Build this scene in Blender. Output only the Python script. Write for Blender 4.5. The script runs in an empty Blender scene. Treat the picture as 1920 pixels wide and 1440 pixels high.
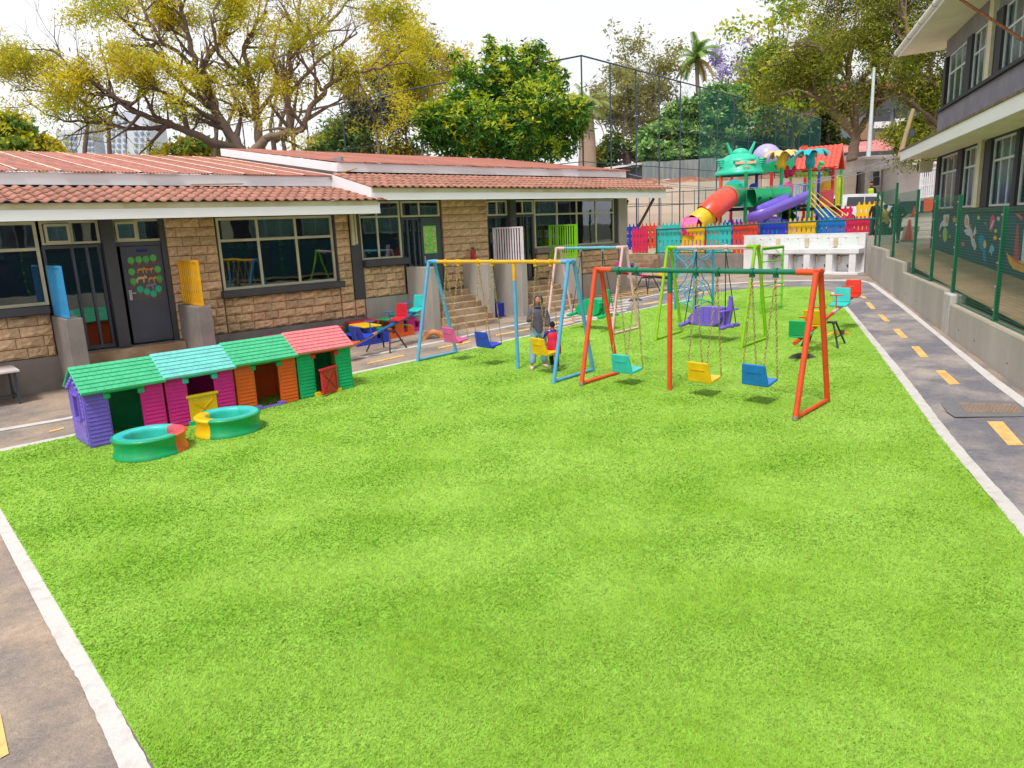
import bpy, math, random
import numpy as np
from mathutils import Vector, Matrix, Euler, noise as mnoise
random.seed(7); np.random.seed(7)
R = math.radians
scene = bpy.context.scene
col = scene.collection

# ------------------------------------------------------------------ camera
FPX, PITCH, ROLL, YAW = 1354.09, 0.213135, -0.043278, 0.837014
CAM = Vector((0.0, 0.0, 2.9))
_fw = Vector((math.cos(YAW)*math.cos(PITCH), math.sin(YAW)*math.cos(PITCH), -math.sin(PITCH)))
_rt = Vector((math.sin(YAW), -math.cos(YAW), 0.0))
_up = _rt.cross(_fw)
_r2 = _rt*math.cos(ROLL) + _up*math.sin(ROLL)
_u2 = -_rt*math.sin(ROLL) + _up*math.cos(ROLL)
cd = bpy.data.cameras.new('camera'); cam = bpy.data.objects.new('camera', cd); col.objects.link(cam)
cd.sensor_width = 36.0; cd.lens = 36.0*FPX/1920.0; cd.clip_start = 0.1; cd.clip_end = 3000
cam.matrix_world = Matrix(((_r2.x, _u2.x, -_fw.x, CAM.x), (_r2.y, _u2.y, -_fw.y, CAM.y), (_r2.z, _u2.z, -_fw.z, CAM.z), (0, 0, 0, 1)))
scene.camera = cam

# ------------------------------------------------------------------ world, sun, exposure
world = bpy.data.worlds.new('World'); scene.world = world; world.use_nodes = True
nt = world.node_tree; nt.nodes.clear()
SUN_EL, SUN_AZ = R(62), R(203)     # azimuth measured from +X towards +Y
wo = nt.nodes.new('ShaderNodeOutputWorld'); bg = nt.nodes.new('ShaderNodeBackground')
sky = nt.nodes.new('ShaderNodeTexSky'); sky.sky_type = 'NISHITA'; sky.sun_disc = False
sky.sun_elevation = SUN_EL; sky.sun_rotation = R(90) - SUN_AZ; sky.air_density = 1.5; sky.dust_density = 4.0
hsv = nt.nodes.new('ShaderNodeHueSaturation'); hsv.inputs['Saturation'].default_value = 0.35; hsv.inputs['Value'].default_value = 0.10
nt.links.new(sky.outputs[0], hsv.inputs['Color'])
tc = nt.nodes.new('ShaderNodeTexCoord'); mp = nt.nodes.new('ShaderNodeMapping'); mp.inputs['Scale'].default_value = (1, 1, 3.0)
nz = nt.nodes.new('ShaderNodeTexNoise'); nz.inputs['Scale'].default_value = 2.4; nz.inputs['Detail'].default_value = 5
rp = nt.nodes.new('ShaderNodeValToRGB')
rp.color_ramp.elements[0].position = 0.3; rp.color_ramp.elements[0].color = (0.75, 0.765, 0.79, 1)
rp.color_ramp.elements[1].position = 0.7; rp.color_ramp.elements[1].color = (0.87, 0.88, 0.895, 1)
nt.links.new(tc.outputs['Generated'], mp.inputs['Vector']); nt.links.new(mp.outputs[0], nz.inputs['Vector']); nt.links.new(nz.outputs['Fac'], rp.inputs['Fac'])
mx = nt.nodes.new('ShaderNodeMixRGB'); mx.inputs['Fac'].default_value = 0.86
nt.links.new(hsv.outputs[0], mx.inputs[1]); nt.links.new(rp.outputs[0], mx.inputs[2])
# the cloud sheet is a little brighter towards the horizon
sx = nt.nodes.new('ShaderNodeSeparateXYZ'); nt.links.new(tc.outputs['Generated'], sx.inputs[0])
gr = nt.nodes.new('ShaderNodeMapRange'); gr.inputs['From Min'].default_value = 0.0; gr.inputs['From Max'].default_value = 0.9; gr.inputs['To Min'].default_value = 1.0; gr.inputs['To Max'].default_value = 0.80
nt.links.new(sx.outputs['Z'], gr.inputs['Value']); sc_ = nt.nodes.new('ShaderNodeVectorMath'); sc_.operation = 'SCALE'
nt.links.new(mx.outputs[0], sc_.inputs[0]); nt.links.new(gr.outputs[0], sc_.inputs['Scale']); nt.links.new(sc_.outputs[0], bg.inputs['Color']); bg.inputs['Strength'].default_value = 0.74
nt.links.new(bg.outputs[0], wo.inputs['Surface'])
sd = bpy.data.lights.new('sun', 'SUN'); sd.energy = 1.5; sd.angle = R(11); sd.color = (1.0, 0.965, 0.91)
sun = bpy.data.objects.new('sun', sd); col.objects.link(sun)
sdir = Vector((math.cos(SUN_EL)*math.cos(SUN_AZ), math.cos(SUN_EL)*math.sin(SUN_AZ), math.sin(SUN_EL)))
sun.rotation_euler = sdir.to_track_quat('Z', 'Y').to_euler()
scene.render.engine = 'CYCLES'
vs = scene.view_settings; vs.view_transform = 'Standard'; vs.look = 'None'; vs.exposure = 1.03; vs.gamma = 1.0
vs.use_curve_mapping = False
scene.cycles.max_bounces = 8; scene.cycles.transparent_max_bounces = 24; scene.cycles.use_denoising = True

# ------------------------------------------------------------------ photo geometry helpers
def ray(px, py): return _r2*(px-960) - _u2*(py-720) + _fw*FPX
SL, SX0 = 0.02, 2.2
def gz(x): return SL*(x-SX0)
def G(px, py, dz=0.0):
    d = ray(px, py); t = (-SL*SX0+dz-CAM.z)/(d.z-SL*d.x); return CAM+d*t
def RD(px, py):     # on the upper road plane
    d = ray(px, py); k = .035; b = 1.0-.035*12; t = (b-CAM.z)/(d.z-k*d.x); return CAM+d*t
def PX(px, py, X): d = ray(px, py); return CAM+d*(X/d.x)
def PY(px, py, Y): d = ray(px, py); return CAM+d*(Y/d.y)
def PD(px, py, D): d = ray(px, py); return CAM+d*(D/FPX)
def PZ(px, py, z): d = ray(px, py); return CAM+d*((z-CAM.z)/d.z)

# ------------------------------------------------------------------ materials
def S(r, g, b, k=1.0):
    def c(v):
        v /= 255.0
        return v/12.92 if v <= 0.04045 else ((v+0.055)/1.055)**2.4
    return (c(r)*k, c(g)*k, c(b)*k)
_mats = {}
def mat(name, rgb, rough=0.6, var=0.12, scale=3.0, bump=0.0, bscale=40.0, metal=0.0, spec=0.5, c2=None, c2pos=(0.45, 0.6), island=0.0, trans=0.0, coat=0.0, stretch=None, speck=0.0, sscale=90.0):
    if name in _mats: return _mats[name]
    m = bpy.data.materials.new(name); m.use_nodes = True; n = m.node_tree; L = n.links
    b = n.nodes['Principled BSDF']; b.inputs['Roughness'].default_value = rough; b.inputs['Metallic'].default_value = metal
    b.inputs['Specular IOR Level'].default_value = spec
    if coat: b.inputs['Coat Weight'].default_value = coat; b.inputs['Coat Roughness'].default_value = 0.12
    t = n.nodes.new('ShaderNodeTexCoord'); src = t.outputs['Object']
    if stretch:
        mp = n.nodes.new('ShaderNodeMapping'); mp.inputs['Scale'].default_value = stretch; L.new(src, mp.inputs[0]); src = mp.outputs[0]
    no = n.nodes.new('ShaderNodeTexNoise'); no.inputs['Scale'].default_value = scale; no.inputs['Detail'].default_value = 6; no.inputs['Roughness'].default_value = 0.62
    L.new(src, no.inputs['Vector'])
    r = n.nodes.new('ShaderNodeValToRGB'); e = r.color_ramp.elements
    if c2 is None:
        e[0].position = 0.3; e[1].position = 0.7
        e[0].color = tuple(v*(1-var) for v in rgb)+(1,); e[1].color = tuple(min(1, v*(1+var)) for v in rgb)+(1,)
    else:
        e[0].position, e[1].position = c2pos; e[0].color = tuple(rgb)+(1,); e[1].color = tuple(c2)+(1,)
    L.new(no.outputs['Fac'], r.inputs['Fac']); cs = r.outputs[0]
    if island:
        g = n.nodes.new('ShaderNodeNewGeometry'); mr = n.nodes.new('ShaderNodeMapRange'); mr.inputs['To Min'].default_value = 1-island; mr.inputs['To Max'].default_value = 1+island
        L.new(g.outputs['Random Per Island'], mr.inputs['Value'])
        oi = n.nodes.new('ShaderNodeObjectInfo'); mr2 = n.nodes.new('ShaderNodeMapRange'); mr2.inputs['To Min'].default_value = 1-island*.8; mr2.inputs['To Max'].default_value = 1+island*.8
        L.new(oi.outputs['Random'], mr2.inputs['Value'])
        mu = n.nodes.new('ShaderNodeMath'); mu.operation = 'MULTIPLY'; L.new(mr.outputs[0], mu.inputs[0]); L.new(mr2.outputs[0], mu.inputs[1])
        vm = n.nodes.new('ShaderNodeVectorMath'); vm.operation = 'SCALE'; L.new(cs, vm.inputs[0]); L.new(mu.outputs[0], vm.inputs['Scale']); cs = vm.outputs[0]
    if speck:
        for sc2, am in ((sscale, speck), (sscale*.22, speck*.7), (2.6, speck*.45)):
            n2 = n.nodes.new('ShaderNodeTexNoise'); n2.inputs['Scale'].default_value = sc2; n2.inputs['Detail'].default_value = 3; n2.inputs['Roughness'].default_value = .75; L.new(src, n2.inputs['Vector'])
            m2 = n.nodes.new('ShaderNodeMapRange'); m2.inputs['From Min'].default_value = .35; m2.inputs['From Max'].default_value = .65; m2.inputs['To Min'].default_value = 1-am; m2.inputs['To Max'].default_value = 1+am; L.new(n2.outputs['Fac'], m2.inputs['Value'])
            v2 = n.nodes.new('ShaderNodeVectorMath'); v2.operation = 'SCALE'; L.new(cs, v2.inputs[0]); L.new(m2.outputs[0], v2.inputs['Scale']); cs = v2.outputs[0]
    L.new(cs, b.inputs['Base Color'])
    if bump:
        nb = n.nodes.new('ShaderNodeTexNoise'); nb.inputs['Scale'].default_value = bscale; nb.inputs['Detail'].default_value = 8; L.new(src, nb.inputs['Vector'])
        bp = n.nodes.new('ShaderNodeBump'); bp.inputs['Strength'].default_value = bump; bp.inputs['Distance'].default_value = 0.02
        L.new(nb.outputs['Fac'], bp.inputs['Height']); L.new(bp.outputs[0], b.inputs['Normal'])
    if trans:
        tr = n.nodes.new('ShaderNodeBsdfTranslucent'); L.new(cs, tr.inputs['Color']); ms = n.nodes.new('ShaderNodeMixShader'); ms.inputs[0].default_value = trans
        L.new(b.outputs[0], ms.inputs[1]); L.new(tr.outputs[0], ms.inputs[2]); L.new(ms.outputs[0], n.nodes['Material Output'].inputs['Surface'])
    _mats[name] = m; return m
def plastic(name, r, g, b, k=0.85): return mat(name, S(r, g, b, k), rough=0.40, var=0.13, scale=5.0, bump=0.05, bscale=25, coat=0.12)
def paint(name, r, g, b, k=0.85): return mat(name, S(r, g, b, k), rough=0.44, var=0.14, scale=6.0, c2=None, bump=0.03)
def glassmat(name, tint=(0.35, 0.4, 0.42), refl=0.16, rg=0.02):
    m = bpy.data.materials.new(name); m.use_nodes = True; n = m.node_tree; L = n.links; n.nodes.remove(n.nodes['Principled BSDF'])
    tr = n.nodes.new('ShaderNodeBsdfTransparent'); tr.inputs[0].default_value = tuple(tint)+(1,)
    gl = n.nodes.new('ShaderNodeBsdfGlossy'); gl.inputs['Roughness'].default_value = rg; gl.inputs[0].default_value = (0.9, 0.95, 1, 1)
    fr = n.nodes.new('ShaderNodeFresnel'); fr.inputs['IOR'].default_value = 1.55
    ad = n.nodes.new('ShaderNodeMath'); ad.operation = 'ADD'; ad.inputs[1].default_value = refl; L.new(fr.outputs[0], ad.inputs[0])
    t = n.nodes.new('ShaderNodeTexCoord'); nb = n.nodes.new('ShaderNodeTexNoise'); nb.inputs['Scale'].default_value = 1.3; L.new(t.outputs['Object'], nb.inputs['Vector'])
    bp = n.nodes.new('ShaderNodeBump'); bp.inputs['Strength'].default_value = 0.04; bp.inputs['Distance'].default_value = 0.05; L.new(nb.outputs['Fac'], bp.inputs['Height']); L.new(bp.outputs[0], gl.inputs['Normal'])
    mx = n.nodes.new('ShaderNodeMixShader'); L.new(ad.outputs[0], mx.inputs[0]); L.new(tr.outputs[0], mx.inputs[1]); L.new(gl.outputs[0], mx.inputs[2])
    L.new(mx.outputs[0], n.nodes['Material Output'].inputs['Surface']); _mats[name] = m; return m
def netmat(name, rgb, alpha):
    m = bpy.data.materials.new(name); m.use_nodes = True; n = m.node_tree; L = n.links; b = n.nodes['Principled BSDF']
    b.inputs['Base Color'].default_value = tuple(rgb)+(1,); b.inputs['Roughness'].default_value = 0.7
    t = n.nodes.new('ShaderNodeTexCoord'); no = n.nodes.new('ShaderNodeTexNoise'); no.inputs['Scale'].default_value = 0.25; L.new(t.outputs['Object'], no.inputs['Vector'])
    mr = n.nodes.new('ShaderNodeMapRange'); mr.inputs['To Min'].default_value = alpha*0.6; mr.inputs['To Max'].default_value = alpha*1.5; L.new(no.outputs['Fac'], mr.inputs['Value'])
    L.new(mr.outputs[0], b.inputs['Alpha']); _mats[name] = m; return m

# ------------------------------------------------------------------ mesh builder
class MB:
    def __init__(s): s.v = []; s.f = []; s.sm = []
    def add(s, vs, fs, smooth=False, M=None):
        o = len(s.v)
        s.v += [tuple(M @ Vector(v)) if M is not None else tuple(v) for v in vs]
        s.f += [tuple(i+o for i in f) for f in fs]; s.sm += [smooth]*len(fs); return s
    def box(s, x0, x1, y0, y1, z0, z1, M=None):
        if x0 > x1: x0, x1 = x1, x0
        if y0 > y1: y0, y1 = y1, y0
        if z0 > z1: z0, z1 = z1, z0
        return s.add([(x0,y0,z0),(x1,y0,z0),(x1,y1,z0),(x0,y1,z0),(x0,y0,z1),(x1,y0,z1),(x1,y1,z1),(x0,y1,z1)],
              [(0,3,2,1),(4,5,6,7),(0,1,5,4),(1,2,6,5),(2,3,7,6),(3,0,4,7)], False, M)
    def hexa(s, b, t):   # bottom quad, top quad (4 points each, ccw from above)
        return s.add(list(b)+list(t), [(0,3,2,1),(4,5,6,7),(0,1,5,4),(1,2,6,5),(2,3,7,6),(3,0,4,7)])
    def bar(s, a, b, w, h, up=(0,0,1)):
        a = Vector(a); b = Vector(b); d = (b-a); L = d.length
        if L < 1e-6: return s
        d.normalize(); u = Vector(up); sd = d.cross(u)
        if sd.length < 1e-3: sd = d.cross(Vector((1,0,0)))
        sd.normalize(); u = sd.cross(d)
        return s.hexa([a-sd*w/2-u*h/2, a+sd*w/2-u*h/2, b+sd*w/2-u*h/2, b-sd*w/2-u*h/2], [a-sd*w/2+u*h/2, a+sd*w/2+u*h/2, b+sd*w/2+u*h/2, b-sd*w/2+u*h/2])
    def tube(s, pts, r, n=8, closed=False, caps=True, smooth=True, flat=1.0):
        pts = [Vector(p) for p in pts]; N = len(pts)
        rs = r if isinstance(r, (list, tuple)) else [r]*N
        vs = []; prev = None
        for i, p in enumerate(pts):
            if closed: d = pts[(i+1) % N]-pts[i-1]
            else: d = pts[min(i+1, N-1)]-pts[max(i-1, 0)]
            if d.length < 1e-9: d = Vector((0,0,1))
            d.normalize()
            if prev is None:
                u = d.cross(Vector((0,0,1)))
                if u.length < 0.05: u = d.cross(Vector((1,0,0)))
            else: u = prev-d*prev.dot(d)
            u.normalize(); prev = u; w = d.cross(u)
            for k in range(n):
                a = 2*math.pi*k/n; vs.append(p+u*math.cos(a)*rs[i]+w*math.sin(a)*rs[i]*flat)
        fs = []
        for i in range(N if closed else N-1):
            j = (i+1) % N
            for k in range(n): fs.append((i*n+k, i*n+(k+1) % n, j*n+(k+1) % n, j*n+k))
        s.add(vs, fs, smooth)
        if caps and not closed: s.add(vs[:n], [tuple(range(n-1, -1, -1))]); s.add(vs[-n:], [tuple(range(n))])
        return s
    def lathe(s, prof, n=24, c=(0,0,0), a0=0.0, a1=2*math.pi, smooth=True, M=None, caps=False):
        full = abs(a1-a0-2*math.pi) < 1e-6; m = n if full else n+1; vs = []
        for i in range(m):
            a = a0+(a1-a0)*i/n
            for r_, z in prof: vs.append((c[0]+r_*math.cos(a), c[1]+r_*math.sin(a), c[2]+z))
        k = len(prof); fs = []
        for i in range(n):
            j = (i+1) % m
            for q in range(k-1): fs.append((i*k+q, j*k+q, j*k+q+1, i*k+q+1))
        s.add(vs, fs, smooth, M)
        if caps and not full: s.add([vs[q] for q in range(k)], [tuple(range(k))], False, M); s.add([vs[(m-1)*k+q] for q in range(k)], [tuple(range(k-1,-1,-1))], False, M)
        return s
    def ball(s, c, r, n=12, M=None, m=None):
        if not hasattr(r, '__len__'): r = (r,)*3
        m = m or max(5, n//2); vs = [(c[0], c[1], c[2]-r[2])]
        for i in range(1, m):
            t = -math.pi/2+math.pi*i/m
            for k in range(n):
                a = 2*math.pi*k/n; vs.append((c[0]+r[0]*math.cos(t)*math.cos(a), c[1]+r[1]*math.cos(t)*math.sin(a), c[2]+r[2]*math.sin(t)))
        vs.append((c[0], c[1], c[2]+r[2])); fs = []
        for k in range(n): fs.append((0, 1+(k+1) % n, 1+k))
        for i in range(m-2):
            for k in range(n): fs.append((1+i*n+k, 1+i*n+(k+1) % n, 1+(i+1)*n+(k+1) % n, 1+(i+1)*n+k))
        o = 1+(m-2)*n; T = len(vs)-1
        for k in range(n): fs.append((o+k, o+(k+1) % n, T))
        return s.add(vs, fs, True, M)
    def prism(s, poly, d0, d1, axis='y', M=None, smooth=False):
        n = len(poly)
        def q(a, b, d): return {'y': (a, d, b), 'x': (d, a, b), 'z': (a, b, d)}[axis]
        vs = [q(a, b, d0) for a, b in poly]+[q(a, b, d1) for a, b in poly]
        fs = [tuple(range(n)), tuple(range(2*n-1, n-1, -1))]
        s.add(vs, fs, False, M)
        fs = [(i, i+n, (i+1) % n+n, (i+1) % n) for i in range(n)]
        return s.add(vs, fs, smooth, M)
    def build(s, name, m, parent=None, bevel=0.0, world=True, seg=2, **props):
        me = bpy.data.meshes.new(name)
        vs = s.v
        if parent is not None and world and 'wx' in parent: ox, oy, oz = parent['wx']; vs = [(a-ox, b-oy, c-oz) for a, b, c in vs]
        me.from_pydata(vs, [], s.f); me.polygons.foreach_set('use_smooth', s.sm); me.update()
        if m is not None: me.materials.append(m)
        o = bpy.data.objects.new(name, me); col.objects.link(o)
        if parent is not None: o.parent = parent
        if bevel:
            b = o.modifiers.new('bevel', 'BEVEL'); b.width = bevel; b.segments = seg; b.limit_method = 'ANGLE'; b.angle_limit = R(40)
        for k, v in props.items(): o[k] = v
        return o
WX = []
def thing(name, label, cat, loc=(0,0,0), rz=0.0, group=None, world=False):
    o = bpy.data.objects.new(name, None); col.objects.link(o); o.empty_display_size = 0.2
    o.location = loc; o.rotation_euler = (0, 0, rz); o['label'] = label; o['category'] = cat
    if group: o['group'] = group
    if world: o['wx'] = [float(v) for v in loc]; WX.append(o)
    return o
def tag(o, label, cat, group=None):
    o['label'] = label; o['category'] = cat
    if group: o['group'] = group
    return o
def struct(o): o['kind'] = 'structure'; return o
def piece(name, me, parent, loc, rot=(0,0,0), sc=(1,1,1)):   # cheap object sharing a mesh, world loc shifted to parent
    o = bpy.data.objects.new(name, me); col.objects.link(o); o.parent = parent
    if parent is not None and 'wx' in parent: ox, oy, oz = parent['wx']; loc = (loc[0]-ox, loc[1]-oy, loc[2]-oz)
    o.location = loc; o.rotation_euler = rot; o.scale = sc; return o
def copy_thing(root, loc, rz=None, label=None, group=None):
    r = root.copy(); col.objects.link(r); r.location = loc
    if rz is not None: r.rotation_euler = (0, 0, rz)
    if label: r['label'] = label
    if group: r['group'] = group
    for ch in list(root.children):
        c = ch.copy(); col.objects.link(c); c.parent = r
        for g in ch.children: d = g.copy(); col.objects.link(d); d.parent = c
    return r
def mesh_of(mb, name, m, smooth=None):
    o = mb.build(name, m); me = o.data; bpy.data.objects.remove(o); return me
def npmesh(name, V, F, m, parent=None, smooth=False, fcol=None):
    me = bpy.data.meshes.new(name); nv = len(V); nf, k = F.shape
    me.vertices.add(nv); me.vertices.foreach_set('co', np.ascontiguousarray(V, dtype=np.float32).ravel())
    me.loops.add(nf*k); me.loops.foreach_set('vertex_index', F.astype(np.int32).ravel())
    me.polygons.add(nf); me.polygons.foreach_set('loop_start', np.arange(0, nf*k, k, dtype=np.int32)); me.polygons.foreach_set('loop_total', np.full(nf, k, dtype=np.int32))
    me.update(calc_edges=True)
    if smooth: me.polygons.foreach_set('use_smooth', np.ones(nf, dtype=bool))
    if m is not None: me.materials.append(m)
    o = bpy.data.objects.new(name, me); col.objects.link(o)
    if parent is not None: o.parent = parent
    return o
# ================================================================== GROUND
M_ground = mat('ground_asphalt', S(142,132,128,.74), rough=0.92, scale=0.9, c2=S(188,166,146,.78), c2pos=(.36,.62), bump=.5, bscale=60, speck=.17)
M_lane = mat('lane_asphalt', S(128,124,132,.84), rough=0.9, scale=1.1, c2=S(184,172,164,.86), c2pos=(.42,.70), bump=.6, bscale=70, speck=.18)
M_white = mat('line_white', S(240,234,230,.68), rough=0.8, scale=5, c2=S(206,194,188,.68), c2pos=(.52,.80), bump=.2, speck=.06)
M_yel = mat('line_yellow', S(255,206,128,.80), rough=0.8, scale=6, c2=S(240,184,112,.74))
M_conc = mat('concrete_grey', S(166,158,152,.9), rough=0.85, scale=1.2, c2=S(196,188,180,.9), c2pos=(.35,.7), bump=.25, bscale=50, stretch=(1,1,.35))
M_concd = mat('concrete_dark', S(128,120,116,.9), rough=0.85, scale=1.5, c2=S(160,150,144,.9), c2pos=(.35,.75), bump=.25, bscale=50)
M_tan = mat('tan_step', S(160,132,104,.85), rough=0.85, scale=2, c2=S(188,164,138,.85), bump=.2)
def sheet(name, pts, m, dz, ground=gz):
    mb = MB(); mb.add([(p[0], p[1], ground(p[0])+dz) for p in pts], [tuple(range(len(pts)))])
    return mb.build(name, m)
# the tilted yard, one sheet well past everything that stands on it
g = MB(); n = 40
xs = np.linspace(-25, 33, 59); ys = np.linspace(-25, 60, 86)
V = [(x, y, gz(x)+0.006*math.sin(x*1.3)*math.cos(y*1.1)*(0 if -2 < y < 30 and x > 0 else 1)) for x in xs for y in ys]
ny = len(ys); F = [(i*ny+j, (i+1)*ny+j, (i+1)*ny+j+1, i*ny+j+1) for i in range(len(xs)-1) for j in range(ny-1)]
g.add(V, F, True); struct(g.build('ground', M_ground))
far = MB(); far.add([(-1500,-1500,-1.2),(1500,-1500,-1.2),(1500,1500,-1.2),(-1500,1500,-1.2)], [(0,1,2,3)])
struct(far.build('far_ground', mat('far_soil', S(120,120,95,.6), rough=1, scale=.05)))

grass_px = [(0,952),(0,848),(122,822),(300,782),(480,742),(662,702),(770,679),(880,656),(1000,629),(1082,608),(1160,590),(1232,575),(1290,563),(1345,549),(1400,542),(1470,539),(1535,538),(1556,548),(1592,589),(1640,652),(1675,700),(1758,815),(1840,917),(1920,1010)]
gp = [G(*p) for p in grass_px]
gp[0] = Vector((0.86, 9.86, 0)); gp[1] = Vector((1.0, 12.70, 0)); 
poly = [Vector((0.80, 2.0, 0)), Vector((0.83, 6.0, 0))] + gp
d = (gp[-1]-gp[-2]).normalized(); poly += [gp[-1]+d*1.6, gp[-1]+d*3.2]
GP = np.array([(p.x, p.y) for p in poly])
def inpoly(P, Q):
    x, y = P[:,0], P[:,1]; c = np.zeros(len(P), bool); j = len(Q)-1
    for i in range(len(Q)):
        xi, yi = Q[i]; xj, yj = Q[j]
        c ^= ((yi > y) != (yj > y)) & (x < (xj-xi)*(y-yi)/(yj-yi+1e-12)+xi); j = i
    return c
M_turf = mat('turf_mat', S(130,186,50,.9), rough=1, scale=0.9, c2=S(160,208,80,.9), c2pos=(.35,.7), bump=.6, bscale=90)
struct(sheet('turf', poly, M_turf, 0.012))
# blades of the artificial turf: short, leaning, denser close to the viewer
def blade_mat():
    m = mat('turf_blades', S(152,194,58,.86), rough=0.75, spec=.25, scale=0.9, c2=S(180,216,98,.86), c2pos=(.28,.72), island=.17)
    n = m.node_tree; L = n.links; b = n.nodes['Principled BSDF']; src = b.inputs['Base Color'].links[0].from_socket
    t = n.nodes.new('ShaderNodeTexCoord'); mp = n.nodes.new('ShaderNodeMapping'); mp.inputs['Rotation'].default_value = (0,0,R(42)); mp.inputs['Scale'].default_value = (3.0, 1.5, 1)
    no = n.nodes.new('ShaderNodeTexNoise'); no.inputs['Scale'].default_value = 3.4; no.inputs['Detail'].default_value = 8; no.inputs['Roughness'].default_value = .7
    L.new(t.outputs['Object'], mp.inputs[0]); L.new(mp.outputs[0], no.inputs['Vector'])
    mr = n.nodes.new('ShaderNodeMapRange'); mr.inputs['From Min'].default_value = .28; mr.inputs['From Max'].default_value = .56; mr.inputs['To Min'].default_value = .84; mr.inputs['To Max'].default_value = 1.08; L.new(no.outputs['Fac'], mr.inputs['Value'])
    vm = n.nodes.new('ShaderNodeVectorMath'); vm.operation = 'SCALE'; L.new(src, vm.inputs[0]); L.new(mr.outputs[0], vm.inputs['Scale']); L.new(vm.outputs[0], b.inputs['Base Color'])
    tr = n.nodes.new('ShaderNodeBsdfTranslucent'); L.new(vm.outputs[0], tr.inputs[0]); ms = n.nodes.new('ShaderNodeMixShader'); ms.inputs[0].default_value = .3
    L.new(b.outputs[0], ms.inputs[1]); L.new(tr.outputs[0], ms.inputs[2]); L.new(ms.outputs[0], n.nodes['Material Output'].inputs['Surface']); return m
M_blade = blade_mat()
rng = np.random.default_rng(3)
def scatter(n, x0, x1, y0, y1): return np.stack([rng.uniform(x0, x1, n), rng.uniform(y0, y1, n)], 1)
P = scatter(4600000, 0.5, 25, 0.3, 14.5)
dist = np.hypot(P[:,0], P[:,1]); keep = rng.uniform(0, 1, len(P)) < np.clip((4.4/dist)**1.9, 0, 1)
P = P[keep]; P = P[inpoly(P, GP+0)]
# inside a widened view frustum only
f2 = np.array([math.cos(YAW), math.sin(YAW)]); r2 = np.array([math.sin(YAW), -math.cos(YAW)])
dp = P@f2; lt = P@r2; P = P[(np.abs(lt) < dp*0.80+1.2) & (dp > 1.6)]
N = len(P); dist = np.hypot(P[:,0], P[:,1]); sc = np.clip(dist/6, .8, 2.2)
nap = -.6+.5*np.sin(P[:,0]*2.9+np.sin(P[:,1]*2.3)*2)+.4*np.cos(P[:,1]*3.7+P[:,0]*1.9)
ang = nap*.9+rng.normal(0, 1.2, N); L_ = rng.uniform(.014, .028, N)*np.sqrt(sc); w = rng.uniform(.0035, .0065, N)*sc; h = rng.uniform(.010, .018, N)
z0 = SL*(P[:,0]-SX0)+.012
dx, dy = np.cos(ang), np.sin(ang); V = np.zeros((N, 3, 3))
V[:,0] = np.stack([P[:,0]-dy*w, P[:,1]+dx*w, z0], 1); V[:,1] = np.stack([P[:,0]+dy*w, P[:,1]-dx*w, z0], 1); V[:,2] = np.stack([P[:,0]+dx*L_, P[:,1]+dy*L_, z0+h], 1)
go = npmesh('grass', V.reshape(-1, 3), np.arange(N*3).reshape(-1, 3), M_blade); go['kind'] = 'stuff'; go['label'] = 'bright green artificial turf blades covering the play lawn'; go['category'] = 'grass'
print('blades', N)

# lane sheets and painted lines (each a sheet above the one below)
def edge_strip(name, A, B, m, dz, jit=.012, sub=14, pxs=True):
    def dens(L):
        Q = [G(*p) if pxs else Vector((p[0], p[1], 0)) for p in L]; out = []
        for i in range(len(Q)-1):
            for k in range(sub): out.append(Q[i].lerp(Q[i+1], k/sub))
        out.append(Q[-1]); return out
    a, b = dens(A), dens(B); mb = MB(); vs = []
    for p, q in zip(a, b):
        dd = (q-p); dd.z = 0; dd.normalize(); p = p-dd*random.uniform(-jit, jit); q = q+dd*random.uniform(-jit, jit)
        vs += [(p.x, p.y, gz(p.x)+dz), (q.x, q.y, gz(q.x)+dz)]
    mb.add(vs, [(2*i, 2*i+2, 2*i+3, 2*i+1) for i in range(len(a)-1)]); return mb.build(name, m)
inR = [(1920,1010),(1758,815),(1675,700),(1592,589),(1556,548)]
outR = [(1920,765),(1859,719),(1756,631),(1686,574),(1628,531)]
struct(edge_strip('lane', [(2050,1170)]+inR, [(2050,870)]+outR, M_lane, .004, jit=0))
struct(edge_strip('lane', [(1556,548),(1535,540),(1470,541),(1400,543),(1345,550),(1290,564),(1232,577),(1160,591)], [(1628,531),(1600,528),(1535,528),(1450,529),(1400,532),(1335,536),(1260,548),(1160,571)], M_lane, .004, jit=0))
struct(edge_strip('painted_line', inR, [(1955,1010),(1782,815),(1692,697),(1596,583),(1566,549)], M_white, .008, .008, 24))
struct(edge_strip('painted_line', outR+[(1606,527),(1535,527),(1450,528),(1400,531),(1335,535),(1260,547),(1160,570),(1080,588),(995,606),(920,620),(847,638),(760,655),(661,675),(470,716),(118,789),(0,809)],
       [(1920,747),(1872,713),(1767,631),(1697,574),(1640,532)]+[(1610,524),(1535,525),(1450,526.5),(1400,529),(1335,533),(1260,545),(1160,568),(1080,585.5),(995,603.5),(920,617.5),(847,635.5),(760,652),(661,672),(470,712),(118,784.5),(0,804)], M_white, .008, .006, 8))
struct(edge_strip('painted_line', [(0,848),(122,822),(480,742),(662,702),(880,656),(1000,629),(1082,608),(1160,590),(1232,575),(1300,561)],
       [(0,842.5),(122,817.5),(480,738.5),(662,698.5),(880,653.3),(1000,626.6),(1082,606),(1160,588),(1232,573.3),(1300,559.6)], M_white, .008, .006, 14))
struct(edge_strip('painted_line', [(0,952),(124,1159),(195,1279),(283,1440),(330,1530)], [(0,1001),(90,1177),(157,1294),(223,1440),(255,1520)], M_white, .008, .005, 20))
def dash(q, m=M_yel, name='painted_dash'):
    pts = [G(*p) for p in q]; return struct(sheet(name, pts, m, .008))
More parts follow.
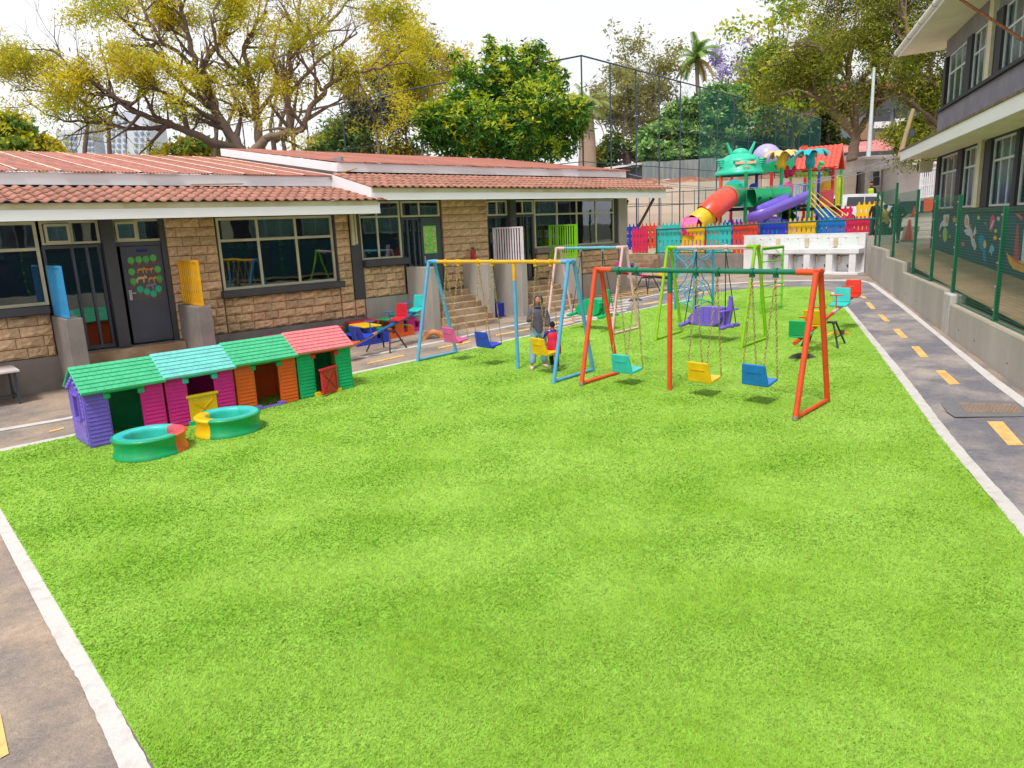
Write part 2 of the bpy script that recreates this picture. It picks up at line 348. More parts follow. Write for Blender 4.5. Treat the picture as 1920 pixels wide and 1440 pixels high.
for q in [[(1622,567),(1631,567),(1643,580),(1633,580)],[(1645,590),(1655,590),(1669.5,603.5),(1659,603.5)],[(1673,617),(1686,617),(1703,634),(1689,634)],
          [(1708,650),(1723,650),(1742,671),(1726,671)],[(1753,695),(1771,695),(1801,721),(1780,722)],[(1850,791),(1880,791),(1920,836),(1890,836)],[(1612,555),(1620,555),(1626,560),(1617,560)],
          [(0,1340),(2,1343),(17,1415),(0,1424)]]: dash(q)
for a, b in [((689,682),(757,667)),((822,653),(882,641)),((930,629),(994,617)),((1206,571),(1240,565)),((1040,606),(1085,597)),((92,810),(120,803)),((1290,553),(1330,547)),((1405,536),(1470,534))]:
    dash([(a[0],a[1]+1.3),(b[0],b[1]+1.3),(b[0],b[1]-1.3),(a[0],a[1]-1.3)])
for i in range(6):
    dash([(1048+4*i,609-6.4*i),(1172+3*i,588-5.2*i),(1172+3*i,585.6-5.2*i),(1048+4*i,606.2-6.4*i)], M_white, 'painted_stripe')
for i in range(5):
    dash([(1100+6*i,566-4.6*i),(1225,552-3.0*i),(1225,551-3.0*i),(1100+6*i,564.5-4.6*i)], M_yel, 'painted_stripe')
# worn patch, manhole
Mman = mat('rusty_plate', S(172,150,134,.8), rough=.7, scale=4, bump=.2, metal=.3)
mh = [G(*p) for p in [(1796,757),(1906,759),(1918,777),(1812,776)]]
sh = [G(*p) for p in [(1763,756),(1800,751),(1925,752),(1940,782),(1790,785),(1775,775)]]
c = sum(mh, Vector())/4; mt = thing('manhole_cover', 'rusty lattice manhole cover set in patched asphalt on the right lane', 'manhole cover', (c.x, c.y, gz(c.x)+.004), world=True)
m_ = MB(); m_.prism([(p.x, p.y) for p in sh], gz(c.x)+.004, gz(c.x)+.014, 'z'); m_.build('surround', mat('patch_asphalt', S(128,126,130,.84), rough=.9, scale=5, bump=.6), mt)
m_ = MB(); m_.prism([(p.x, p.y) for p in mh], gz(c.x)+.012, gz(c.x)+.019, 'z'); m_.build('plate', Mman, mt)
m_ = MB()
for k in range(-12, 24):
    for s_ in (0, 1):
        a = mh[0].lerp(mh[1], k/14); b = mh[3].lerp(mh[2], (k+(3 if s_ else -3))/14)
        ta = [a.lerp(b, t) for t in np.linspace(0, 1, 9)]
        ta = [p for p in ta if inpoly(np.array([[p.x, p.y]]), np.array([(q.x, q.y) for q in mh]))[0]]
        if len(ta) > 1: m_.tube([(p.x, p.y, gz(c.x)+.021) for p in (ta[0], ta[-1])], .004, 4)
m_.build('lattice', mat('lattice_metal', S(175,148,128,.7), rough=.6), mt, kind='stuff')
# ================================================================== CLASSROOM BLOCKS
M_stone = mat('rough_stone', S(188,152,114,1), rough=.9, scale=2.2, c2=S(228,198,164,1), c2pos=(.35,.68), bump=.7, bscale=14, island=.22)
M_mortar = mat('mortar', S(150,118,84,.8), rough=.95, scale=4, bump=.4)
M_fwhite = mat('fascia_white', S(246,244,248,.97), rough=.55, scale=1.2, c2=S(234,230,228,.95), c2pos=(.5,.8), stretch=(.3,1,3))
M_fcream = mat('fascia_cream', S(224,212,178,.85), rough=.6, scale=1.5, c2=S(206,190,150,.85))
M_frame = mat('frame_cream', S(214,208,180,.88), rough=.5, scale=3)
M_frameg = mat('frame_white', S(214,220,222,.88), rough=.5, scale=3)
M_dark = mat('dark_paint', S(78,77,84,.85), rough=.6, scale=2, bump=.05)
M_door = mat('door_paint', S(84,86,102,.85), rough=.5, scale=3, bump=.05)
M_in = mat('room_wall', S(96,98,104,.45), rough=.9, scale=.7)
M_tile = mat('clay_tile', S(146,92,76,.85), rough=.85, scale=2.5, c2=S(196,146,126,.88), c2pos=(.35,.68), bump=.3, bscale=25, island=.22)
M_corr = mat('corrugated_red', S(156,86,70,.76), rough=.65, scale=1.5, c2=S(208,136,116,.78), c2pos=(.32,.66), speck=.10, sscale=30, island=.12, stretch=(3,.45,1))
M_seam = mat('worn_seam', S(250,220,200,.85), rough=.8, scale=2.5, c2=S(214,150,128,.8), c2pos=(.50,.68))
M_glass = glassmat('window_glass', (.46,.54,.58), .12)
M_roomglow = None

# rock-faced stones, five shared meshes 1 x 1 x 1 (front faces -Y)
stone_meshes = []
for k in range(7):
    rs = random.Random(k); mb = MB(); nx, nz_ = 6, 4; vs = []
    for j in range(nz_+1):
        for i in range(nx+1):
            u, v = i/nx, j/nz_; e = min(u, 1-u)*min(1, 1)*4; e2 = min(v, 1-v)*4
            b_ = min(1, e)*min(1, e2)
            d_ = -.015 - b_*(.03+.05*rs.random()) + (.03*(v-.5) if b_ else 0)
            vs.append((u-.5+(rs.uniform(-.03,.03) if 0 < i < nx else 0), d_, v-.5+(rs.uniform(-.04,.04) if 0 < j < nz_ else 0)))
    fs = [(j*(nx+1)+i, j*(nx+1)+i+1, (j+1)*(nx+1)+i+1, (j+1)*(nx+1)+i) for j in range(nz_) for i in range(nx)]
    mb.add(vs, fs, False)
    edge = [i for i in range(nx+1)]+[(j+1)*(nx+1)-1 for j in range(1, nz_+1)]+[nz_*(nx+1)+i for i in range(nx-1, -1, -1)]+[j*(nx+1) for j in range(nz_-1, 0, -1)]
    n0 = len(edge); mb.add([vs[i] for i in edge]+[(vs[i][0], .03, vs[i][2]) for i in edge], [((i+1) % n0, i, i+n0, (i+1) % n0+n0) for i in range(n0)])
    stone_meshes.append(mesh_of(mb, 'stone', M_stone))
def stones(parent, x0, x1, z0, z1, Y, course=.2):
    n = max(1, round((z1-z0)/course)); h = (z1-z0)/n
    for j in range(n):
        x = x0; first = True
        while x < x1-.02:
            w = random.uniform(.3, .52) if not (first and j % 2) else random.uniform(.16, .3); first = False
            if x1-(x+w) < .14: w = x1-x
            piece('stone', random.choice(stone_meshes), parent, (x+w/2, Y, z0+h*(j+.5)), (0,0,0), (w-.012, 1.0, h-.014)); x += w
def window(parent, x0, x1, z0, z1, Y, mull=(), trans=(), fr=.05, m=None, name='window', pane_m=None):
    m = m or M_frame; f = MB()
    f.box(x0, x1, Y-.03, Y+.04, z0, z0+fr); f.box(x0, x1, Y-.03, Y+.04, z1-fr, z1)
    f.box(x0, x0+fr, Y-.028, Y+.038, z0+fr, z1-fr); f.box(x1-fr, x1, Y-.028, Y+.038, z0+fr, z1-fr)
    for t in trans: f.box(x0+fr, x1-fr, Y-.025, Y+.035, t-fr/2, t+fr/2)
    zz = [z0+fr]+sorted(trans)+[z1-fr]
    for q in mull:
        for a, b in zip(zz[:-1], zz[1:]):
            a2 = a+(fr/2 if a in trans else 0); b2 = b-(fr/2 if b in trans else 0)
            f.box(q-fr/2, q+fr/2, Y-.022, Y+.032, a2, b2)
    w = f.build(name, m, parent); xx = [x0]+list(mull)+[x1]
    if parent is not None and 'wx' in parent: w['wx'] = parent['wx']
    for a, b in zip(xx[:-1], xx[1:]):
        for c_, d_ in zip(([z0]+list(trans)), (list(trans)+[z1])):
            pb = MB(); pb.box(a+fr*.4, b-fr*.4, Y+.004, Y+.010, c_+fr*.4, d_-fr*.4); p = pb.build('pane', pane_m or M_glass, None)
            p.parent = w
            if parent is not None and 'wx' in parent:
                ox, oy, oz = parent['wx']; p.data.transform(Matrix.Translation((-ox, -oy, -oz)))
    if 'wx' in w: del w['wx']
    return w
def bx(parent, name, m, *a, **k): mb = MB(); mb.box(*a); return mb.build(name, m, parent, **k)

# S-shaped clay tile, one shared mesh
tb = MB(); TW, TL = .235, .385; pr_ = [(0,.0),(.03,.030),(.07,.048),(.11,.040),(.145,.012),(.19,.0),(.235,.004)]; vs = []
for y_ in (0, TL):
    for x_, z_ in pr_: vs.append((x_, y_, z_))
for y_ in (0, TL):
    for x_, z_ in pr_: vs.append((x_, y_, z_-.016))
q = len(pr_); fs = [(i, i+1, q+i+1, q+i) for i in range(q-1)]+[(2*q+i, 3*q+i, 3*q+i+1, 2*q+i+1) for i in range(q-1)]+[(i, 2*q+i, 2*q+i+1, i+1) for i in range(q-1)]+[(q+i, q+i+1, 3*q+i+1, 3*q+i) for i in range(q-1)]
tb.add(vs, fs, True); tile_me = mesh_of(tb, 'roof_tile', M_tile)
def tile_roof(parent, x0, x1, y0, z0, y1, z1, rows):
    sl = math.atan2(z1-z0, y1-y0); L = math.hypot(z1-z0, y1-y0)/rows
    for r_ in range(rows):
        x = x0
        while x < x1-.05:
            t = r_*L; piece('roof_tile', tile_me, parent, (x, y0+t*math.cos(sl), z0+t*math.sin(sl)+.012*random.random()*.6), (sl-.045, random.uniform(-.015,.015), random.uniform(-.012,.012)), (1, (L+.05)/TL, 1)); x += TW
def corr_roof(parent, x0, x1, y0, z0, y1, z1, seams=True):
    sl = math.atan2(z1-z0, y1-y0); L = math.hypot(z1-z0, y1-y0); W = .80; vs = []; nseg = 44
    mb = MB(); rows = 5
    for r_ in range(rows+1):
        for i in range(nseg+1): vs.append((W*i/nseg, L*r_/rows, .018*math.sin(i/nseg*2*math.pi*11)))
    mb.add(vs, [(r_*(nseg+1)+i, r_*(nseg+1)+i+1, (r_+1)*(nseg+1)+i+1, (r_+1)*(nseg+1)+i) for r_ in range(rows) for i in range(nseg)], True)
    me = mesh_of(mb, 'roof_sheet', M_corr); x = x0; k = 0
    sb = MB(); vs = []
    for r_ in range(31):
        w = .014+.012*random.random(); c_ = random.uniform(-.006,.006); vs += [(c_-w*2, L*r_/30, 0), (c_, L*r_/30, .012), (c_+w*2, L*r_/30, 0)]
    sb.add(vs, [(r_*3+i, r_*3+i+1, r_*3+i+4, r_*3+i+3) for r_ in range(30) for i in range(2)], True); sme = mesh_of(sb, 'worn_edge', M_seam)
    while x < x1-.1:
        w = min(1, (x1-x)/W); dz = .006*(k % 2)
        piece('roof_sheet', me, parent, (x, y0+random.uniform(-.03,.02), z0+dz), (sl+random.uniform(-.001,.001), 0, 0), (w*1.01, 1, 1))
        if seams: piece('worn_edge', sme, parent, (x+.01, y0, z0+.024), (sl, 0, 0), (random.uniform(.5,1.1), .995, 1))
        x += W; k += 1

def door_bars(parent, x0, x1, z0, z1, Y, xs_):
    f = MB(); f.box(x0, x1, Y-.02, Y+.03, z0, z0+.07); f.box(x0, x1, Y-.02, Y+.03, z1-.06, z1)
    for x in xs_: f.box(x-.025, x+.025, Y-.018, Y+.028, z0+.07, z1-.06)
    w = f.build('glazed_screen', M_door, parent); pb = MB(); pb.box(x0, x1, Y+.032, Y+.038, z0, z1); p = pb.build('pane', M_glass, parent); return w
# ---------------------------------------------------------------- block 1
B1 = thing('classroom_block', 'lower stone classroom block with red corrugated roof, nearest on the left', 'building', (4.0, 17.3, gz(4)), world=True)
YF = 17.3
bx(B1, 'plinth', M_concd, -6, 10.34, YF-.04, YF+.25, -.3, .71)
bx(B1, 'wall', M_mortar, 5.40, 6.53, YF+.025, YF+.25, .71, 3.45); bx(B1, 'wall', M_mortar, 6.535, 9.62, YF+.025, YF+.25, .71, 1.56); bx(B1, 'wall', M_mortar, 9.625, 10.03, YF+.025, YF+.25, .71, 3.45)
bx(B1, 'wall', M_mortar, -6, 2.97, YF+.025, YF+.25, .71, 1.6); bx(B1, 'wall', M_mortar, 10.035, 10.34, YF+.025, YF+.25, .71, 1.18)
stones(B1, .8, 2.96, .72, 1.58, YF, .215); stones(B1, 5.42, 6.52, .72, 3.42, YF, .208); stones(B1, 6.54, 9.61, .72, 1.54, YF, .205); stones(B1, 9.63, 10.02, .72, 3.42, YF, .208); stones(B1, 10.04, 10.33, .72, 1.18, YF, .23)
bx(B1, 'sill', M_dark, -4, 2.95, YF-.22, YF+.2, 1.60, 1.75, bevel=.008); bx(B1, 'sill', M_dark, 6.46, 9.68, YF-.2, YF+.2, 1.565, 1.72, bevel=.008)
window(B1, -1.4, 2.99, 1.76, 3.42, YF+.06, (-.4, .7, 1.8), (2.88,), .06)
window(B1, 3.05, 4.11, 2.95, 3.42, YF+.06, (3.60,), (), .045)
window(B1, 3.12, 3.56, 2.98, 3.36, YF-.0, (), (), .045)      # the open light hung in front
window(B1, 4.37, 5.38, 2.95, 3.42, YF+.06, (4.86,), (), .045); window(B1, 4.42, 4.83, 2.98, 3.37, YF+.0, (), (), .045)
window(B1, 6.58, 9.58, 1.725, 3.41, YF+.08, (7.56, 8.55), (2.88,), .06)
bx(B1, 'column', M_dark, 4.12, 4.36, YF-.12, YF+.2, .71, 3.44, bevel=.005); bx(B1, 'pilaster', M_dark, 10.03, 10.34, YF-.06, YF+.25, 1.185, 4.0, bevel=.005)
bx(B1, 'reveal', M_dark, 5.30, 5.395, YF-.02, YF+.2, .71, 3.44); bx(B1, 'reveal', M_dark, 9.59, 9.62, YF-.02, YF+.2, 1.73, 3.44)
door_bars(B1, 3.03, 4.11, .74, 2.93, YF+.08, (3.06, 3.57, 3.84, 4.07))
bx(B1, 'lintel', M_door, 4.37, 5.30, YF+.02, YF+.12, 2.86, 2.945)
dr = MB(); dr.box(4.46, 5.29, YF+.03, YF+.08, .75, 2.85); dr = dr.build('door', M_door, B1, bevel=.004)
def sub(parent_obj, root, name, mb, m, **k):
    ox, oy, oz = root['wx']; mb.v = [(a-ox, b-oy, c-oz) for a, b, c in mb.v]; return mb.build(name, m, parent_obj, world=False, **k)
h = MB(); h.box(4.50, 4.56, YF+.0, YF+.028, 1.70, 1.92); h.tube([(4.53, YF, 1.85), (4.53, YF-.05, 1.85), (4.63, YF-.05, 1.85)], .012, 6); sub(dr, B1, 'handle', h, mat('steel', S(205,205,205), rough=.3, metal=.7))
# door decoration: cut-out trees round paper animals
Mg1 = mat('paper_green', S(96,190,96,.8), rough=.8, island=.15); Mg2 = mat('paper_teal', S(50,190,150,.8), rough=.8, island=.12); Mbr = mat('paper_brown', S(170,110,70,.8), rough=.8); Mor = mat('paper_orange', S(222,160,60,.85), rough=.8, c2=S(180,110,60), scale=14); Mgy = mat('paper_grey', S(140,140,158,.8), rough=.8, scale=9); Mbg = mat('paper_beige', S(214,180,130,.85), rough=.8, scale=9)
h = MB(); h.box(4.545, 5.22, YF+.024, YF+.029, 1.66, 2.66); sub(dr, B1, 'poster_board', h, mat('board_grey', S(98,94,100,.8), rough=.8))
def disc(cx, cz, r, y, n=14): h = MB(); h.prism([(cx+r*math.cos(2*math.pi*i/n), cz+r*1.1*math.sin(2*math.pi*i/n)) for i in range(n)], y-.004, y, 'y'); return h
for i, (tx, tz) in enumerate([(4.64,2.55),(4.80,2.56),(4.95,2.56),(5.10,2.58),(4.62,2.31),(5.16,2.33),(4.63,2.10),(5.17,2.12),(4.74,1.92),(4.87,1.86),(5.00,1.80),(5.12,1.90)]):
    sub(dr, B1, 'paper_tree', disc(tx, tz, .068, YF+.02), Mg1 if tz > 2.0 else Mg2)
    h = MB(); h.prism([(tx-.035, tz-.125), (tx-.01, tz-.1), (tx+.01, tz-.1), (tx+.035, tz-.125), (tx+.013, tz-.06), (tx-.013, tz-.06)], YF+.012, YF+.015, 'y'); sub(dr, B1, 'paper_trunk', h, Mbr)
def animal(cx, cz, w, y):
    P_ = [(-.5,-.42),(-.42,-.42),(-.36,-.02),(.1,-.02),(.14,-.42),(.24,-.42),(.3,.05),(.38,.1),(.52,.0),(.6,.1),(.5,.32),(.36,.42),(.28,.25),(-.3,.25),(-.46,.12),(-.56,-.1)]
    h = MB(); h.prism([(cx+a*w, cz+b*w) for a, b in P_], y-.004, y, 'y'); return h
for cx, cz, w, m_ in [(4.82,2.33,.16,Mor),(4.99,2.32,.16,Mor),(4.80,2.14,.2,Mbg),(5.02,2.12,.17,Mor),(4.97,1.97,.2,Mgy)]: sub(dr, B1, 'paper_animal', animal(cx, cz, w, YF+.018), m_)
h = MB(); h.box(4.78, 5.0, YF+.02, YF+.026, 2.72, 2.78); sub(dr, B1, 'sign_plate', h, mat('plate_blue', S(30,40,110), rough=.5))
# interior so that the glass looks into rooms
def room(parent, x0, x1, y0, y1, z0, z1):
    r_ = MB(); r_.add([(x0,y0,z0),(x1,y0,z0),(x1,y1,z0),(x0,y1,z0),(x0,y0,z1),(x1,y0,z1),(x1,y1,z1),(x0,y1,z1)], [(0,1,2,3),(4,7,6,5),(1,2,6,5),(2,3,7,6),(3,0,4,7)]); return r_.build('room', M_in, parent)
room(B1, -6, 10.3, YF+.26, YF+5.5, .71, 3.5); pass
cols = [S(200,60,60), S(60,110,200), S(230,200,80), S(80,180,110), S(235,235,235), S(200,90,170)]
mch = [mat('chart_%s' % n_, c_, rough=.8) for n_, c_ in zip(('red','blue','yellow','green','white','pink'), cols)]
for k in range(26):
    x = 1.2+k*.36+random.uniform(-.05,.05); z = random.choice([2.15, 2.6])
    bx(B1, 'wall_chart', mch[k % 6], x, x+.26, YF+5.44, YF+5.47, z, z+.34)
for x in (3.4, 7.2, 8.8): bx(B1, 'classroom_table', mch[3], x, x+1.2, YF+1.6, YF+2.3, 1.28, 1.33); bx(B1, 'classroom_chair', mch[0], x+.3, x+.7, YF+1.0, YF+1.35, .72, 1.15)
bt = MB()
for x0_, x1_ in ((-1.3,2.9),(6.65,9.5)):
    k = 0; x = x0_
    while x < x1_:
        w_ = random.uniform(.14,.22); z_ = 2.68+.03*math.sin(x*3); bx(B1, 'paper_flag', mch[k % 6], x, x+w_, YF+.9, YF+.905, z_, z_+.16); x += w_+.05; k += 1
# eaves, tiles, upper roof
bx(B1, 'soffit', M_fcream, -6, 10.3, YF-1.0, YF+.3, 3.43, 3.47)
bx(B1, 'fascia_board', M_fwhite, -6, 10.32, YF-1.08, YF-1.03, 3.40, 3.60); bx(B1, 'fascia_board', M_fcream, -6, 10.32, YF-1.06, YF-1.01, 3.603, 3.72)
bx(B1, 'fascia_end', M_fwhite, 10.325, 10.36, YF-1.08, YF-.05, 3.40, 3.66)
tile_roof(B1, -3.3, 10.40, YF-1.13, 3.73, YF+.75, 4.14, 5)
bx(B1, 'roof_deck', M_dark, -6, 10.32, YF-1.0, YF+1.0, 3.60, 3.68)
bx(B1, 'fascia_board', M_fwhite, -6, 10.42, YF+.98, YF+1.03, 4.20, 4.457); bx(B1, 'clerestory_wall', M_dark, -6, 10.3, YF+1.25, YF+1.3, 3.7, 4.43)
corr_roof(B1, -5.8, 10.5, YF+.93, 4.47, YF+8.8, 5.70)
bx(B1, 'end_wall', M_concd, 10.30, 10.345, YF+.3, YF+8.7, 3.5, 4.4)
bx(B1, 'bracket_board', M_fcream, 10.04, 10.12, YF-.14, YF-.065, 2.62, 3.42); bx(B1, 'bracket_board', M_fcream, 10.15, 10.20, YF-.13, YF-.065, 2.64, 3.42)
# ---------------------------------------------------------------- block 2
B2 = thing('classroom_block', 'higher stone classroom block behind the swings with steps up to its doors', 'building', (16, 17.3, gz(16)), world=True)
bx(B2, 'plinth', M_conc, 10.35, 21.6, YF-.04, YF+.25, 0, 1.175)
for a in [(10.36,11.7,1.18,2.02),(13.12,14.88,1.18,3.8),(16.93,21.14,1.18,2.02)]: bx(B2, 'wall', M_mortar, a[0], a[1], YF+.025, YF+.25, a[2], a[3])
stones(B2, 10.37, 11.69, 1.19, 2.01, YF, .205); stones(B2, 13.14, 14.86, 1.19, 3.78, YF, .215); stones(B2, 16.95, 21.12, 1.19, 2.0, YF, .205)
bx(B2, 'sill', M_dark, 10.36, 11.78, YF-.2, YF+.2, 2.03, 2.2, bevel=.008); bx(B2, 'sill', M_concd, 16.9, 21.14, YF-.1, YF+.2, 2.03, 2.19, bevel=.008)
window(B2, 10.38, 11.69, 2.21, 3.75, YF+.06, (10.94,), (3.34,), .05)
window(B2, 11.74, 13.08, 3.31, 3.75, YF+.06, (12.36,), (), .05); door_bars(B2, 11.72, 12.36, 1.2, 3.29, YF+.08, (11.75, 11.95, 12.15, 12.33))
dr2 = MB(); dr2.box(12.38, 13.08, YF+.03, YF+.08, 1.2, 3.29); dr2 = dr2.build('door', mat('door_green_grey', S(78,92,98,.85), rough=.5), B2, bevel=.004)
h = MB(); h.box(12.45, 12.90, YF+.02, YF+.027, 2.27, 3.05); sub(dr2, B2, 'poster', h, mat('poster_green', S(150,226,100,1), rough=.7, scale=6, c2=S(110,210,90)))
Mpic = mat('poster_picture', S(200,120,90), rough=.7, scale=20, c2=S(240,235,220))
for i in range(8): sub(dr2, B2, 'picture', disc(12.53+(i % 2)*.28+random.uniform(-.02,.02), 2.95-.19*(i//2), .052, YF+.015), Mpic)
h = MB(); h.box(12.42, 12.47, YF, YF+.028, 2.0, 2.2); sub(dr2, B2, 'handle', h, _mats['steel'])
window(B2, 14.9, 15.74, 3.28, 3.74, YF+.06, (15.32,), (), .05); window(B2, 16.02, 16.9, 3.30, 3.74, YF+.06, (16.42,), (), .05)
bx(B2, 'column', M_dark, 15.75, 16.01, YF-.1, YF+.2, 1.18, 3.8); door_bars(B2, 16.03, 16.9, 1.2, 3.28, YF+.08, (16.06, 16.35, 16.62, 16.87)); door_bars(B2, 14.9, 15.74, 1.2, 3.27, YF+.1, (15.3,))
window(B2, 16.93, 20.98, 2.195, 3.75, YF+.06, (18.01, 18.99, 19.99), (3.28,), .055)
bx(B2, 'reveal', M_dark, 20.99, 21.14, YF+.0, YF+.2, 2.195, 3.8); bx(B2, 'corner_pier', M_conc, 21.145, 21.6, YF-.06, YF+.4, .2, 3.85, bevel=.005)
bx(B2, 'side_wall', M_conc, 21.35, 21.58, YF+.41, YF+8, .2, 3.9)
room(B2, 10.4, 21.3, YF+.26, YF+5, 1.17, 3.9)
for k in range(20): x = 10.8+k*.5; z = random.choice([2.5, 2.9]); bx(B2, 'wall_chart', mch[k % 6], x, x+.3, YF+4.94, YF+4.97, z, z+.34)
bx(B2, 'soffit', M_fcream, 10.3, 22.6, YF-.92, YF+.3, 3.80, 3.84)
bx(B2, 'fascia_board', M_fwhite, 10.24, 22.72, YF-1.0, YF-.95, 3.73, 3.92); bx(B2, 'fascia_board', M_fcream, 10.24, 22.72, YF-.98, YF-.93, 3.925, 4.04)
bx(B2, 'roof_deck', M_dark, 10.3, 22.65, YF-.9, YF+1.0, 3.92, 3.98)
h = MB(); h.prism([(YF-.99, 3.735), (YF+1.2, 3.735), (YF+1.2, 4.52), (YF+.9, 4.50), (YF-.99, 4.04)], 10.195, 10.235, 'x'); h.build('gable_board', M_fwhite, B2)
tile_roof(B2, 10.2, 23.0, YF-1.05, 4.05, YF+.85, 4.52, 5)
bx(B2, 'fascia_board', M_fwhite, 10.42, 22.9, YF+1.0, YF+1.05, 4.60, 4.838); bx(B2, 'clerestory_wall', M_dark, 10.6, 22.0, YF+1.3, YF+1.35, 4.0, 4.83)
corr_roof(B2, 10.5, 23.1, YF+.95, 4.85, YF+8.8, 6.02, seams=False)
h = MB(); h.hexa([(10.42,YF+1.06,4.60),(10.47,YF+1.06,4.60),(10.47,YF+8.9,5.78),(10.42,YF+8.9,5.78)], [(10.42,YF+1.06,4.83),(10.47,YF+1.06,4.83),(10.47,YF+8.9,6.02),(10.42,YF+8.9,6.02)]); h.build('rake_board', M_fwhite, B2)
bx(B2, 'gable_wall', mat('gable_grey', S(160,158,160,.8), rough=.8), 10.62, 10.7, YF+1.1, YF+8.6, 4.2, 5.0); h = MB(); h.hexa([(10.62,YF+2.5,5.0),(10.7,YF+2.5,5.0),(10.7,YF+8.6,5.0),(10.62,YF+8.6,5.0)], [(10.62,YF+2.5,5.01),(10.7,YF+2.5,5.01),(10.7,YF+8.6,5.9),(10.62,YF+8.6,5.9)]); h.build('gable_wall', _mats['gable_grey'], B2)
for y in (YF-.6, YF+.6): h = MB(); h.bar((21.6, y, 2.75), (22.5, y, 3.72), .06, .08); h.build('roof_brace', mat('brace_brown', S(92,78,72,.8), rough=.6), B2)
# loose slats and broken battens at the roof step
M_wood = mat('old_timber', S(205,170,125,.85), rough=.85, scale=5, stretch=(1,6,1))
for i, (a, b) in enumerate([((10.15,YF+.95,4.42),(10.75,YF+.8,4.62)),((10.5,YF+.75,4.58),(10.95,YF+.9,4.68)),((6.3,YF+.55,4.19),(7.6,YF+.7,4.23))]):
    h = MB(); h.bar(a, b, .09, .025); h.build('batten', M_wood, B2 if i < 2 else None) if i < 2 else h.build('batten', M_wood, B1)

# ---------------------------------------------------------------- wing walls, rails, steps
def wing(x0, x1, y0, ztop, label, x0b=None):
    t = thing('wing_wall', label, 'low wall', ((x0+x1)/2, y0, gz(x0)), world=True, group='rendered walls beside the classroom steps')
    bx(t, 'rendered_wall', M_concd if x0 < 8 else M_conc, x0, x1, y0, YF-.05, gz(x0)-.1, ztop, bevel=.012); return t
wing(2.97, 3.27, 16.0, 1.54, 'grey rendered wall under the blue slatted panel, left of the animal poster door'); wing(5.45, 5.75, 16.0, 1.52, 'grey rendered wall under the yellow slatted panel')
wing(11.72, 11.97, 16.1, 1.94, 'tall grey rendered wall right of the picnic tables'); wing(13.75, 13.98, 16.1, 1.90, 'grey rendered wall behind the first blue swing pole'); wing(15.0, 15.25, 16.0, 1.88, 'grey rendered wall under the pink slatted panel'); wing(17.42, 17.68, 16.0, 1.84, 'grey rendered wall under the lime green slatted panel')
def railing(name, label, x, y0, y1, z0, z1, m, n):
    t = thing('slatted_panel', label, 'railing panel', (x, y0, z0), world=True, group='painted metal slat panels on the wing walls')
    f = MB(); f.box(x-.022, x+.022, y0, y0+.045, z0, z1); f.box(x-.022, x+.022, y1-.045, y1, z0, z1); f.box(x-.02, x+.02, y0+.045, y1-.045, z0, z0+.04); f.box(x-.02, x+.02, y0+.045, y1-.045, z1-.04, z1)
    f.build('frame', m, t)
    w = (y1-y0-.09)/n; sm = MB(); sm.box(-.009, .009, 0, w*.42, 0, z1-z0-.08); me = mesh_of(sm, 'slat', m)
    for i in range(n): piece('slat', me, t, (x, y0+.045+w*(i+.24), z0+.04))
railing('a', 'sky blue slatted panel on the wall left of the glazed screen', 3.04, 16.0, 17.2, 1.55, 2.55, paint('paint_skyblue', 66,172,236), 9)
railing('a', 'orange yellow slatted panel on the wall beside the stone pier', 5.58, 16.0, 17.2, 1.53, 2.50, paint('paint_orangeyellow', 255,186,20), 9)
railing('a', 'pale pink slatted panel on the wall in front of the dark doorway', 15.12, 16.0, 17.35, 1.89, 2.92, paint('paint_palepink', 246,232,244,.95), 11)
railing('a', 'lime green slatted panel on the wall below the wide window', 17.5, 16.0, 17.25, 1.86, 2.92, paint('paint_lime', 140,222,32), 11)
def steps(label, x0, x1, ytop, ztop, n, depth=.27, zb=None):
    zb = gz(x0) if zb is None else zb; t = thing('steps', label, 'steps', ((x0+x1)/2, ytop-.3-n*depth, zb), world=True)
    hh = (ztop-zb)/n
    for i in range(n):
        y0 = ytop-.35-depth*(n-1-i)-(.0); bx(t, 'step', M_tan, x0+.004*i, x1-.004*i, y0, YF-.042-.001*i, zb-.1 if i == 0 else zb+hh*i+.001, zb+hh*(i+1), bevel=.01)
steps('tan concrete steps below the door with paper trees and animals', 3.28, 5.44, YF, .70, 3, .33)
steps('tan concrete steps between the two tall grey walls behind the pink and navy swings', 11.98, 13.74, YF, 1.17, 6, .26); steps('tan concrete steps behind the standing girl', 15.26, 17.41, YF, 1.17, 6, .26)
# fire extinguisher on the stone pier
t = thing('fire_extinguisher', 'red fire extinguisher hung on the stone pier behind the yellow swing beam', 'fire extinguisher', (14.05, YF-.14, 2.05), world=True)
h = MB(); h.lathe([(0,0),(.065,.0),(.07,.02),(.07,.22),(.05,.27),(.02,.29)], 14, (14.05, YF-.2, 2.02)); h.build('cylinder', plastic('ext_red', 200,30,40), t)
h = MB(); h.box(14.02, 14.12, YF-.22, YF-.18, 2.315, 2.37); h.tube([(14.05,YF-.2,2.34),(14.13,YF-.22,2.30),(14.14,YF-.25,2.12)], .012, 6); h.build('valve', M_dark, t)
# blue box and items at the foot of the walls
t = bx(None, 'storage_box', plastic('box_blue', 30,50,190), 14.4, 14.75, 16.55, 16.8, gz(14.4), gz(14.4)+.42, bevel=.02); tag(t, 'small blue plastic box standing behind the grey wall near the navy swing', 'box')
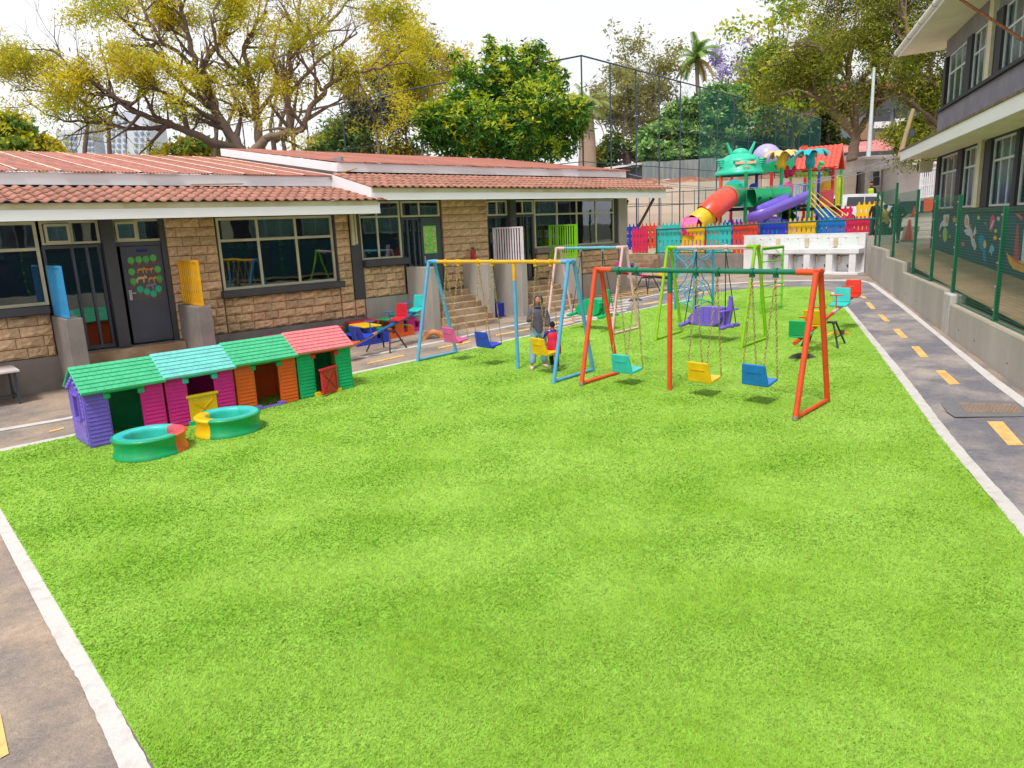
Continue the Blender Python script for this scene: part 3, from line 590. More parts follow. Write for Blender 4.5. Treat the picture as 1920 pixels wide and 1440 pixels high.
# rooftop end view: white table at far left
Mtl = mat('table_steel', S(70,75,82,.8), rough=.5); t = thing('work_table', 'white topped table with dark steel legs against the plinth at the left edge', 'table', (1.2, 16.6, 0), world=True)
c0 = G(38, 757); tz = .62; x1, y0 = c0.x+.02, c0.y-.02; x0 = x1-1.3; y1 = y0+.75
bx(t, 'table_top', mat('table_white', S(226,214,214,.9), rough=.5), x0-.06, x1+.06, y0-.06, y1+.06, tz, tz+.04, bevel=.006)
for a, b in ((x0,y0),(x1-.04,y0),(x0,y1-.04),(x1-.04,y1-.04)): bx(t, 'leg', Mtl, a, a+.04, b, b+.04, gz(a), tz-.001)
h = MB(); h.box(x1-.035, x1-.005, y0+.041, y1-.041, .12, .15); h.box(x0, x1-.04, y0+.3, y0+.33, .12, .15); h.build('stretcher', Mtl, t)
# ================================================================== PLAY THINGS ON THE YARD
C_ = dict(emerald_roof=(70,196,140), teal_roof=(120,214,208), coral_roof=(240,130,136), green=(0,164,98), teal=(60,208,202), magenta=(228,40,150), purple=(130,104,222), orange=(240,104,40), red=(214,40,60), yellow=(255,204,24), navy=(36,70,208), blue=(20,130,216), emerald=(14,188,124), coral=(228,92,104), pink=(240,100,170), lime=(150,205,10), crimson=(232,34,92), hotred=(236,50,20), peach=(246,170,130), cyan=(60,185,235), lilac=(190,178,230), vermilion=(240,78,52))  # roof tones are lighter copies: pale sky sheen painted into the plastic colour
PLC = {k: plastic('plastic_'+k, *v) for k, v in C_.items()}
M_groove = {}
def dens_rows(n): return n
def playhouse(loc, w, d, cwall, croof, cleft, opening, rz, label, cin=None, lintel=None):
    """front on local y=0, body behind it"""
    t = thing('playhouse', label, 'playhouse', loc, rz, 'plastic playhouses in a row on the turf')
    he, hr = .86, 1.13; W = PLC[cwall]; Lm = PLC[cleft]; ow = .19*w; pw = .30*w; th = .05
    # front posts of clapboard: thin boards over a backing
    def clap(name, m, x0, x1, z0, z1, y0, y1, axis='y'):
        mb = MB()
        if axis == 'y': mb.box(x0, x1, y0+.008, y1, z0, z1)
        else: mb.box(x0+.008, x1, y0, y1, z0, z1)
        o = mb.build(name, m, t, bevel=.004); n = int(round((z1-z0-.06)/.062)); h_ = (z1-z0-.06)/n; bm_ = MB()
        for i in range(n):
            zz = z0+.03+i*h_
            if axis == 'y': bm_.hexa([(x0+.025,y0-.006,zz+.004),(x1-.025,y0-.006,zz+.004),(x1-.025,y0+.009,zz+.004),(x0+.025,y0+.009,zz+.004)], [(x0+.025,y0+.002,zz+h_-.004),(x1-.025,y0+.002,zz+h_-.004),(x1-.025,y0+.009,zz+h_-.004),(x0+.025,y0+.009,zz+h_-.004)])
            else: bm_.hexa([(x0-.006,y0+.025,zz+.004),(x0+.009,y0+.025,zz+.004),(x0+.009,y1-.025,zz+.004),(x0-.006,y1-.025,zz+.004)], [(x0+.002,y0+.025,zz+h_-.004),(x0+.009,y0+.025,zz+h_-.004),(x0+.009,y1-.025,zz+h_-.004),(x0+.002,y1-.025,zz+h_-.004)])
        b = bm_.build('clapboards', m, o); return o
    clap('front_wall', Lm, 0, pw, 0, he-.02, 0, th); clap('front_wall', W, w-pw, w, 0, he-.02, 0, th)
    # side walls with window hole
    for x0, m in ((.0, Lm), (w-th, W)):
        sx = -1 if x0 == 0 else 1
        a = clap if x0 == 0 else None
        if x0 == 0:
            clap('side_wall', m, 0, th, .0, .40, .052, d, 'x'); clap('side_wall', m, 0, th, .402, he-.04, .052, .24, 'x'); clap('side_wall', m, 0, th, .402, he-.04, d-.30, d, 'x')
            g_ = MB(); g_.prism([(.052, he-.10), (d, he-.10), (d, he-.02), (d/2, hr-.03), (.052, he-.02)], .004, th-.004, 'x'); g_.build('gable', m, t)
            f = MB(); f.box(-.035, th, .235, d-.295, .375, .405); f.box(-.02, th, .235, .262, .406, he-.10); f.box(-.02, th, d-.325, d-.295, .406, he-.10); f.box(-.03, th, .235, d-.295, he-.12, he-.09); f.build('window_frame', m, t, bevel=.006)
            f = MB()
            for i in range(7): f.ball((-.01, .08+i*(d-.16)/6, he-.02+(.27-abs(i-3)*.075)*.75-.05), .035, 8)
            f.build('scallop_trim', m, t)
        else:
            g_ = MB(); g_.prism([(.052, 0), (d, 0), (d, he-.02), (d/2, hr-.03), (.052, he-.02)], x0, w, 'x'); g_.build('side_wall', m, t)
    bk = MB(); bk.box(.05, w-.05, d-.04, d-.005, 0, he-.02); bk.build('back_wall', PLC[cin or cwall], t)
    # lintel and roof
    li = PLC[lintel or croof]; f = MB(); f.box(pw-.06, w-pw+.06, -.015, th+.01, he-.09, he-.005); f.box(pw-.06, pw+.03, -.02, th, he-.17, he-.091); f.box(w-pw-.03, w-pw+.06, -.02, th, he-.17, he-.091); f.build('lintel', li, t, bevel=.01)
    RM = PLC.get(croof+'_roof', PLC[croof]); oh = .10; ox = .035; sl = math.atan2(hr-he, d/2)
    for sgn in (0, 1):
        L = (d/2+oh)/math.cos(sl); r_ = MB(); r_.box(-ox, w+ox, 0, L, -.035, 0); M4 = Matrix.Translation((0, -oh if sgn == 0 else d+oh, he-oh*math.tan(sl)+.035)) @ (Matrix.Rotation(sl, 4, 'X') if sgn == 0 else Matrix.Rotation(math.pi-sl, 4, 'X') @ Matrix.Scale(-1, 4, (0,0,1)))
        r2_ = MB(); r2_.add([M4 @ Vector(v) for v in r_.v], r_.f); pr = r2_.build('roof', RM, t, bevel=.008)
        if sgn == 0:
            s_ = MB(); rows = 7; k = 0
            for j in range(rows):
                y0_ = L*j/rows+.006; y1_ = L*(j+1)/rows; xx = -ox+.01-(.05 if j % 2 else 0)
                while xx < w+ox-.02:
                    a_ = max(xx, -ox+.008); b_ = min(xx+.098, w+ox-.008)
                    if b_-a_ > .015: s_.hexa([M4 @ Vector(v) for v in [(a_,y0_,0),(b_,y0_,0),(b_,y1_,0),(a_,y1_,0)]], [M4 @ Vector(v) for v in [(a_+.003,y0_+.003,.013),(b_-.003,y0_+.003,.013),(b_-.003,y1_-.003,.004),(a_+.003,y1_-.003,.004)]])
                    xx += .103
            s_.build('shingles', RM, pr, kind='stuff')
    sb = MB(); sb.box(pw-.04, w-pw+.04, -.03, .06, 0, .035); sb.box(pw-.05, pw+.06, -.04, .06, .001, .075); sb.box(w-pw-.06, w-pw+.05, -.04, .06, .001, .075); sb.build('threshold', PLC[opening[1]], t, bevel=.008)
    if opening[0] == 'half':
        dm = PLC['yellow']; f = MB(); f.box(pw-.01, w-pw+.01, .0, .04, .04, .44); do = f.build('door', dm, t, bevel=.008); f = MB(); f.box(pw-.04, w-pw+.04, -.02, .055, .441, .485); f.build('door_cap', dm, do, bevel=.008)
        f = MB()
        for a, b in (((pw+.05,.10),(w-pw-.05,.38)),((pw+.05,.38),(w-pw-.05,.10))): f.bar((a[0],-.004,a[1]),(b[0],-.004,b[1]),.012,.01,(0,1,0))
        f.build('brace', dm, do)
    if opening[0] == 'open':
        dm = PLC['red']; M4 = Matrix.Translation((w-pw, -.01, 0)) @ Matrix.Rotation(R(-112), 4, 'Z'); L = w-2*pw
        M4 = Matrix.Translation((w-pw-.02, 0, 0)) @ Matrix.Rotation(R(180+24), 4, 'Z')
        f = MB(); f.box(0, L, -.02, .02, .04, .47, M4); do = f.build('door', dm, t, bevel=.006); f = MB(); f.box(-.01, L+.02, -.035, .035, .471, .51, M4); f.build('door_cap', dm, do, bevel=.006)
        f = MB()
        for s_ in (-.028, .028):
            for a, b in (((.05,.10),(L-.05,.42)),((.05,.42),(L-.05,.10)),((.03,.07),(L-.03,.07)),((.03,.44),(L-.03,.44)),((.03,.07),(.03,.44)),((L-.03,.07),(L-.03,.44))):
                f.bar(M4 @ Vector((a[0],s_,a[1])), M4 @ Vector((b[0],s_,b[1])), .022, .014, M4.to_3x3() @ Vector((0,1,0)))
        f.build('brace', dm, do)
        f = MB(); f.box(w-th-.02, w-th-.004, .25, .62, .42, .74); f.build('window_shutter', PLC['yellow'], t)
    return t
rzh = math.atan2(.10, 4.4)
def hloc(x, y): return (x, y, gz(x)+.012)
playhouse(hloc(2.21,11.66), 1.10, .84, 'magenta', 'emerald', 'purple', ('none','navy'), rzh, 'playhouse with green roof, purple left side and magenta right wall, farthest left', 'green', 'emerald')
playhouse(hloc(3.35,11.70), 1.07, .84, 'magenta', 'teal', 'magenta', ('half','emerald'), rzh, 'magenta playhouse with pale turquoise roof and yellow half door', 'magenta', 'teal')
playhouse(hloc(4.46,11.74), 1.08, .84, 'orange', 'emerald', 'orange', ('none','purple'), rzh, 'orange playhouse with green roof and open doorway', 'orange', 'green')
playhouse(hloc(5.58,11.78), 1.08, .84, 'emerald', 'coral', 'emerald', ('open','yellow'), rzh, 'green playhouse with pink red roof and red door standing open', 'emerald', 'red')

# ring shaped pools of curved segments
def pool(cx, cy, r, segs, label, rz):
    t = thing('ball_pit_ring', label, 'ring planter', (cx, cy, gz(cx)+.012), rz, 'round plastic rings in front of the playhouses')
    H = .27
    for a0, a1, cout, crim in segs:
        prof = [(r+.02,0),(r+.02,.035),(r+.004,.05),(r-.012,.13),(r-.008,.20),(r+.010,.235),(r+.02,.255),(r+.005,.275),(r-.02,.28)]
        mb = MB(); mb.lathe(prof, 18, a0=R(a0), a1=R(a1-.3)); s_ = mb.build('segment', PLC[cout], t)
        mb = MB(); mb.lathe([(r-.02,.2805),(r-.13,.28),(r-.15,.262),(r-.155,.22),(r-.14,.04),(r-.14,0)], 18, a0=R(a0), a1=R(a1-.3)); mb.build('rim', PLC[crim], s_)
        mb = MB(); pl = prof+[(r-.13,.28),(r-.15,.262),(r-.155,.22),(r-.14,0)]
        for aa in (R(a0), R(a1-.3)): mb.add([(q*math.cos(aa), q*math.sin(aa), z) for q, z in pl], [tuple(range(len(pl)))])
        mb.build('joint_face', PLC[cout], s_)
    mb = MB(); mb.lathe([(0,.012),(r-.15,.012)], 24); mb.build('floor', M_turf, t)
    return t
c1 = G(283, 858); c2 = G(433, 818)
pool(c1.x+.09, c1.y+.26, .47, [(-152,-62,'green','teal'),(-62,28,'orange','coral'),(28,118,'teal','teal'),(118,208,'green','teal')], 'round green plastic ring with turquoise rim and one orange red segment', 0)
pool(c2.x+.10, c2.y+.30, .465, [(-145,-55,'green','teal'),(-55,35,'green','teal'),(35,125,'teal','teal'),(125,215,'yellow','yellow')], 'round green plastic ring with turquoise rim and one yellow segment', R(0))

# ---------------------------------------------------------------- swings
M_chain = mat('chain_rust', S(150,124,84,.9), rough=.4, scale=30, metal=.35, c2=S(236,206,150,.95))
M_bolt = mat('bolt_steel', S(190,190,190), rough=.3, metal=.8)
def chain(parent, a, b, name='chain'):
    a, b = Vector(a), Vector(b); L = (b-a).length; n = max(2, int(L/.041)); d = (b-a)/n; u = d.normalized(); s1 = u.cross(Vector((0,1,0.01))).normalized(); s2 = u.cross(s1); mb = MB()
    for i in range(n):
        c = a+d*(i+.5); w = s1 if i % 2 else s2; h_ = .5*d.length+.007; pts = []
        for k in range(6):
            an = 2*math.pi*k/6; pts.append(c+u*math.cos(an)*h_*1.05+w*math.sin(an)*.0145)
        mb.tube(pts, .0048, 4, closed=True)
    return mb.build(name, M_chain, parent, kind='stuff')
def swing_frame(name, label, A1, A2, B1_, B2_, h, cleg, cbeam, mid=None, hang=(), ext=.22, rt=.036):
    """A1,A2 feet of the first end, B1,B2 of the second (x,y)"""
    f = [Vector((p[0], p[1], gz(p[0])+.012)) for p in (A1, A2, B1_, B2_)]
    ca = (f[0]+f[1])/2; cb = (f[2]+f[3])/2; ta = Vector((ca.x, ca.y, ca.z+h)); tb_ = Vector((cb.x, cb.y, cb.z+h)); ctr = (ca+cb)/2
    t = thing(name, label, 'swing frame', tuple(ctr), world=True, group='painted tube swing frames on the turf')
    ax = (tb_-ta).normalized(); sdv = Vector((ax.y, -ax.x, 0)).normalized()
    for tp, p, q in ((ta, f[0], f[1]), (tb_, f[2], f[3])):
        for foot in (p, q):
            s_ = 1 if (foot-tp).dot((q-p)) > 0 else -1; top = tp+(q-p).normalized()*s_*.075
            mb = MB(); mb.tube([foot, top], rt, 12); mb.build('leg', cleg, t)
        if ext > .25:
            for foot in (p, q): mb = MB(); mb.tube([foot, foot.lerp(tp, .028)], rt*1.06, 12); mb.build('rusted_foot', Mman, t)
        mb = MB(); mb.tube([p+Vector((0,0,.035)), q+Vector((0,0,.035))], rt*.8, 10); mb.build('foot_rail', cleg, t)
        s2 = 1 if tp is ta else -1; mb = MB(); mb.tube([tp-(q-p).normalized()*.10, tp+(q-p).normalized()*.10], rt*1.12, 12); mb.tube([tp-ax*s2*.04, tp+ax*s2*ext], rt*1.15, 12); o = mb.build('corner_sleeve', cleg, t)
        mb = MB()
        for k in (.08, .17): mb.tube([tp+ax*s2*k+Vector((0,0,rt*1.1))-sdv*.01, tp+ax*s2*k+Vector((0,0,rt*1.5))-sdv*.012], .012, 6)
        for k in (.06, .17): mb.ball(tuple(tp+ax*s2*k-sdv*rt*1.15), .013, 6)
        mb.build('bolt', M_bolt, t)
    mb = MB(); mb.tube([ta+ax*.1, tb_-ax*.1], rt*.98, 14); mb.build('beam', cbeam, t)
    if mid:
        c = ta+ax*(mid[0]); g_ = Vector((c.x, c.y, gz(c.x)+.012)); mb = MB(); mb.tube([g_, c-Vector((0,0,.36))], rt, 12); mb.build('post', mid[1], t)
        mb = MB(); mb.tube([c-Vector((0,0,.359)), c-Vector((0,0,rt))], rt*1.04, 12); mb.build('post_sleeve', mid[2], t)
    hp = []
    for s_ in hang:
        c = ta+ax*s_; mb = MB(); mb.tube([c-ax*.026, c+ax*.026], rt*1.35, 12); mb.box(c.x-.022, c.x+.022, c.y-.035, c.y+.035, c.z-.085, c.z-rt*1.2); mb.build('hanger', cbeam, t); hp.append(c-Vector((0,0,.09)))
    return t, hp
def swing_seat(name, label, h1, h2, zseat, color, back=-1, push=0.0, yaw=0.0):
    """hangers h1,h2; bottom of the backrest at world height zseat; the backrest is on the -x side"""
    c = (h1+h2)/2; t = thing('chair_swing', label, 'swing seat', (c.x+push, c.y, zseat), world=True, group='chair shaped swing seats on chains')
    m = PLC[color]; cx = c.x+push; cy = c.y; cz, sn = math.cos(yaw), math.sin(yaw)
    def T(x, y, z): return (cx+x*cz-y*sn, cy+x*sn+y*cz, zseat+z)
    mb = MB(); hw0, hw1 = .215, .185
    mb.hexa([T(-.17,-hw0,.0),T(-.125,-hw0,.0),T(-.125,hw0,.0),T(-.17,hw0,.0)], [T(-.235,-hw1,.33),T(-.195,-hw1,.33),T(-.195,hw1,.33),T(-.235,hw1,.33)]); mb.build('backrest', m, t, bevel=.016)
    mb = MB(); mb.hexa([T(-.235+.021,-hw1*.62,.195),T(-.20,-hw1*.62,.195),T(-.20,hw1*.62,.195),T(-.235+.021,hw1*.62,.195)], [T(-.222,-hw1*.62,.210),T(-.2,-hw1*.62,.21),T(-.2,hw1*.62,.21),T(-.222,hw1*.62,.21)]); mb.build('back_rib', m, t)
    mb = MB(); mb.hexa([T(-.124,-hw0,.0),T(.20,-.17,.03),T(.20,.17,.03),T(-.124,hw0,.0)], [T(-.124,-hw0,.045),T(.21,-.17,.07),T(.21,.17,.07),T(-.124,hw0,.045)]); mb.build('seat', m, t, bevel=.014)
    mb = MB(); mb.hexa([T(.05,-.035,-.05),T(.13,-.035,-.05),T(.13,.035,-.05),T(.05,.035,-.05)], [T(.02,-.05,.02),T(.17,-.05,.02),T(.17,.05,.02),T(.02,.05,.02)]); mb.build('under_block', m, t, bevel=.008)
    if h1.y < h2.y: h1, h2 = h2, h1
    for hh, sy in ((h1, 1), (h2, -1)):
        chain(t, hh, T(-.215, sy*.16, .335)); chain(t, hh, T(.19, sy*.168, .07))
    return t
SB = paint('swing_blue', 96,178,228); SY = paint('swing_yellow', 250,186,30); SO = paint('swing_orange', 246,88,44); SGn = paint('swing_green', 20,122,96); SP = paint('swing_pink', 250,196,206); SPb = paint('swing_paleblue', 110,190,214); SLm = paint('swing_lime', 152,208,30)
fa, hp = swing_frame('swing_set', 'sky blue swing frame with yellow crossbeam and three chain seats, children beside it', (8.84,12.83), (9.94,12.86), (9.0,8.87), (10.16,8.95), 2.10, SB, SY, mid=(2.50, SB, SY), hang=(.47, .88, 1.50, 1.90, 3.07, 3.45))
swing_seat('s', 'pink swing seat under the yellow beam, the leftmost seat', hp[0], hp[1], .56, 'pink', push=.0); swing_seat('s', 'navy blue swing seat under the yellow beam, left of the middle pole', hp[2], hp[3], .54, 'navy'); swing_seat('s', 'orange yellow swing seat beside the toddler in the red bib', hp[4], hp[5], .53, 'yellow', yaw=R(-3))
fb, hp = swing_frame('swing_set', 'orange red swing frame with dark green crossbeam, nearest on the turf', (9.16,8.35), (10.19,8.38), (9.25,4.5), (10.41,4.58), 1.96, SO, SGn, mid=(1.46, SO, SGn), hang=(.44, .80, 1.93, 2.30, 2.86, 3.22), ext=.3, rt=.040)
swing_seat('s', 'turquoise swing seat on the green beam, left of the orange middle pole', hp[0], hp[1], .38, 'teal'); swing_seat('s', 'yellow swing seat on the green beam, between the turquoise and the blue seat', hp[2], hp[3], .40, 'yellow'); swing_seat('s', 'bright blue swing seat on the green beam, nearest the right end of the frame', hp[4], hp[5], .46, 'blue')
fc, hpp = swing_frame('swing_set', 'pale pink swing frame with light blue crossbeam carrying the green plane glider', (13.35,13.35), (14.45,13.4), (13.47,11.25), (14.6,11.32), 2.07, SP, SPb, hang=(.75, 1.45), rt=.034)
fd, hpl = swing_frame('swing_set', 'lime green swing frame with pink crossbeam carrying the purple plane glider', (13.4,9.90), (14.62,10.04), (13.52,7.8), (14.7,7.89), 2.05, SLm, SP, hang=(.70, 1.43), rt=.036)
M_strap = mat('strap_black', S(50,46,48,.8), rough=.8)
def glider(label, h1, h2, z, color, long_=1.35):
    c = (h1+h2)/2; t = thing('plane_glider', label, 'glider swing', (c.x, c.y, z), R(-90), 'plane shaped gliders hung from swing frames'); m = PLC[color]
    # local +x runs to the right of the picture (world -y)
    mb = MB(); mb.prism([(-.46,.06),(-.50,.14),(-.40,.26),(-.26,.38),(-.12,.42),(.26,.42),(.30,.40),(.34,.20),(.30,.08),(.1,.0),(-.25,.0)], -.13, .13, 'y'); b = mb.build('body', m, t, bevel=.035, seg=3)
    mb = MB()
    for q in (-.1, .05, .2): mb.box(q, q+.02, -.142, -.125, .08, .38)
    mb.build('body_rib', m, b, bevel=.004)
    mb = MB(); mb.prism([(.34,.04),(.50,.06),(.56,.40),(.54,.66),(.48,.68),(.46,.45),(.36,.36)], -.035, .035, 'y'); mb.build('tail_fin', m, t, bevel=.02)
    mb = MB(); mb.box(.42, .52, -.34, .34, .34, .375); mb.build('tail_plane', m, t, bevel=.015)
    for x in (-.54, .50):
        mb = MB(); mb.tube([(x,-.38,.0),(x,-.28,.01),(x,0,.03),(x,.28,.01),(x,.38,.0)], [.04,.06,.05,.06,.04], 10, flat=.8); mb.build('foot_rest', m, t)
    mb = MB(); mb.tube([(-.62,0,.03),(-.3,0,.02),(.3,0,.02),(.60,0,.03)], .05, 10); mb.build('keel', m, t)
    mb = MB(); mb.tube([(-.34,-.16,.42),(-.34,.16,.42)], .014, 6); mb.tube([(-.34,0,.3),(-.34,0,.42)], .014, 6); mb.build('handlebar', PLC['blue'] if color == 'emerald' else PLC['lilac'], t)
    for hh, sx in ((h1, -1), (h2, 1)):
        lx = c.y-hh.y; mb = MB()
        for ex, ey in ((sx*.52, -.22), (sx*.52, .22)): mb.bar((lx, 0, hh.z-z), (ex, ey, .03), .022, .012)
        mb.build('strap', M_strap, t)
    return t
glider('green plastic plane glider hung under the pink frame', hpp[0], hpp[1], .62, 'emerald'); glider('purple plastic plane glider hung under the lime green frame', hpl[0], hpl[1], .58, 'purple')

# climbing set: blue web tower, pink bars across, lime ladder
t = thing('climbing_frame', 'climbing frame with light blue web tower, overhead pink bars and lime green ladder', 'climbing frame', (18.4, 10.8, gz(18.4)), world=True)
zt = 2.08; zg = gz(18.2); MC = paint('web_blue', 50,176,224); ML = paint('ladder_lime', 120,216,60)
xL, xR, yT, yB = 18.05, 19.2, 9.88, 11.85
for x in (xL, xR): mb = MB(); mb.tube([(x,yT,zg),(x,yT,zt)], .026, 8); mb.build('ladder_side', ML, t)
for k in range(6): z_ = zg+.12+k*.32; mb = MB(); mb.tube([(xL,yT,z_),(xR,yT,z_)], .018, 8); mb.build('rung', ML, t)
mb = MB(); mb.tube([(xL,yT,zt),(xR,yT,zt)], .026, 8); mb.tube([(xL,yT+.3,zt),(xL,yT,zt-.3)], .018, 6); mb.tube([(xR,yT+.3,zt),(xR,yT,zt-.3)], .018, 6); mb.build('corner_brace', ML, t)
for x in (xL, xR): mb = MB(); mb.tube([(x,yT,zt),(x,yB,zt)], .026, 8); mb.build('top_rail', SP, t)
for k in range(1, 7): y_ = yT+(yB-yT)*k/7; mb = MB(); mb.tube([(xL,y_,zt-.01),(xR,y_,zt-.01)], .018, 8); mb.build('overhead_bar', paint('bar_coral', 240,150,140), t)
# web tower at the far end: four posts and a web of rods between them
A = (17.35, 11.55); Bq = (18.75, 11.95); pw_ = [(17.35,11.5),(18.75,11.95),(18.1,12.6)]
pw_ = [(17.35,11.5),(17.95,12.55),(19.0,11.95)]
for x, y in pw_: mb = MB(); mb.tube([(x,y,gz(x)),(x,y,zt)], .034, 8); mb.build('tower_post', MC, t)
mb = MB(); rr = random.Random(5)
for a, b in ((pw_[0],pw_[1]),(pw_[1],pw_[2]),(pw_[0],pw_[2])):
    def W_(u, z): return (a[0]+(b[0]-a[0])*u, a[1]+(b[1]-a[1])*u, zg+z*(zt-zg))
    nodes = [(.5,.86),(.2,.72),(.8,.74),(.5,.62),(.28,.5),(.74,.48),(.5,.34),(.22,.22),(.78,.2),(.5,.1)]
    links = [((0,.95),(.2,.86)),((1,.95),(.8,.86)),((0,.8),(.2,.86)),((1,.8),(.8,.86)),((.2,.86),(.5,.80)),((.8,.86),(.5,.80)),((.5,.8),(.30,.68)),((.5,.8),(.74,.68)),((.30,.68),(.0,.55)),((.30,.68),(.46,.52)),((.74,.68),(.46,.52)),((.74,.68),(1,.54)),((.46,.52),(.3,.36)),((.46,.52),(.76,.4)),((.3,.36),(0,.25)),((.3,.36),(.5,.3)),((.76,.4),(.5,.3)),((.76,.4),(1,.12)),((.5,.3),(.34,.12)),((.34,.12),(0,.06)),((.34,.12),(.7,.14)),((.7,.14),(1,.06)),((0,.12),(.5,.3)),((0,.4),(.3,.36))]
    for p, q in links: mb.tube([W_(*p), W_(*q)], .014, 5)
mb.build('web', MC, t)
mb = MB()
for p, q in ((0,1),(1,2),(0,2)): mb.tube([(pw_[p][0],pw_[p][1],zt),(pw_[q][0],pw_[q][1],zt)], .03, 8)
mb.build('top_ring', MC, t)

# ---------------------------------------------------------------- seesaws
M_blk = mat('black_steel', S(52,54,62,.8), rough=.45)
def seesaw(label, piv, ang, pz, tilt, half, seats, beam_cols, legs_half=.33, w=.30):
    zg = gz(piv[0]); t = thing('seesaw', label, 'seesaw', (piv[0], piv[1], zg), ang, 'four seat seesaws')
    hz = pz-zg
    mb = MB()
    for s_ in (-1, 1):
        mb.tube([(s_*legs_half, -.36, 0), (s_*.10, -.20, hz-.05)], .02, 8); mb.tube([(s_*legs_half, .36, 0), (s_*.10, .20, hz-.05)], .02, 8)
    for s_ in (-1, 1): mb.tube([(-.13,s_*.20,hz-.05),(.13,s_*.20,hz-.05)], .022, 8); mb.tube([(-.25,s_*.30,.22),(.25,s_*.30,.22)], .014, 6)
    mb.tube([(0,-.22,hz-.04),(0,.22,hz-.04)], .026, 8); mb.build('stand', M_blk, t)
    ct, st = math.cos(tilt), math.sin(tilt)
    def T(s, y, z): return (s*ct-z*st, y, hz+s*st+z*ct)
    for (a, b, cm) in beam_cols:
        mb = MB(); mb.tube([T(a,0,.01), T(b,0,.01)], .04, 10); mb.build('beam', cm, t)
    for s, cm, face in seats:      # face: +1 the sitter looks towards +s; backrest behind
        g_ = face; pts0 = [T(s-.17*g_,-.18,.06),T(s+.20*g_,-.18,.06),T(s+.20*g_,.18,.06),T(s-.17*g_,.18,.06)]; pts1 = [T(s-.17*g_,-.18,.10),T(s+.20*g_,-.18,.10),T(s+.20*g_,.18,.10),T(s-.17*g_,.18,.10)]
        if g_ < 0: pts0 = [pts0[i] for i in (1,0,3,2)]; pts1 = [pts1[i] for i in (1,0,3,2)]
        mb = MB(); mb.hexa(pts0, pts1); mb.build('seat', PLC[cm], t, bevel=.012)
        p0 = [T(s-.17*g_,-.18,.101),T(s-.13*g_,-.18,.101),T(s-.13*g_,.18,.101),T(s-.17*g_,.18,.101)]; p1 = [T(s-.24*g_,-.155,.40),T(s-.205*g_,-.155,.40),T(s-.205*g_,.155,.40),T(s-.24*g_,.155,.40)]
        if g_ < 0: p0 = [p0[i] for i in (1,0,3,2)]; p1 = [p1[i] for i in (1,0,3,2)]
        mb = MB(); mb.hexa(p0, p1); mb.build('backrest', PLC[cm], t, bevel=.014)
        mb = MB(); mb.tube([T(s+.30*g_,0,.03), T(s+.33*g_,0,.34)], .014, 6); mb.tube([T(s+.33*g_,-.13,.34), T(s+.33*g_,.13,.34)], .016, 6); mb.build('handle', beam_cols[0][2], t)
    return t
SSb = paint('seesaw_blue', 30,110,180); SSp = paint('seesaw_peach', 222,160,110); SSr = paint('seesaw_red', 214,40,70); SSk = paint('seesaw_palepink', 240,190,196); SSo = paint('seesaw_orange', 238,84,40)
seesaw('blue beam seesaw with navy, red and turquoise seats beside the green playhouse', (9.32,14.78), math.atan2(.9,2.75), .66, R(10.5), 1.45, [(-.82,'navy',1),(-1.35,'orange',1),(.56,'red',-1),(1.30,'teal',-1)], [(-.35,1.42,SSb),(-1.0,-.351,SSp),(-1.42,-1.001,SSp)])
seesaw('crimson beam seesaw with pink, blue, yellow and green seats on the far paving', (21.25,16.05), math.atan2(-.45,2.3), .98, R(-9), 1.3, [(-1.2,'pink',1),(-.62,'blue',1),(.55,'yellow',-1),(1.15,'emerald',-1)], [(-1.35,0,SSr),(0.001,1.3,M_blk)])
seesaw('orange and pink beam seesaw on the turf by the right lane', (14.62,6.58), math.atan2(.72,4.0), .78, R(5.5), 2.1, [(-1.62,'emerald',1),(-.70,'yellow',1),(1.22,'teal',-1),(2.2,'hotred',-1)], [(-2.0,-.9,SSo),(-.899,.6,SSo),(.601,2.4,SSk)], .30)
# half buried tyres as bump stops
def half_tyre(label, x, y, rz, r, m, stripes=None, hgt=.09):
    t = thing('half_tyre', label, 'tyre', (x, y, gz(x)), rz, 'half buried tyres under seesaw ends'); 
    for a0, a1, mm in ([(0,1,m)] if not stripes else stripes):
        pts = [(r*math.cos(math.pi*(a0+(a1-a0)*k/8)), 0, hgt*math.sin(math.pi*(a0+(a1-a0)*k/8))-.05) for k in range(9)]
        mb = MB(); mb.tube(pts, .062, 10, flat=1.2); mb.build('tread', mm, t)
    return t
My = mat('tyre_yellow', S(226,190,40,.85), rough=.75, scale=6, c2=S(200,160,40)); Mk = mat('tyre_grey', S(98,98,96,.7), rough=.9, scale=6); Mp = mat('tyre_peach', S(232,160,110,.85), rough=.8, scale=5, c2=S(214,120,60))
p = G(1324+176, 672); half_tyre('grey half tyre in the turf under the green seesaw seat', 13.2, 6.33, R(-48), .21, Mk)
half_tyre('yellow half tyre with a dark band in the turf beside the right lane', 15.95, 6.83, R(-48), .22, My, [(0,.38,My),(.38,.5,Mk),(.5,1,My)])
half_tyre('peach coloured half tyre on the paving behind the blue swing leg', 10.95, 15.12, R(-20), .24, Mp, None, .22)
half_tyre('dark grey half tyre on the far paving behind the pink swing frame', 19.2, 15.0, R(-30), .2, Mk)
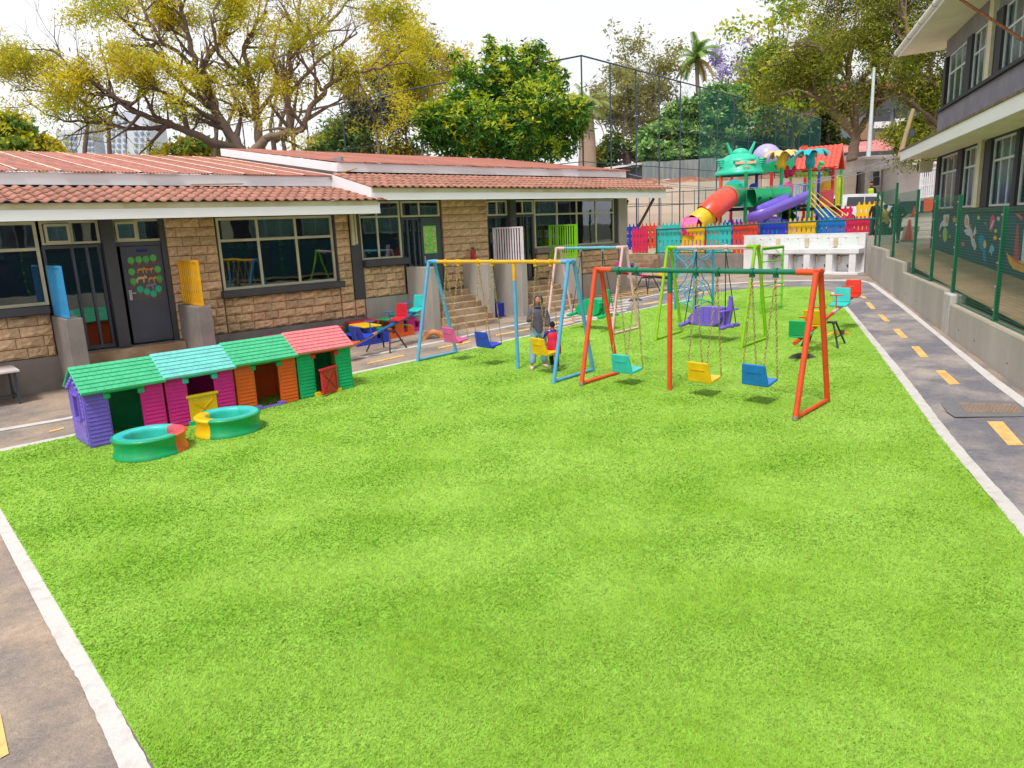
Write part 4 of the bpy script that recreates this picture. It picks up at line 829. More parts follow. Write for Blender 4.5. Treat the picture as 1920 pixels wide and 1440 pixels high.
# ---------------------------------------------------------------- plastic picnic tables along the plinth
def picnic(label, x, y, rz, ctop, cfr, cb):
    t = thing('picnic_table', label, 'picnic table', (x, y, gz(x)), rz, 'moulded plastic picnic tables along the classroom plinth')
    for yy in (-.36, .30):
        mb = MB(); P_ = [(-.46,0),(.46,0),(.46,.25),(.43,.28),(.27,.28),(.25,.25),(.25,.12),(.13,.12),(.13,.44),(-.13,.44),(-.13,.12),(-.25,.12),(-.25,.25),(-.27,.28),(-.43,.28),(-.46,.25)]
        mb.prism(P_, yy, yy+.07, 'y'); mb.build('end_frame', PLC[cfr], t, bevel=.02)
    mb = MB(); mb.box(-.25, .25, -.42, .42, .441, .485); mb.build('table_top', PLC[ctop], t, bevel=.015)
    for s_ in (-1, 1): mb = MB(); mb.box(s_*.46, s_*.24, -.285, .295, .235, .277); mb.build('bench', PLC[cb], t, bevel=.012)
    return t
picnic('orange framed picnic table below the red seesaw seat', 10.62, 16.5, R(3), 'green', 'orange', 'green'); picnic('blue framed picnic table with yellow top behind the pink roofed playhouse', 9.62, 16.2, R(-3), 'yellow', 'navy', 'navy')
picnic('magenta framed picnic table against the tall grey wall', 11.3, 16.95, R(2), 'teal', 'magenta', 'magenta'); picnic('green framed picnic table with red top by the plinth', 10.0, 16.95, R(90), 'red', 'green', 'green')
picnic('purple framed picnic table with crimson top behind the blue one', 8.75, 16.75, R(92), 'red', 'purple', 'purple'); picnic('teal framed picnic table with magenta top behind the green roofed playhouse', 7.62, 16.7, R(90), 'magenta', 'teal', 'teal')
picnic('blue framed picnic table with orange yellow top seen over the green roof', 6.95, 16.1, R(88), 'yellow', 'navy', 'navy'); picnic('red framed picnic table with dark green top by the stone wall', 6.3, 16.7, R(91), 'green', 'red', 'red'); picnic('teal framed picnic table with purple top beside the yellow panel wall', 5.95, 15.7, R(89), 'magenta', 'teal', 'purple')
# ================================================================== FAR END: wash wall, terrace, pickets, play structure
M_ww = mat('wash_white', S(242,241,244,.96), rough=.35, scale=1.5, c2=S(232,230,230,.95), bump=.03)
XW = 29.55; yR, yL = 11.85, 17.05; zb = gz(XW)
TZ = 1.32
ter = MB(); ter.add([(XW+.25,-8,TZ),(75,-8,TZ+.3),(75,60,TZ+.3),(XW+.25,60,TZ)], [(0,1,2,3)]); 
struct(ter.build('terrace', mat('terrace_paving', S(196,176,152,.85), rough=.9, scale=.5, c2=S(176,150,126,.85))))
tt = MB(); tt.add([(30.1,12.5,TZ+.006),(44,12.5,TZ+.006),(44,29,TZ+.006),(33,27,TZ+.006),(30.1,23.5,TZ+.006)], [(0,1,2,3,4)]); struct(tt.build('terrace_turf', M_turf))
w = thing('wash_wall', 'white tiled outdoor wash wall with open basins and taps at the far end of the lane', 'wash station', (XW, 14.4, zb), world=True)
z1 = 2.10
yS = yL-1.05                                                     # the basin part starts right of a plain strip
bx(w, 'back_wall', M_ww, XW+.02, XW+.24, yR, yL+.02, zb-.1, z1)
bx(w, 'coping', M_ww, XW-.0, XW+.26, yR-.02, yL+.04, z1+.001, z1+.03)
for k in range(11):   # tile joints: recessed courses shown by separate tile slabs
    for j in range(4):
        y0 = yL-(k+1)*((yL-yR)/11)+.006; y1 = yL-k*((yL-yR)/11)-.006; zz = zb+1.0+j*((z1-zb-1.0)/4)
        bx(w, 'wall_tile', M_ww, XW-.0, XW+.018, y0, y1, zz+.005, zz+(z1-zb-1.0)/4-.005)
bx(w, 'trough', M_ww, XW-.55, XW-.002, yR, yS, zb+.80, zb+1.0, bevel=.02)
bx(w, 'base_slab', M_ww, XW-.55, XW-.002, yR, yS+.02, zb-.02, zb+.07, bevel=.01)
n = 4; pitch = (yS-yR)/n
for k in range(n+1): y = yR+.24+(yS-yR-.48)*k/n; bx(w, 'pier', M_ww, XW-.52, XW-.003, y-.13, y+.13, zb+.071, zb+.799)
M_brass = mat('brass_tap', S(120,105,80,.8), rough=.4, metal=.6)
for k in range(n):
    y = yR+.24+(yS-yR-.48)*(k+.5)/n
    h = MB(); h.tube([(XW-.01,y+.25,zb+.66),(XW-.12,y+.25,zb+.66),(XW-.14,y+.25,zb+.5)], .022, 6); h.tube([(XW-.05,y-.3,zb+.72),(XW-.08,y+.1,zb+.70),(XW-.06,y+.3,zb+.62)], .018, 6); h.ball((XW-.1,y+.25,zb+.7), .04, 6); h.tube([(XW-.05,y-.1,zb+.25),(XW-.1,y-.1,zb+.35)], .03, 6); h.build('tap_pipes', M_brass, w)
    h = MB(); h.tube([(XW-.16,y+.2,zb+.45),(XW-.16,y+.2,zb+.68)], .045, 8); h.build('soap_bottle', M_fcream, w)
pw_m = mat('poster_white', S(232,238,234,.92), rough=.5, scale=8, c2=S(214,230,220,.9), c2pos=(.5,.7))
for px in (1435, 1487, 1543, 1596):
    p = PX(px, 462, XW); bx(w, 'notice_board', pw_m, XW-.02, XW-.003, p.y-.27, p.y+.27, 1.50, 1.98); bx(w, 'board_clip', M_dark, XW-.026, XW-.0205, p.y+.19, p.y+.25, 1.93, 1.95); bx(w, 'board_clip', M_dark, XW-.026, XW-.0205, p.y-.25, p.y-.19, 1.93, 1.95)
for px in (1460, 1514, 1568): p = PX(px, 450, XW); bx(w, 'soap_dispenser', M_fcream, XW-.1, XW-.003, p.y-.075, p.y+.075, 1.62, 1.96, bevel=.02)
t = thing('terrace_wall', 'low brown grey rendered wall left of the white wash wall', 'low wall', (XW, 19, zb), world=True); bx(t, 'rendered_wall', M_concd, XW+.0, XW+.24, yL+.05, 21.6, zb-.1, 1.30, bevel=.01)
t = thing('terrace_wall', 'short grey plaster end of the terrace right of the wash wall', 'low wall', (XW, 11.6, zb), world=True); bx(t, 'rendered_wall', M_conc, XW+.1, XW+.3, 10.9, yR-.03, zb-.1, 2.0)
st = thing('steps', 'wide tan steps climbing to the terrace beside the far classroom corner', 'steps', (XW-.3, 23, zb), world=True)
for i in range(4): bx(st, 'step', M_tan, XW-1.0+.3*i, XW+.3, 21.62, 26.5, zb-.1 if i == 0 else zb+.185*i+.001, zb+.185*(i+1)-(.002*i))
bx(None, 'terrace_edge', M_tan, XW+.0, XW+.3, 26.51, 45, -.2, 1.31)['kind'] = 'structure'

# picket panels: one thing each, pickets cut from a moulded sheet
def picket_panel(A, B_, z, H, color, label, n=5):
    A = Vector((A[0], A[1], z)); B_ = Vector((B_[0], B_[1], z)); d = (B_-A); L = d.length; d.normalize()
    t = thing('picket_panel', label, 'picket fence', tuple(A), math.atan2(d.y, d.x), 'coloured plastic picket panels round the play structure'); m = PLC[color]; p = L/n
    for i in range(n):
        x0 = p*(i+.17); x1 = p*(i+.83); mb = MB(); c = (x0+x1)/2; q = (x1-x0)/2
        mb.prism([(x0,0),(x1,0),(x1,H*.70),(x1+.02,H*.78),(x1-.01,H*.84),(c+.02,H),(c-.02,H),(x0+.01,H*.84),(x0-.02,H*.78),(x0,H*.70)], -.03, .03, 'y'); mb.build('picket', m, t)
    mb = MB()
    for zz in (.10, .46, .74): mb.box(.0, L-.01, -.024, .024, H*zz, H*(zz+.15))
    mb.build('rails', m, t); return t
XF = 30.05; H_ = 1.75
def yat(px, X=XF): return PX(px, 430, X).y
seq = [(1230,1277,'teal'),(1278,1321,'yellow'),(1325,1372,'teal'),(1374,1421,'vermilion'),(1425,1473,'navy'),(1477,1530,'yellow'),(1532,1585,'blue'),(1587,1632,'crimson')]
labs = ['turquoise picket panel, leftmost behind the green rail','yellow picket panel in front of the pink slide mouth','turquoise picket panel between yellow and orange red panels','orange red picket panel at the left end of the wash wall','dark blue picket panel below the purple slide','yellow picket panel right of the dark blue one','sky blue picket panel in front of the play stairs','crimson picket panel at the right end by the green mesh fence']
tops = (421,420,418,416,414,409,407,405)
for (a, b, c_), lb, ty in zip(seq, labs, tops): picket_panel((XF, yat(a)), (XF, yat(b)), TZ, PX((a+b)/2, ty, XF).z-TZ, c_, lb, 6)
# left and rear rows
rear = [((1180,447),(1196,447),'yellow'),((1172,447),(1182,462),'blue')]
def pg(px, py): return PZ(px, py, TZ)
row = [(31.2,23.55,'crimson','crimson picket panel swung open beside the far steps'),]
picket_panel((30.6,24.1), (30.5,23.0), TZ, 1.3, 'crimson', 'crimson picket panel standing open at the top of the far steps')
picket_panel((30.4,25.3), (30.55,24.7), TZ, 1.3, 'blue', 'narrow sky blue picket panel beside the classroom corner', 3)
ln = [(33.2,27.6),(34.0,26.1)]
c0 = Vector((33.0, 28.4)); e0 = (Vector((40.5, 22.0))-c0).normalized()
far_cols = ['yellow','navy','vermilion','teal','navy','vermilion','navy','magenta','teal','navy','crimson','yellow']
lbl = dict(yellow='yellow picket panel at the back beside the classroom corner', navy='navy picket panel in the back row', vermilion='orange picket panel in the back row', teal='turquoise picket panel in the back row', magenta='magenta picket panel seen under the slide', crimson='crimson picket panel in the back row right of the stairs')
prev = None
place = ['left end','behind the open crimson panel','left of the turquoise one','above the leftmost turquoise front panel','above the yellow slide end, left','above the yellow slide end','just left of the yellow tube slide','under the orange tube','under the green elbow','behind the green pole','under the tunnel','far right']
for i, c_ in enumerate(far_cols):
    a = c0+e0*(i*1.22); b = a+e0*1.16
    picket_panel(a, b, TZ, 1.5, c_, f'{ {"navy":"navy","vermilion":"orange red","teal":"turquoise"}.get(c_, c_) } picket panel in the back row, {place[i]}')
p1 = PD(1578, 400, 44); 
picket_panel((39.5,17.9), (40.3,16.9), 1.9, 1.4, 'crimson', 'crimson picket panel behind the play stairs in front of the van'); picket_panel((40.0,16.6), (40.8,15.6), 2.0, 1.45, 'yellow', 'yellow picket panel in front of the parked van')
# green guard rail in front of the pickets
t = thing('guard_rail', 'thin dark green guard rail running in front of the picket panels', 'railing', (XF-.2, 17, TZ), world=True); MR = paint('rail_green', 30,98,88)
pts = [PX(px, py, XF-.14) for px, py in ((1231,431),(1325,426),(1425,420),(1532,415),(1660,409))]
mb = MB(); mb.tube(pts, .035, 8); mb.build('top_rail', MR, t)
for i, px in enumerate((1231,1323,1425,1477,1532,1632)):
    y = PX(px, 430, XF-.14).y; ztop = PX(px, (433,428,421,419,416,411)[i], XF-.14).z; mb = MB(); mb.tube([(XF-.14,y,TZ-.0 if px < 1400 else 2.0),(XF-.14,y,ztop+.12 if i == 0 else ztop)], .035 if i != 3 else .02, 8); mb.build('post', MR, t)
mb = MB(); mb.tube([(XF-.14,yat(1231),TZ+.05),(XF-.14,yat(1380),TZ+.05)], .03, 6); mb.build('bottom_rail', MR, t)

# ---------------------------------------------------------------- play structure
ps = thing('play_structure', 'large plastic play structure with tube slide, tunnel, purple slide, flower posts and red tiled roof', 'playground structure', tuple(Vector((35, 20, TZ))), world=True)
def PS(name, mb, m, **k): return mb.build(name, m if not isinstance(m, str) else PLC[m], ps, **k)
def post(px, ptop, D, c, r=.085, pb=None, name='post'):
    a = PD(px, ptop, D); mb = MB(); mb.tube([(a.x,a.y,TZ),(a.x,a.y,a.z)], r, 12)
    o = PS(name, mb, c)
    mb = MB()
    for q in (.35, .62, .8): mb.lathe([(r+.012,-.03),(r+.012,.03)], 12, (a.x,a.y,TZ+(a.z-TZ)*q))
    PS('clamp', mb, c); return a
D0 = 37.0
def ppx(px): return D0/FPX   # metres per pixel
mpp = D0/FPX
# posts
post(1352,325,38.2,'orange'); post(1372,325,40.2,'crimson'); pA = post(1399,322,37.0,'green'); post(1419,322,39,'navy'); post(1447,322,40,'hotred'); post(1466,315,37.6,'green')
post(1483,330,38.2,'lime',.07); post(1519,308,37.2,'green'); post(1536,322,38.5,'navy',.075); post(1510,330,41,'hotred'); post(1526,325,41,'lime',.07); post(1563,312,38.5,'hotred'); post(1578,312,40,'green')
# camera-independent local frame for the structure
rg = Vector((math.sin(YAW), -math.cos(YAW), 0)); dpv = Vector((math.cos(YAW), math.sin(YAW), 0)); UPV = Vector((0,0,1))
def Lm(o, M3=None):   # matrix with local x = right, y = away, z = up at point o
    return Matrix(((rg.x, dpv.x, 0, o.x), (rg.y, dpv.y, 0, o.y), (0, 0, 1, o.z), (0,0,0,1)))
# green bug-faced dome
c = PD(1386, 327, 38.6); M4 = Lm(c); mb = MB(); N = 28
mb.lathe([(1.26,-.06),(1.30,0),(1.25,.10),(1.22,.16),(1.16,.20),(1.12,.40),(1.02,.66),(.86,.86),(.62,1.00),(.32,1.09),(0,1.11)], N, M=M4); DM = plastic('plastic_dome', 46,200,164, .95); dome = PS('dome_roof', mb, DM)
def psub(par, name, mb, m):
    ox, oy, oz = ps['wx']; mb.v = [(a-ox, b-oy, c_-oz) for a, b, c_ in mb.v]; return mb.build(name, m if not isinstance(m, str) else PLC[m], par, world=False)
for s_ in (-1, 1): mb = MB(); mb.tube([M4 @ Vector((s_*.42,-.1,.92)), M4 @ Vector((s_*.60,-.15,1.30)), M4 @ Vector((s_*.74,-.15,1.62))], [.12,.08,.055], 8); psub(dome, 'horn', mb, DM)
mb = MB(); mb.ball((0,-.1,1.02), (.46,.42,.32), 14, M=M4); psub(dome, 'crest', mb, DM)
for s_ in (-1, 1):
    mb = MB()
    for k in range(4): mb.ball((s_*(1.0+.04*k),-.35,.42+.10*k), (.22,.14,.07), 8, M=M4 @ Matrix.Rotation(0, 4, 'Y'))
    psub(dome, 'ear_tuft', mb, DM)
eye = mat('eye_peach', S(236,160,120,.85), rough=.5); mb = MB(); mb.bar(M4 @ Vector((-.62,-.93,.62)), M4 @ Vector((.55,-.98,.70)), .10, .07); psub(dome, 'brow', mb, DM)
for s_ in (-1, 1):
    mb = MB(); mb.hexa([M4 @ Vector(v) for v in [(s_*.30-.24,-1.12,.44),(s_*.30+.2,-1.12,.46),(s_*.30+.2,-.9,.46),(s_*.30-.24,-.9,.44)]], [M4 @ Vector(v) for v in [(s_*.30-.24,-1.05,.57),(s_*.30+.24,-1.05,.60),(s_*.30+.24,-.86,.60),(s_*.30-.24,-.86,.57)]]); psub(dome, 'eye', mb, eye)
for k in range(3): mb = MB(); mb.tube([M4 @ Vector((-.16,-1.17,.34-.09*k)), M4 @ Vector((.0,-1.20,.27-.09*k)), M4 @ Vector((.16,-1.17,.34-.09*k))], .022, 6); psub(dome, 'chevron', mb, eye)
# second roof: scalloped green band and lilac ball
c = PD(1443, 324, 40); M4 = Lm(c); mb = MB(); prof = [(-.95,0),(.95,0)]+[(.95-.0-(i/16)*1.9, .42+.16*abs(math.cos(i/16*math.pi*2.0))+(.25 if i in (0,16) else 0)) for i in range(17)]
mb.prism(prof, -.9, -.8, 'y', M=M4); mb.prism(prof, .8, .9, 'y', M=M4); PS('scalloped_band', mb, 'emerald')
c = PD(1437, 306, 40.6); mb = MB(); mb.ball(tuple(c+UPV*.25), (.80,.80,.80), 20); PS('lilac_dome', mb, 'lilac')
mb = MB(); mb.ball((0,-.94,.34), .07, 8, M=M4); PS('red_knob', mb, 'red')
# flower and palm heads
def flower(px, py, D, ccup, cpet, n, rr_, hcup, up=.10, name='flower_head'):
    c = PD(px, py, D); M4 = Lm(c); mb = MB(); mb.lathe([(.10,-hcup),(.20,-hcup),(.26,-hcup*.6),(.22,-hcup*.3),(.30,-.04),(.36,.02),(0,.05)], 16, M=M4); o = PS(name, mb, ccup)
    for k in range(n):
        a = 2*math.pi*k/n+.2; mb = MB(); d_ = Vector((math.cos(a), math.sin(a), 0)); sdv = Vector((-math.sin(a), math.cos(a), 0)); rows = []
        for i in range(6):
            u = i/5; rad = .18+u*rr_; w_ = (.07+.13*math.sin(u*math.pi*.9)); z = .02+up*math.sin(u*math.pi*.75)*1.2-.30*u*u; rows.append([d_*rad-sdv*w_+UPV*(z-.03), d_*rad+UPV*(z+.04), d_*rad+sdv*w_+UPV*(z-.03)])
        vs = [M4 @ v for r_ in rows for v in r_]; vs2 = [v-UPV*.035 for v in vs]; fs = [(i*3+j,i*3+j+1,i*3+j+4,i*3+j+3) for i in range(5) for j in range(2)]
        mb.add(vs, fs, True); mb.add(vs2, [tuple(reversed(f)) for f in fs], True)
        ring = [0,1,2,5,8,11,14,17,16,15,12,9,6,3]; mb.add([vs[i] for i in ring]+[vs2[i] for i in ring], [(i,(i+1) % 14,(i+1) % 14+14,i+14) for i in range(14)])
        psub(o, 'petal', mb, cpet)
    return o
ypet = plastic('plastic_pale_yellow', 246,206,130)
flower(1466, 289, 37.6, 'yellow', ypet, 8, .84, .80, .18); flower(1520, 287, 37.2, plastic('plastic_dkteal', 0,170,180), plastic('plastic_palm', 20,186,196), 8, .80, .76, .18, 'palm_head')
c = PD(1481, 322, 38.2); M4 = Lm(c); mb = MB(); mb.ball((-.17,-.05,.0), (.17,.10,.34), 12, M=M4); mb.ball((.16,.0,.10), (.13,.10,.30), 12, M=M4 @ Matrix.Rotation(R(18), 4, 'Y')); mb.ball((.05,-.08,-.08), (.14,.12,.2), 10, M=M4); PS('red_bud', mb, 'crimson')
c = PD(1545, 312, 38.5); M4 = Lm(c) @ Matrix.Rotation(R(48), 4, 'Y'); mb = MB(); mb.ball((0,0,0), (.40,.16,.14), 12, M=M4); PS('leaf_head', mb, 'emerald'); c = PD(1536, 318, 38.5); mb = MB(); mb.tube([c, c+UPV*.25], .1, 10); PS('leaf_stem', mb, 'emerald')
# red tiled gable roof
def gable(px0, px1, D, zt_, zb_):
    a = PD(px0, 320, D+1.0); b = PD(px1, 320, D); c = PD((px0+px1)/2, zb_, D+.5); M4 = Lm(c); hw = (px1-px0)/2*D/FPX
    H = (zb_-zt_)*D/FPX; return M4, hw, H
M4, hw, H = gable(1502, 1572, 38.8, 276, 318); hd = .95; M4 = M4 @ Matrix.Rotation(R(-36), 4, 'Z'); hw *= 1.08; 
M_rt = PLC['vermilion']
for sg in (-1, 1):
    # slab of the roof
    mb = MB(); mb.hexa([M4 @ Vector(v) for v in [(-hw,sg*hd,-.02),(hw,sg*hd,-.02),(hw*.98,0,H-.06),(-hw*.98,0,H-.06)][::(1 if sg < 0 else -1)]], [M4 @ Vector(v) for v in [(-hw,sg*hd,.04),(hw,sg*hd,.04),(hw*.98,0,H),(-hw*.98,0,H)][::(1 if sg < 0 else -1)]]); rf = PS('roof_slope', mb, 'vermilion')
    if sg < 0:
        for j in range(5):
            for i in range(9):
                x0 = -hw+2*hw*i/9; x1 = -hw+2*hw*(i+1)/9; u0 = j/5; u1 = (j+1)/5
                def q(x, u, h): return M4 @ Vector((x, sg*hd*(1-u), .04+(H-.04)*u+h))
                mb = MB(); xm = (x0+x1)/2; w0 = -.05
                mb.add([q(x0,u0,.01), q(xm,u0+w0*.6,.07), q(x1,u0,.01), q(x1,u1,.01), q(xm,u1,.045), q(x0,u1,.01), q(x0,u0,-.03), q(x1,u0,-.03)], [(0,1,4,5),(1,2,3,4),(0,6,7,2,1)], False); psub(rf, 'roof_tile', mb, 'vermilion')
for sg in (-1, 1):
    mb = MB(); mb.add([M4 @ Vector(v) for v in [(sg*(hw+.02),-hd*1.04,-.05),(sg*(hw+.02),0,H+.06),(sg*(hw+.02),hd*1.04,-.05),(sg*(hw+.02),hd*.82,-.05),(sg*(hw+.02),0,H-.28),(sg*(hw+.02),-hd*.82,-.05),
        (sg*(hw-.08),-hd*1.04,-.05),(sg*(hw-.08),0,H+.06),(sg*(hw-.08),hd*1.04,-.05),(sg*(hw-.08),hd*.82,-.05),(sg*(hw-.08),0,H-.28),(sg*(hw-.08),-hd*.82,-.05)]],
        [(0,1,4,5),(1,2,3,4),(6,11,10,7),(7,10,9,8),(0,6,7,1),(1,7,8,2),(5,4,10,11),(4,3,9,10),(0,5,11,6),(2,8,9,3)]); PS('gable_trim', mb, 'vermilion')
c = PD(1508, 280, 39.4); mb = MB(); mb.box(-.14,.14,-.12,.12,-.3,.18, M=Lm(c)); PS('chimney', mb, 'vermilion')
# yellow-green wavy beam
mb = MB(); a = PD(1490,326,38.4); b = PD(1552,324,38.6); mb.bar(a, b, .10, .10); mb.bar(a-UPV*.17, b-UPV*.17, .06, .05)
for k in range(8): mb.ball(tuple(a.lerp(b, (k+.5)/8)-UPV*.07), (.12,.06,.09), 8)
PS('leaf_beam', mb, 'lime')
# decks and panels
def panel(px0, px1, py0, py1, D, c_, name='panel', th=.06, arch=0, M=None):
    a = PD((px0+px1)/2, py1, D); s_ = D/FPX; w_ = (px1-px0)/2*s_; h_ = (py1-py0)*s_; P_ = [(-w_,0),(w_,0)]
    if arch: P_ += [(w_,h_-arch)]+[(w_*math.cos(math.pi*k/10), h_-arch+arch*math.sin(math.pi*k/10)) for k in range(1, 10)]+[(-w_,h_-arch)]
    else: P_ += [(w_,h_),(-w_,h_)]
    mb = MB(); mb.prism(P_, -th/2, th/2, 'y', M=Lm(a)); return PS(name, mb, c_, bevel=.02)
def deck(px0, px1, py, D, dep, m='navy'):
    a = PD((px0+px1)/2, py, D); w_ = (px1-px0)/2*D/FPX; mb = MB(); mb.box(-w_, w_, 0, dep, -.16, 0, M=Lm(a)); return PS('deck', mb, m)
dk = mat('deck_dark', S(28,30,60,.8), rough=.7)
deck(1352, 1420, 389, 37.4, 1.8, dk); deck(1462, 1514, 384, 37.8, 1.8, dk); deck(1516, 1576, 388, 38.4, 1.6, dk); deck(1420, 1462, 392, 39.5, 1.4, dk)
panel(1356, 1396, 338, 388, 37.35, 'teal', arch=.5); panel(1404, 1420, 345, 388, 38.6, 'navy', arch=.2)
panel(1468, 1486, 342, 386, 37.9, 'pink', arch=.25); panel(1460, 1467, 348, 392, 37.8, 'cyan')
panel(1535, 1562, 341, 388, 39.6, 'yellow', arch=.3); panel(1566, 1574, 334, 384, 38.3, 'yellow', arch=.12)
panel(1538, 1560, 360, 390, 38.7, 'coral', arch=.0)
# railings with thin bars
def barrail(px0, px1, py0, py1, D, c_, n):
    a = PD(px0, py1, D); b = PD(px1, py1, D); h_ = (py1-py0)*D/FPX; mb = MB(); up = UPV*h_
    mb.tube([a, a+up*.85, a+up+(b-a)*.1, b+up-(b-a)*.1, b+up*.85, b], .03, 8); mb.tube([a+up*.06, b+up*.06], .025, 6); f = PS('rail_frame', mb, c_)
    for i in range(1, n): p = a.lerp(b, i/n); mb = MB(); mb.tube([p+up*.06, p+up*.98], .014, 5); psub(f, 'rail_bar', mb, c_)
barrail(1492, 1514, 347, 380, 37.6, 'cyan', 7); barrail(1538, 1561, 358, 388, 38.2, 'coral', 9); barrail(1448, 1460, 362, 385, 38.4, 'lilac', 4); barrail(1566, 1578, 332, 388, 38.0, 'lime', 3)
# crawl tunnel
a = PD(1409, 372, 37.7); b = PD(1474, 368, 38.0); mb = MB(); pts = [a.lerp(b, k/8) for k in range(9)]; mb.tube(pts, [.56]+[.50]*7+[.56], 24, caps=False); tn = PS('tunnel', mb, 'green')
for px in (1425, 1445): c = PD(px, 371, 37.18); mb = MB(); mb.ball(tuple(c), (.075,.075,.075), 10); psub(tn, 'porthole', mb, M_strap)
for q in (0.0, .5, 1.0): p = a.lerp(b, q); d_ = (b-a).normalized()*.03; mb = MB(); mb.tube([p-d_, p+d_], .56, 24, caps=False); psub(tn, 'joint_ring', mb, 'green')
# tube slide: elbow, drop, run-out and mouth
def tubepath(name, ctrl, r, c_, rings=True, n=10):
    P_ = [PD(*q) for q in ctrl]; pts = []
    for k in range(n+1):
        t_ = k/n*(len(P_)-1); i = min(int(t_), len(P_)-2); f = t_-i
        p0 = P_[max(i-1,0)]; p1 = P_[i]; p2 = P_[i+1]; p3 = P_[min(i+2,len(P_)-1)]
        pts.append(.5*((2*p1)+(p2-p0)*f+(2*p0-5*p1+4*p2-p3)*f*f+(3*p1-p0-3*p2+p3)*f**3))
    mb = MB(); mb.tube(pts, r, 26, caps=False); o = PS(name, mb, c_)
    for e in ((pts[0], pts[1]), (pts[-2], pts[-1])):
        d_ = (e[1]-e[0]).normalized()*.035; p = e[0] if e[0] is pts[0] else e[1]; mb = MB(); mb.tube([p-d_, p+d_], r*1.08, 26, caps=False); psub(o, 'flange', mb, c_)
    return o
tubepath('slide_tube', [(1378,366,37.3),(1371,366,36.6),(1362,371,36.1)], .56, 'green'); tubepath('slide_tube', [(1362,371,36.08),(1348,381,35.5),(1335,393,35.2),(1327,402,35.15)], .57, 'vermilion'); tubepath('slide_tube', [(1326,403,35.12),(1315,411,35.05),(1306,419,35.0)], .50, 'yellow')
mb = MB(); c = PD(1296, 428, 34.95); M4 = Lm(c) @ Matrix.Rotation(R(-35), 4, 'Z'); mb.lathe([(.62,-.5),(.62,-.1)], 20, M=M4 @ Matrix.Rotation(R(90), 4, 'Y'), a0=R(-100), a1=R(100)); 
arc = [M4 @ Vector((-.25, .60*math.cos(a_), .62*math.sin(a_)-.1)) for a_ in np.linspace(-.3, math.pi+.3, 16)]; arc2 = [M4 @ Vector((.45, .50*math.cos(a_), .55*math.sin(a_)-.02)) for a_ in np.linspace(-.3, math.pi+.3, 16)]
mb = MB(); mb.add(arc+arc2, [(i,i+1,i+17,i+16) for i in range(15)], True); mb.tube(arc, .05, 8); PS('slide_mouth', mb, 'pink')
mb = MB(); mb.add([PD(1280,436,34.6), PD(1300,444,34.2), PD(1330,424,35.1), PD(1308,414,35.4)], [(0,1,2,3)]); PS('slide_bed', mb, 'crimson')
# purple open slide, a curved trough
def trough(ctrl, w_, h_, c_, name='open_slide', n=14):
    P_ = [PD(*q) for q in ctrl]; pts = []
    for k in range(n+1):
        t_ = k/n*(len(P_)-1); i = min(int(t_), len(P_)-2); f = t_-i; p0 = P_[max(i-1,0)]; p1 = P_[i]; p2 = P_[i+1]; p3 = P_[min(i+2,len(P_)-1)]
        pts.append(.5*((2*p1)+(p2-p0)*f+(2*p0-5*p1+4*p2-p3)*f*f+(3*p1-p0-3*p2+p3)*f**3))
    vs = []; prof = [(-1,1),(-.96,.55),(-.8,.15),(-.5,0),(.5,0),(.8,.15),(.96,.55),(1,1),(1.14,1),(1.10,.5),(.9,-.02),(.5,-.16),(-.5,-.16),(-.9,-.02),(-1.10,.5),(-1.14,1)]
    for i, p in enumerate(pts):
        d_ = pts[min(i+1,n)]-pts[max(i-1,0)]; d_.z = 0; d_.normalize(); s_ = Vector((d_.y,-d_.x,0))
        for a_, b_ in prof: vs.append(p+s_*a_*w_+UPV*b_*h_)
    m_ = len(prof); mb = MB(); mb.add(vs, [(i*m_+j, i*m_+(j+1) % m_, (i+1)*m_+(j+1) % m_, (i+1)*m_+j) for i in range(n) for j in range(m_)], True)
    return PS(name, mb, c_), pts
o, pts = trough([(1498,378,37.3),(1475,388,36.8),(1446,400,36.3),(1426,411,36.0),(1418,424,36.3),(1440,426,36.9),(1466,430,37.0),(1480,436,36.6)], .46, .52, 'purple')
trough([(1488,392,38.6),(1478,400,39.2),(1470,410,39.0),(1480,420,38.2)], .36, .4, 'green')
panel(1449, 1461, 366, 382, 37.5, 'purple')
# stairs and hand rails
a = PD(1528, 392, 37.2); b = PD(1562, 424, 35.9); sd_ = (PD(1545, 392, 38.2)-a)
for sgn in (0, 1): mb = MB(); p = a+sd_*sgn; q_ = b+sd_*sgn; mb.bar(p, q_, .05, .34); PS('stair_side', mb, 'blue')
for k in range(7): p = a.lerp(b, (k+.5)/7); mb = MB(); mb.hexa([p-dpv*0+Vector((0,0,-.02))-(b-a)*.05, p+(b-a)*.05+Vector((0,0,-.02))*1-UPV*0, p+(b-a)*.05+sd_, p-(b-a)*.05+sd_], [p-(b-a)*.05+UPV*.03, p+(b-a)*.05+UPV*.03, p+(b-a)*.05+sd_+UPV*.03, p-(b-a)*.05+sd_+UPV*.03]); PS('stair_tread', mb, 'blue')
yl = paint('rail_yellow', 234,214,70)
for (p, q_) in [((1521,361,37.0),(1567,408,35.9)),((1521,371,37.0),(1556,410,35.9)),((1532,362,38.2),(1588,405,36.9)),((1532,373,38.2),(1578,408,36.9)),((1521,381,37.0),(1545,408,36.0))]:
    mb = MB(); mb.tube([PD(*p), PD(*q_)], .028, 6); PS('hand_rail', mb, yl)
mb = MB(); mb.tube([PD(1493,380,37.6), PD(1493,418,37.4)], .03, 6); mb.tube([PD(1493,380,37.6), PD(1513,380,37.6)], .04, 6); PS('balcony_leg', mb, 'blue')
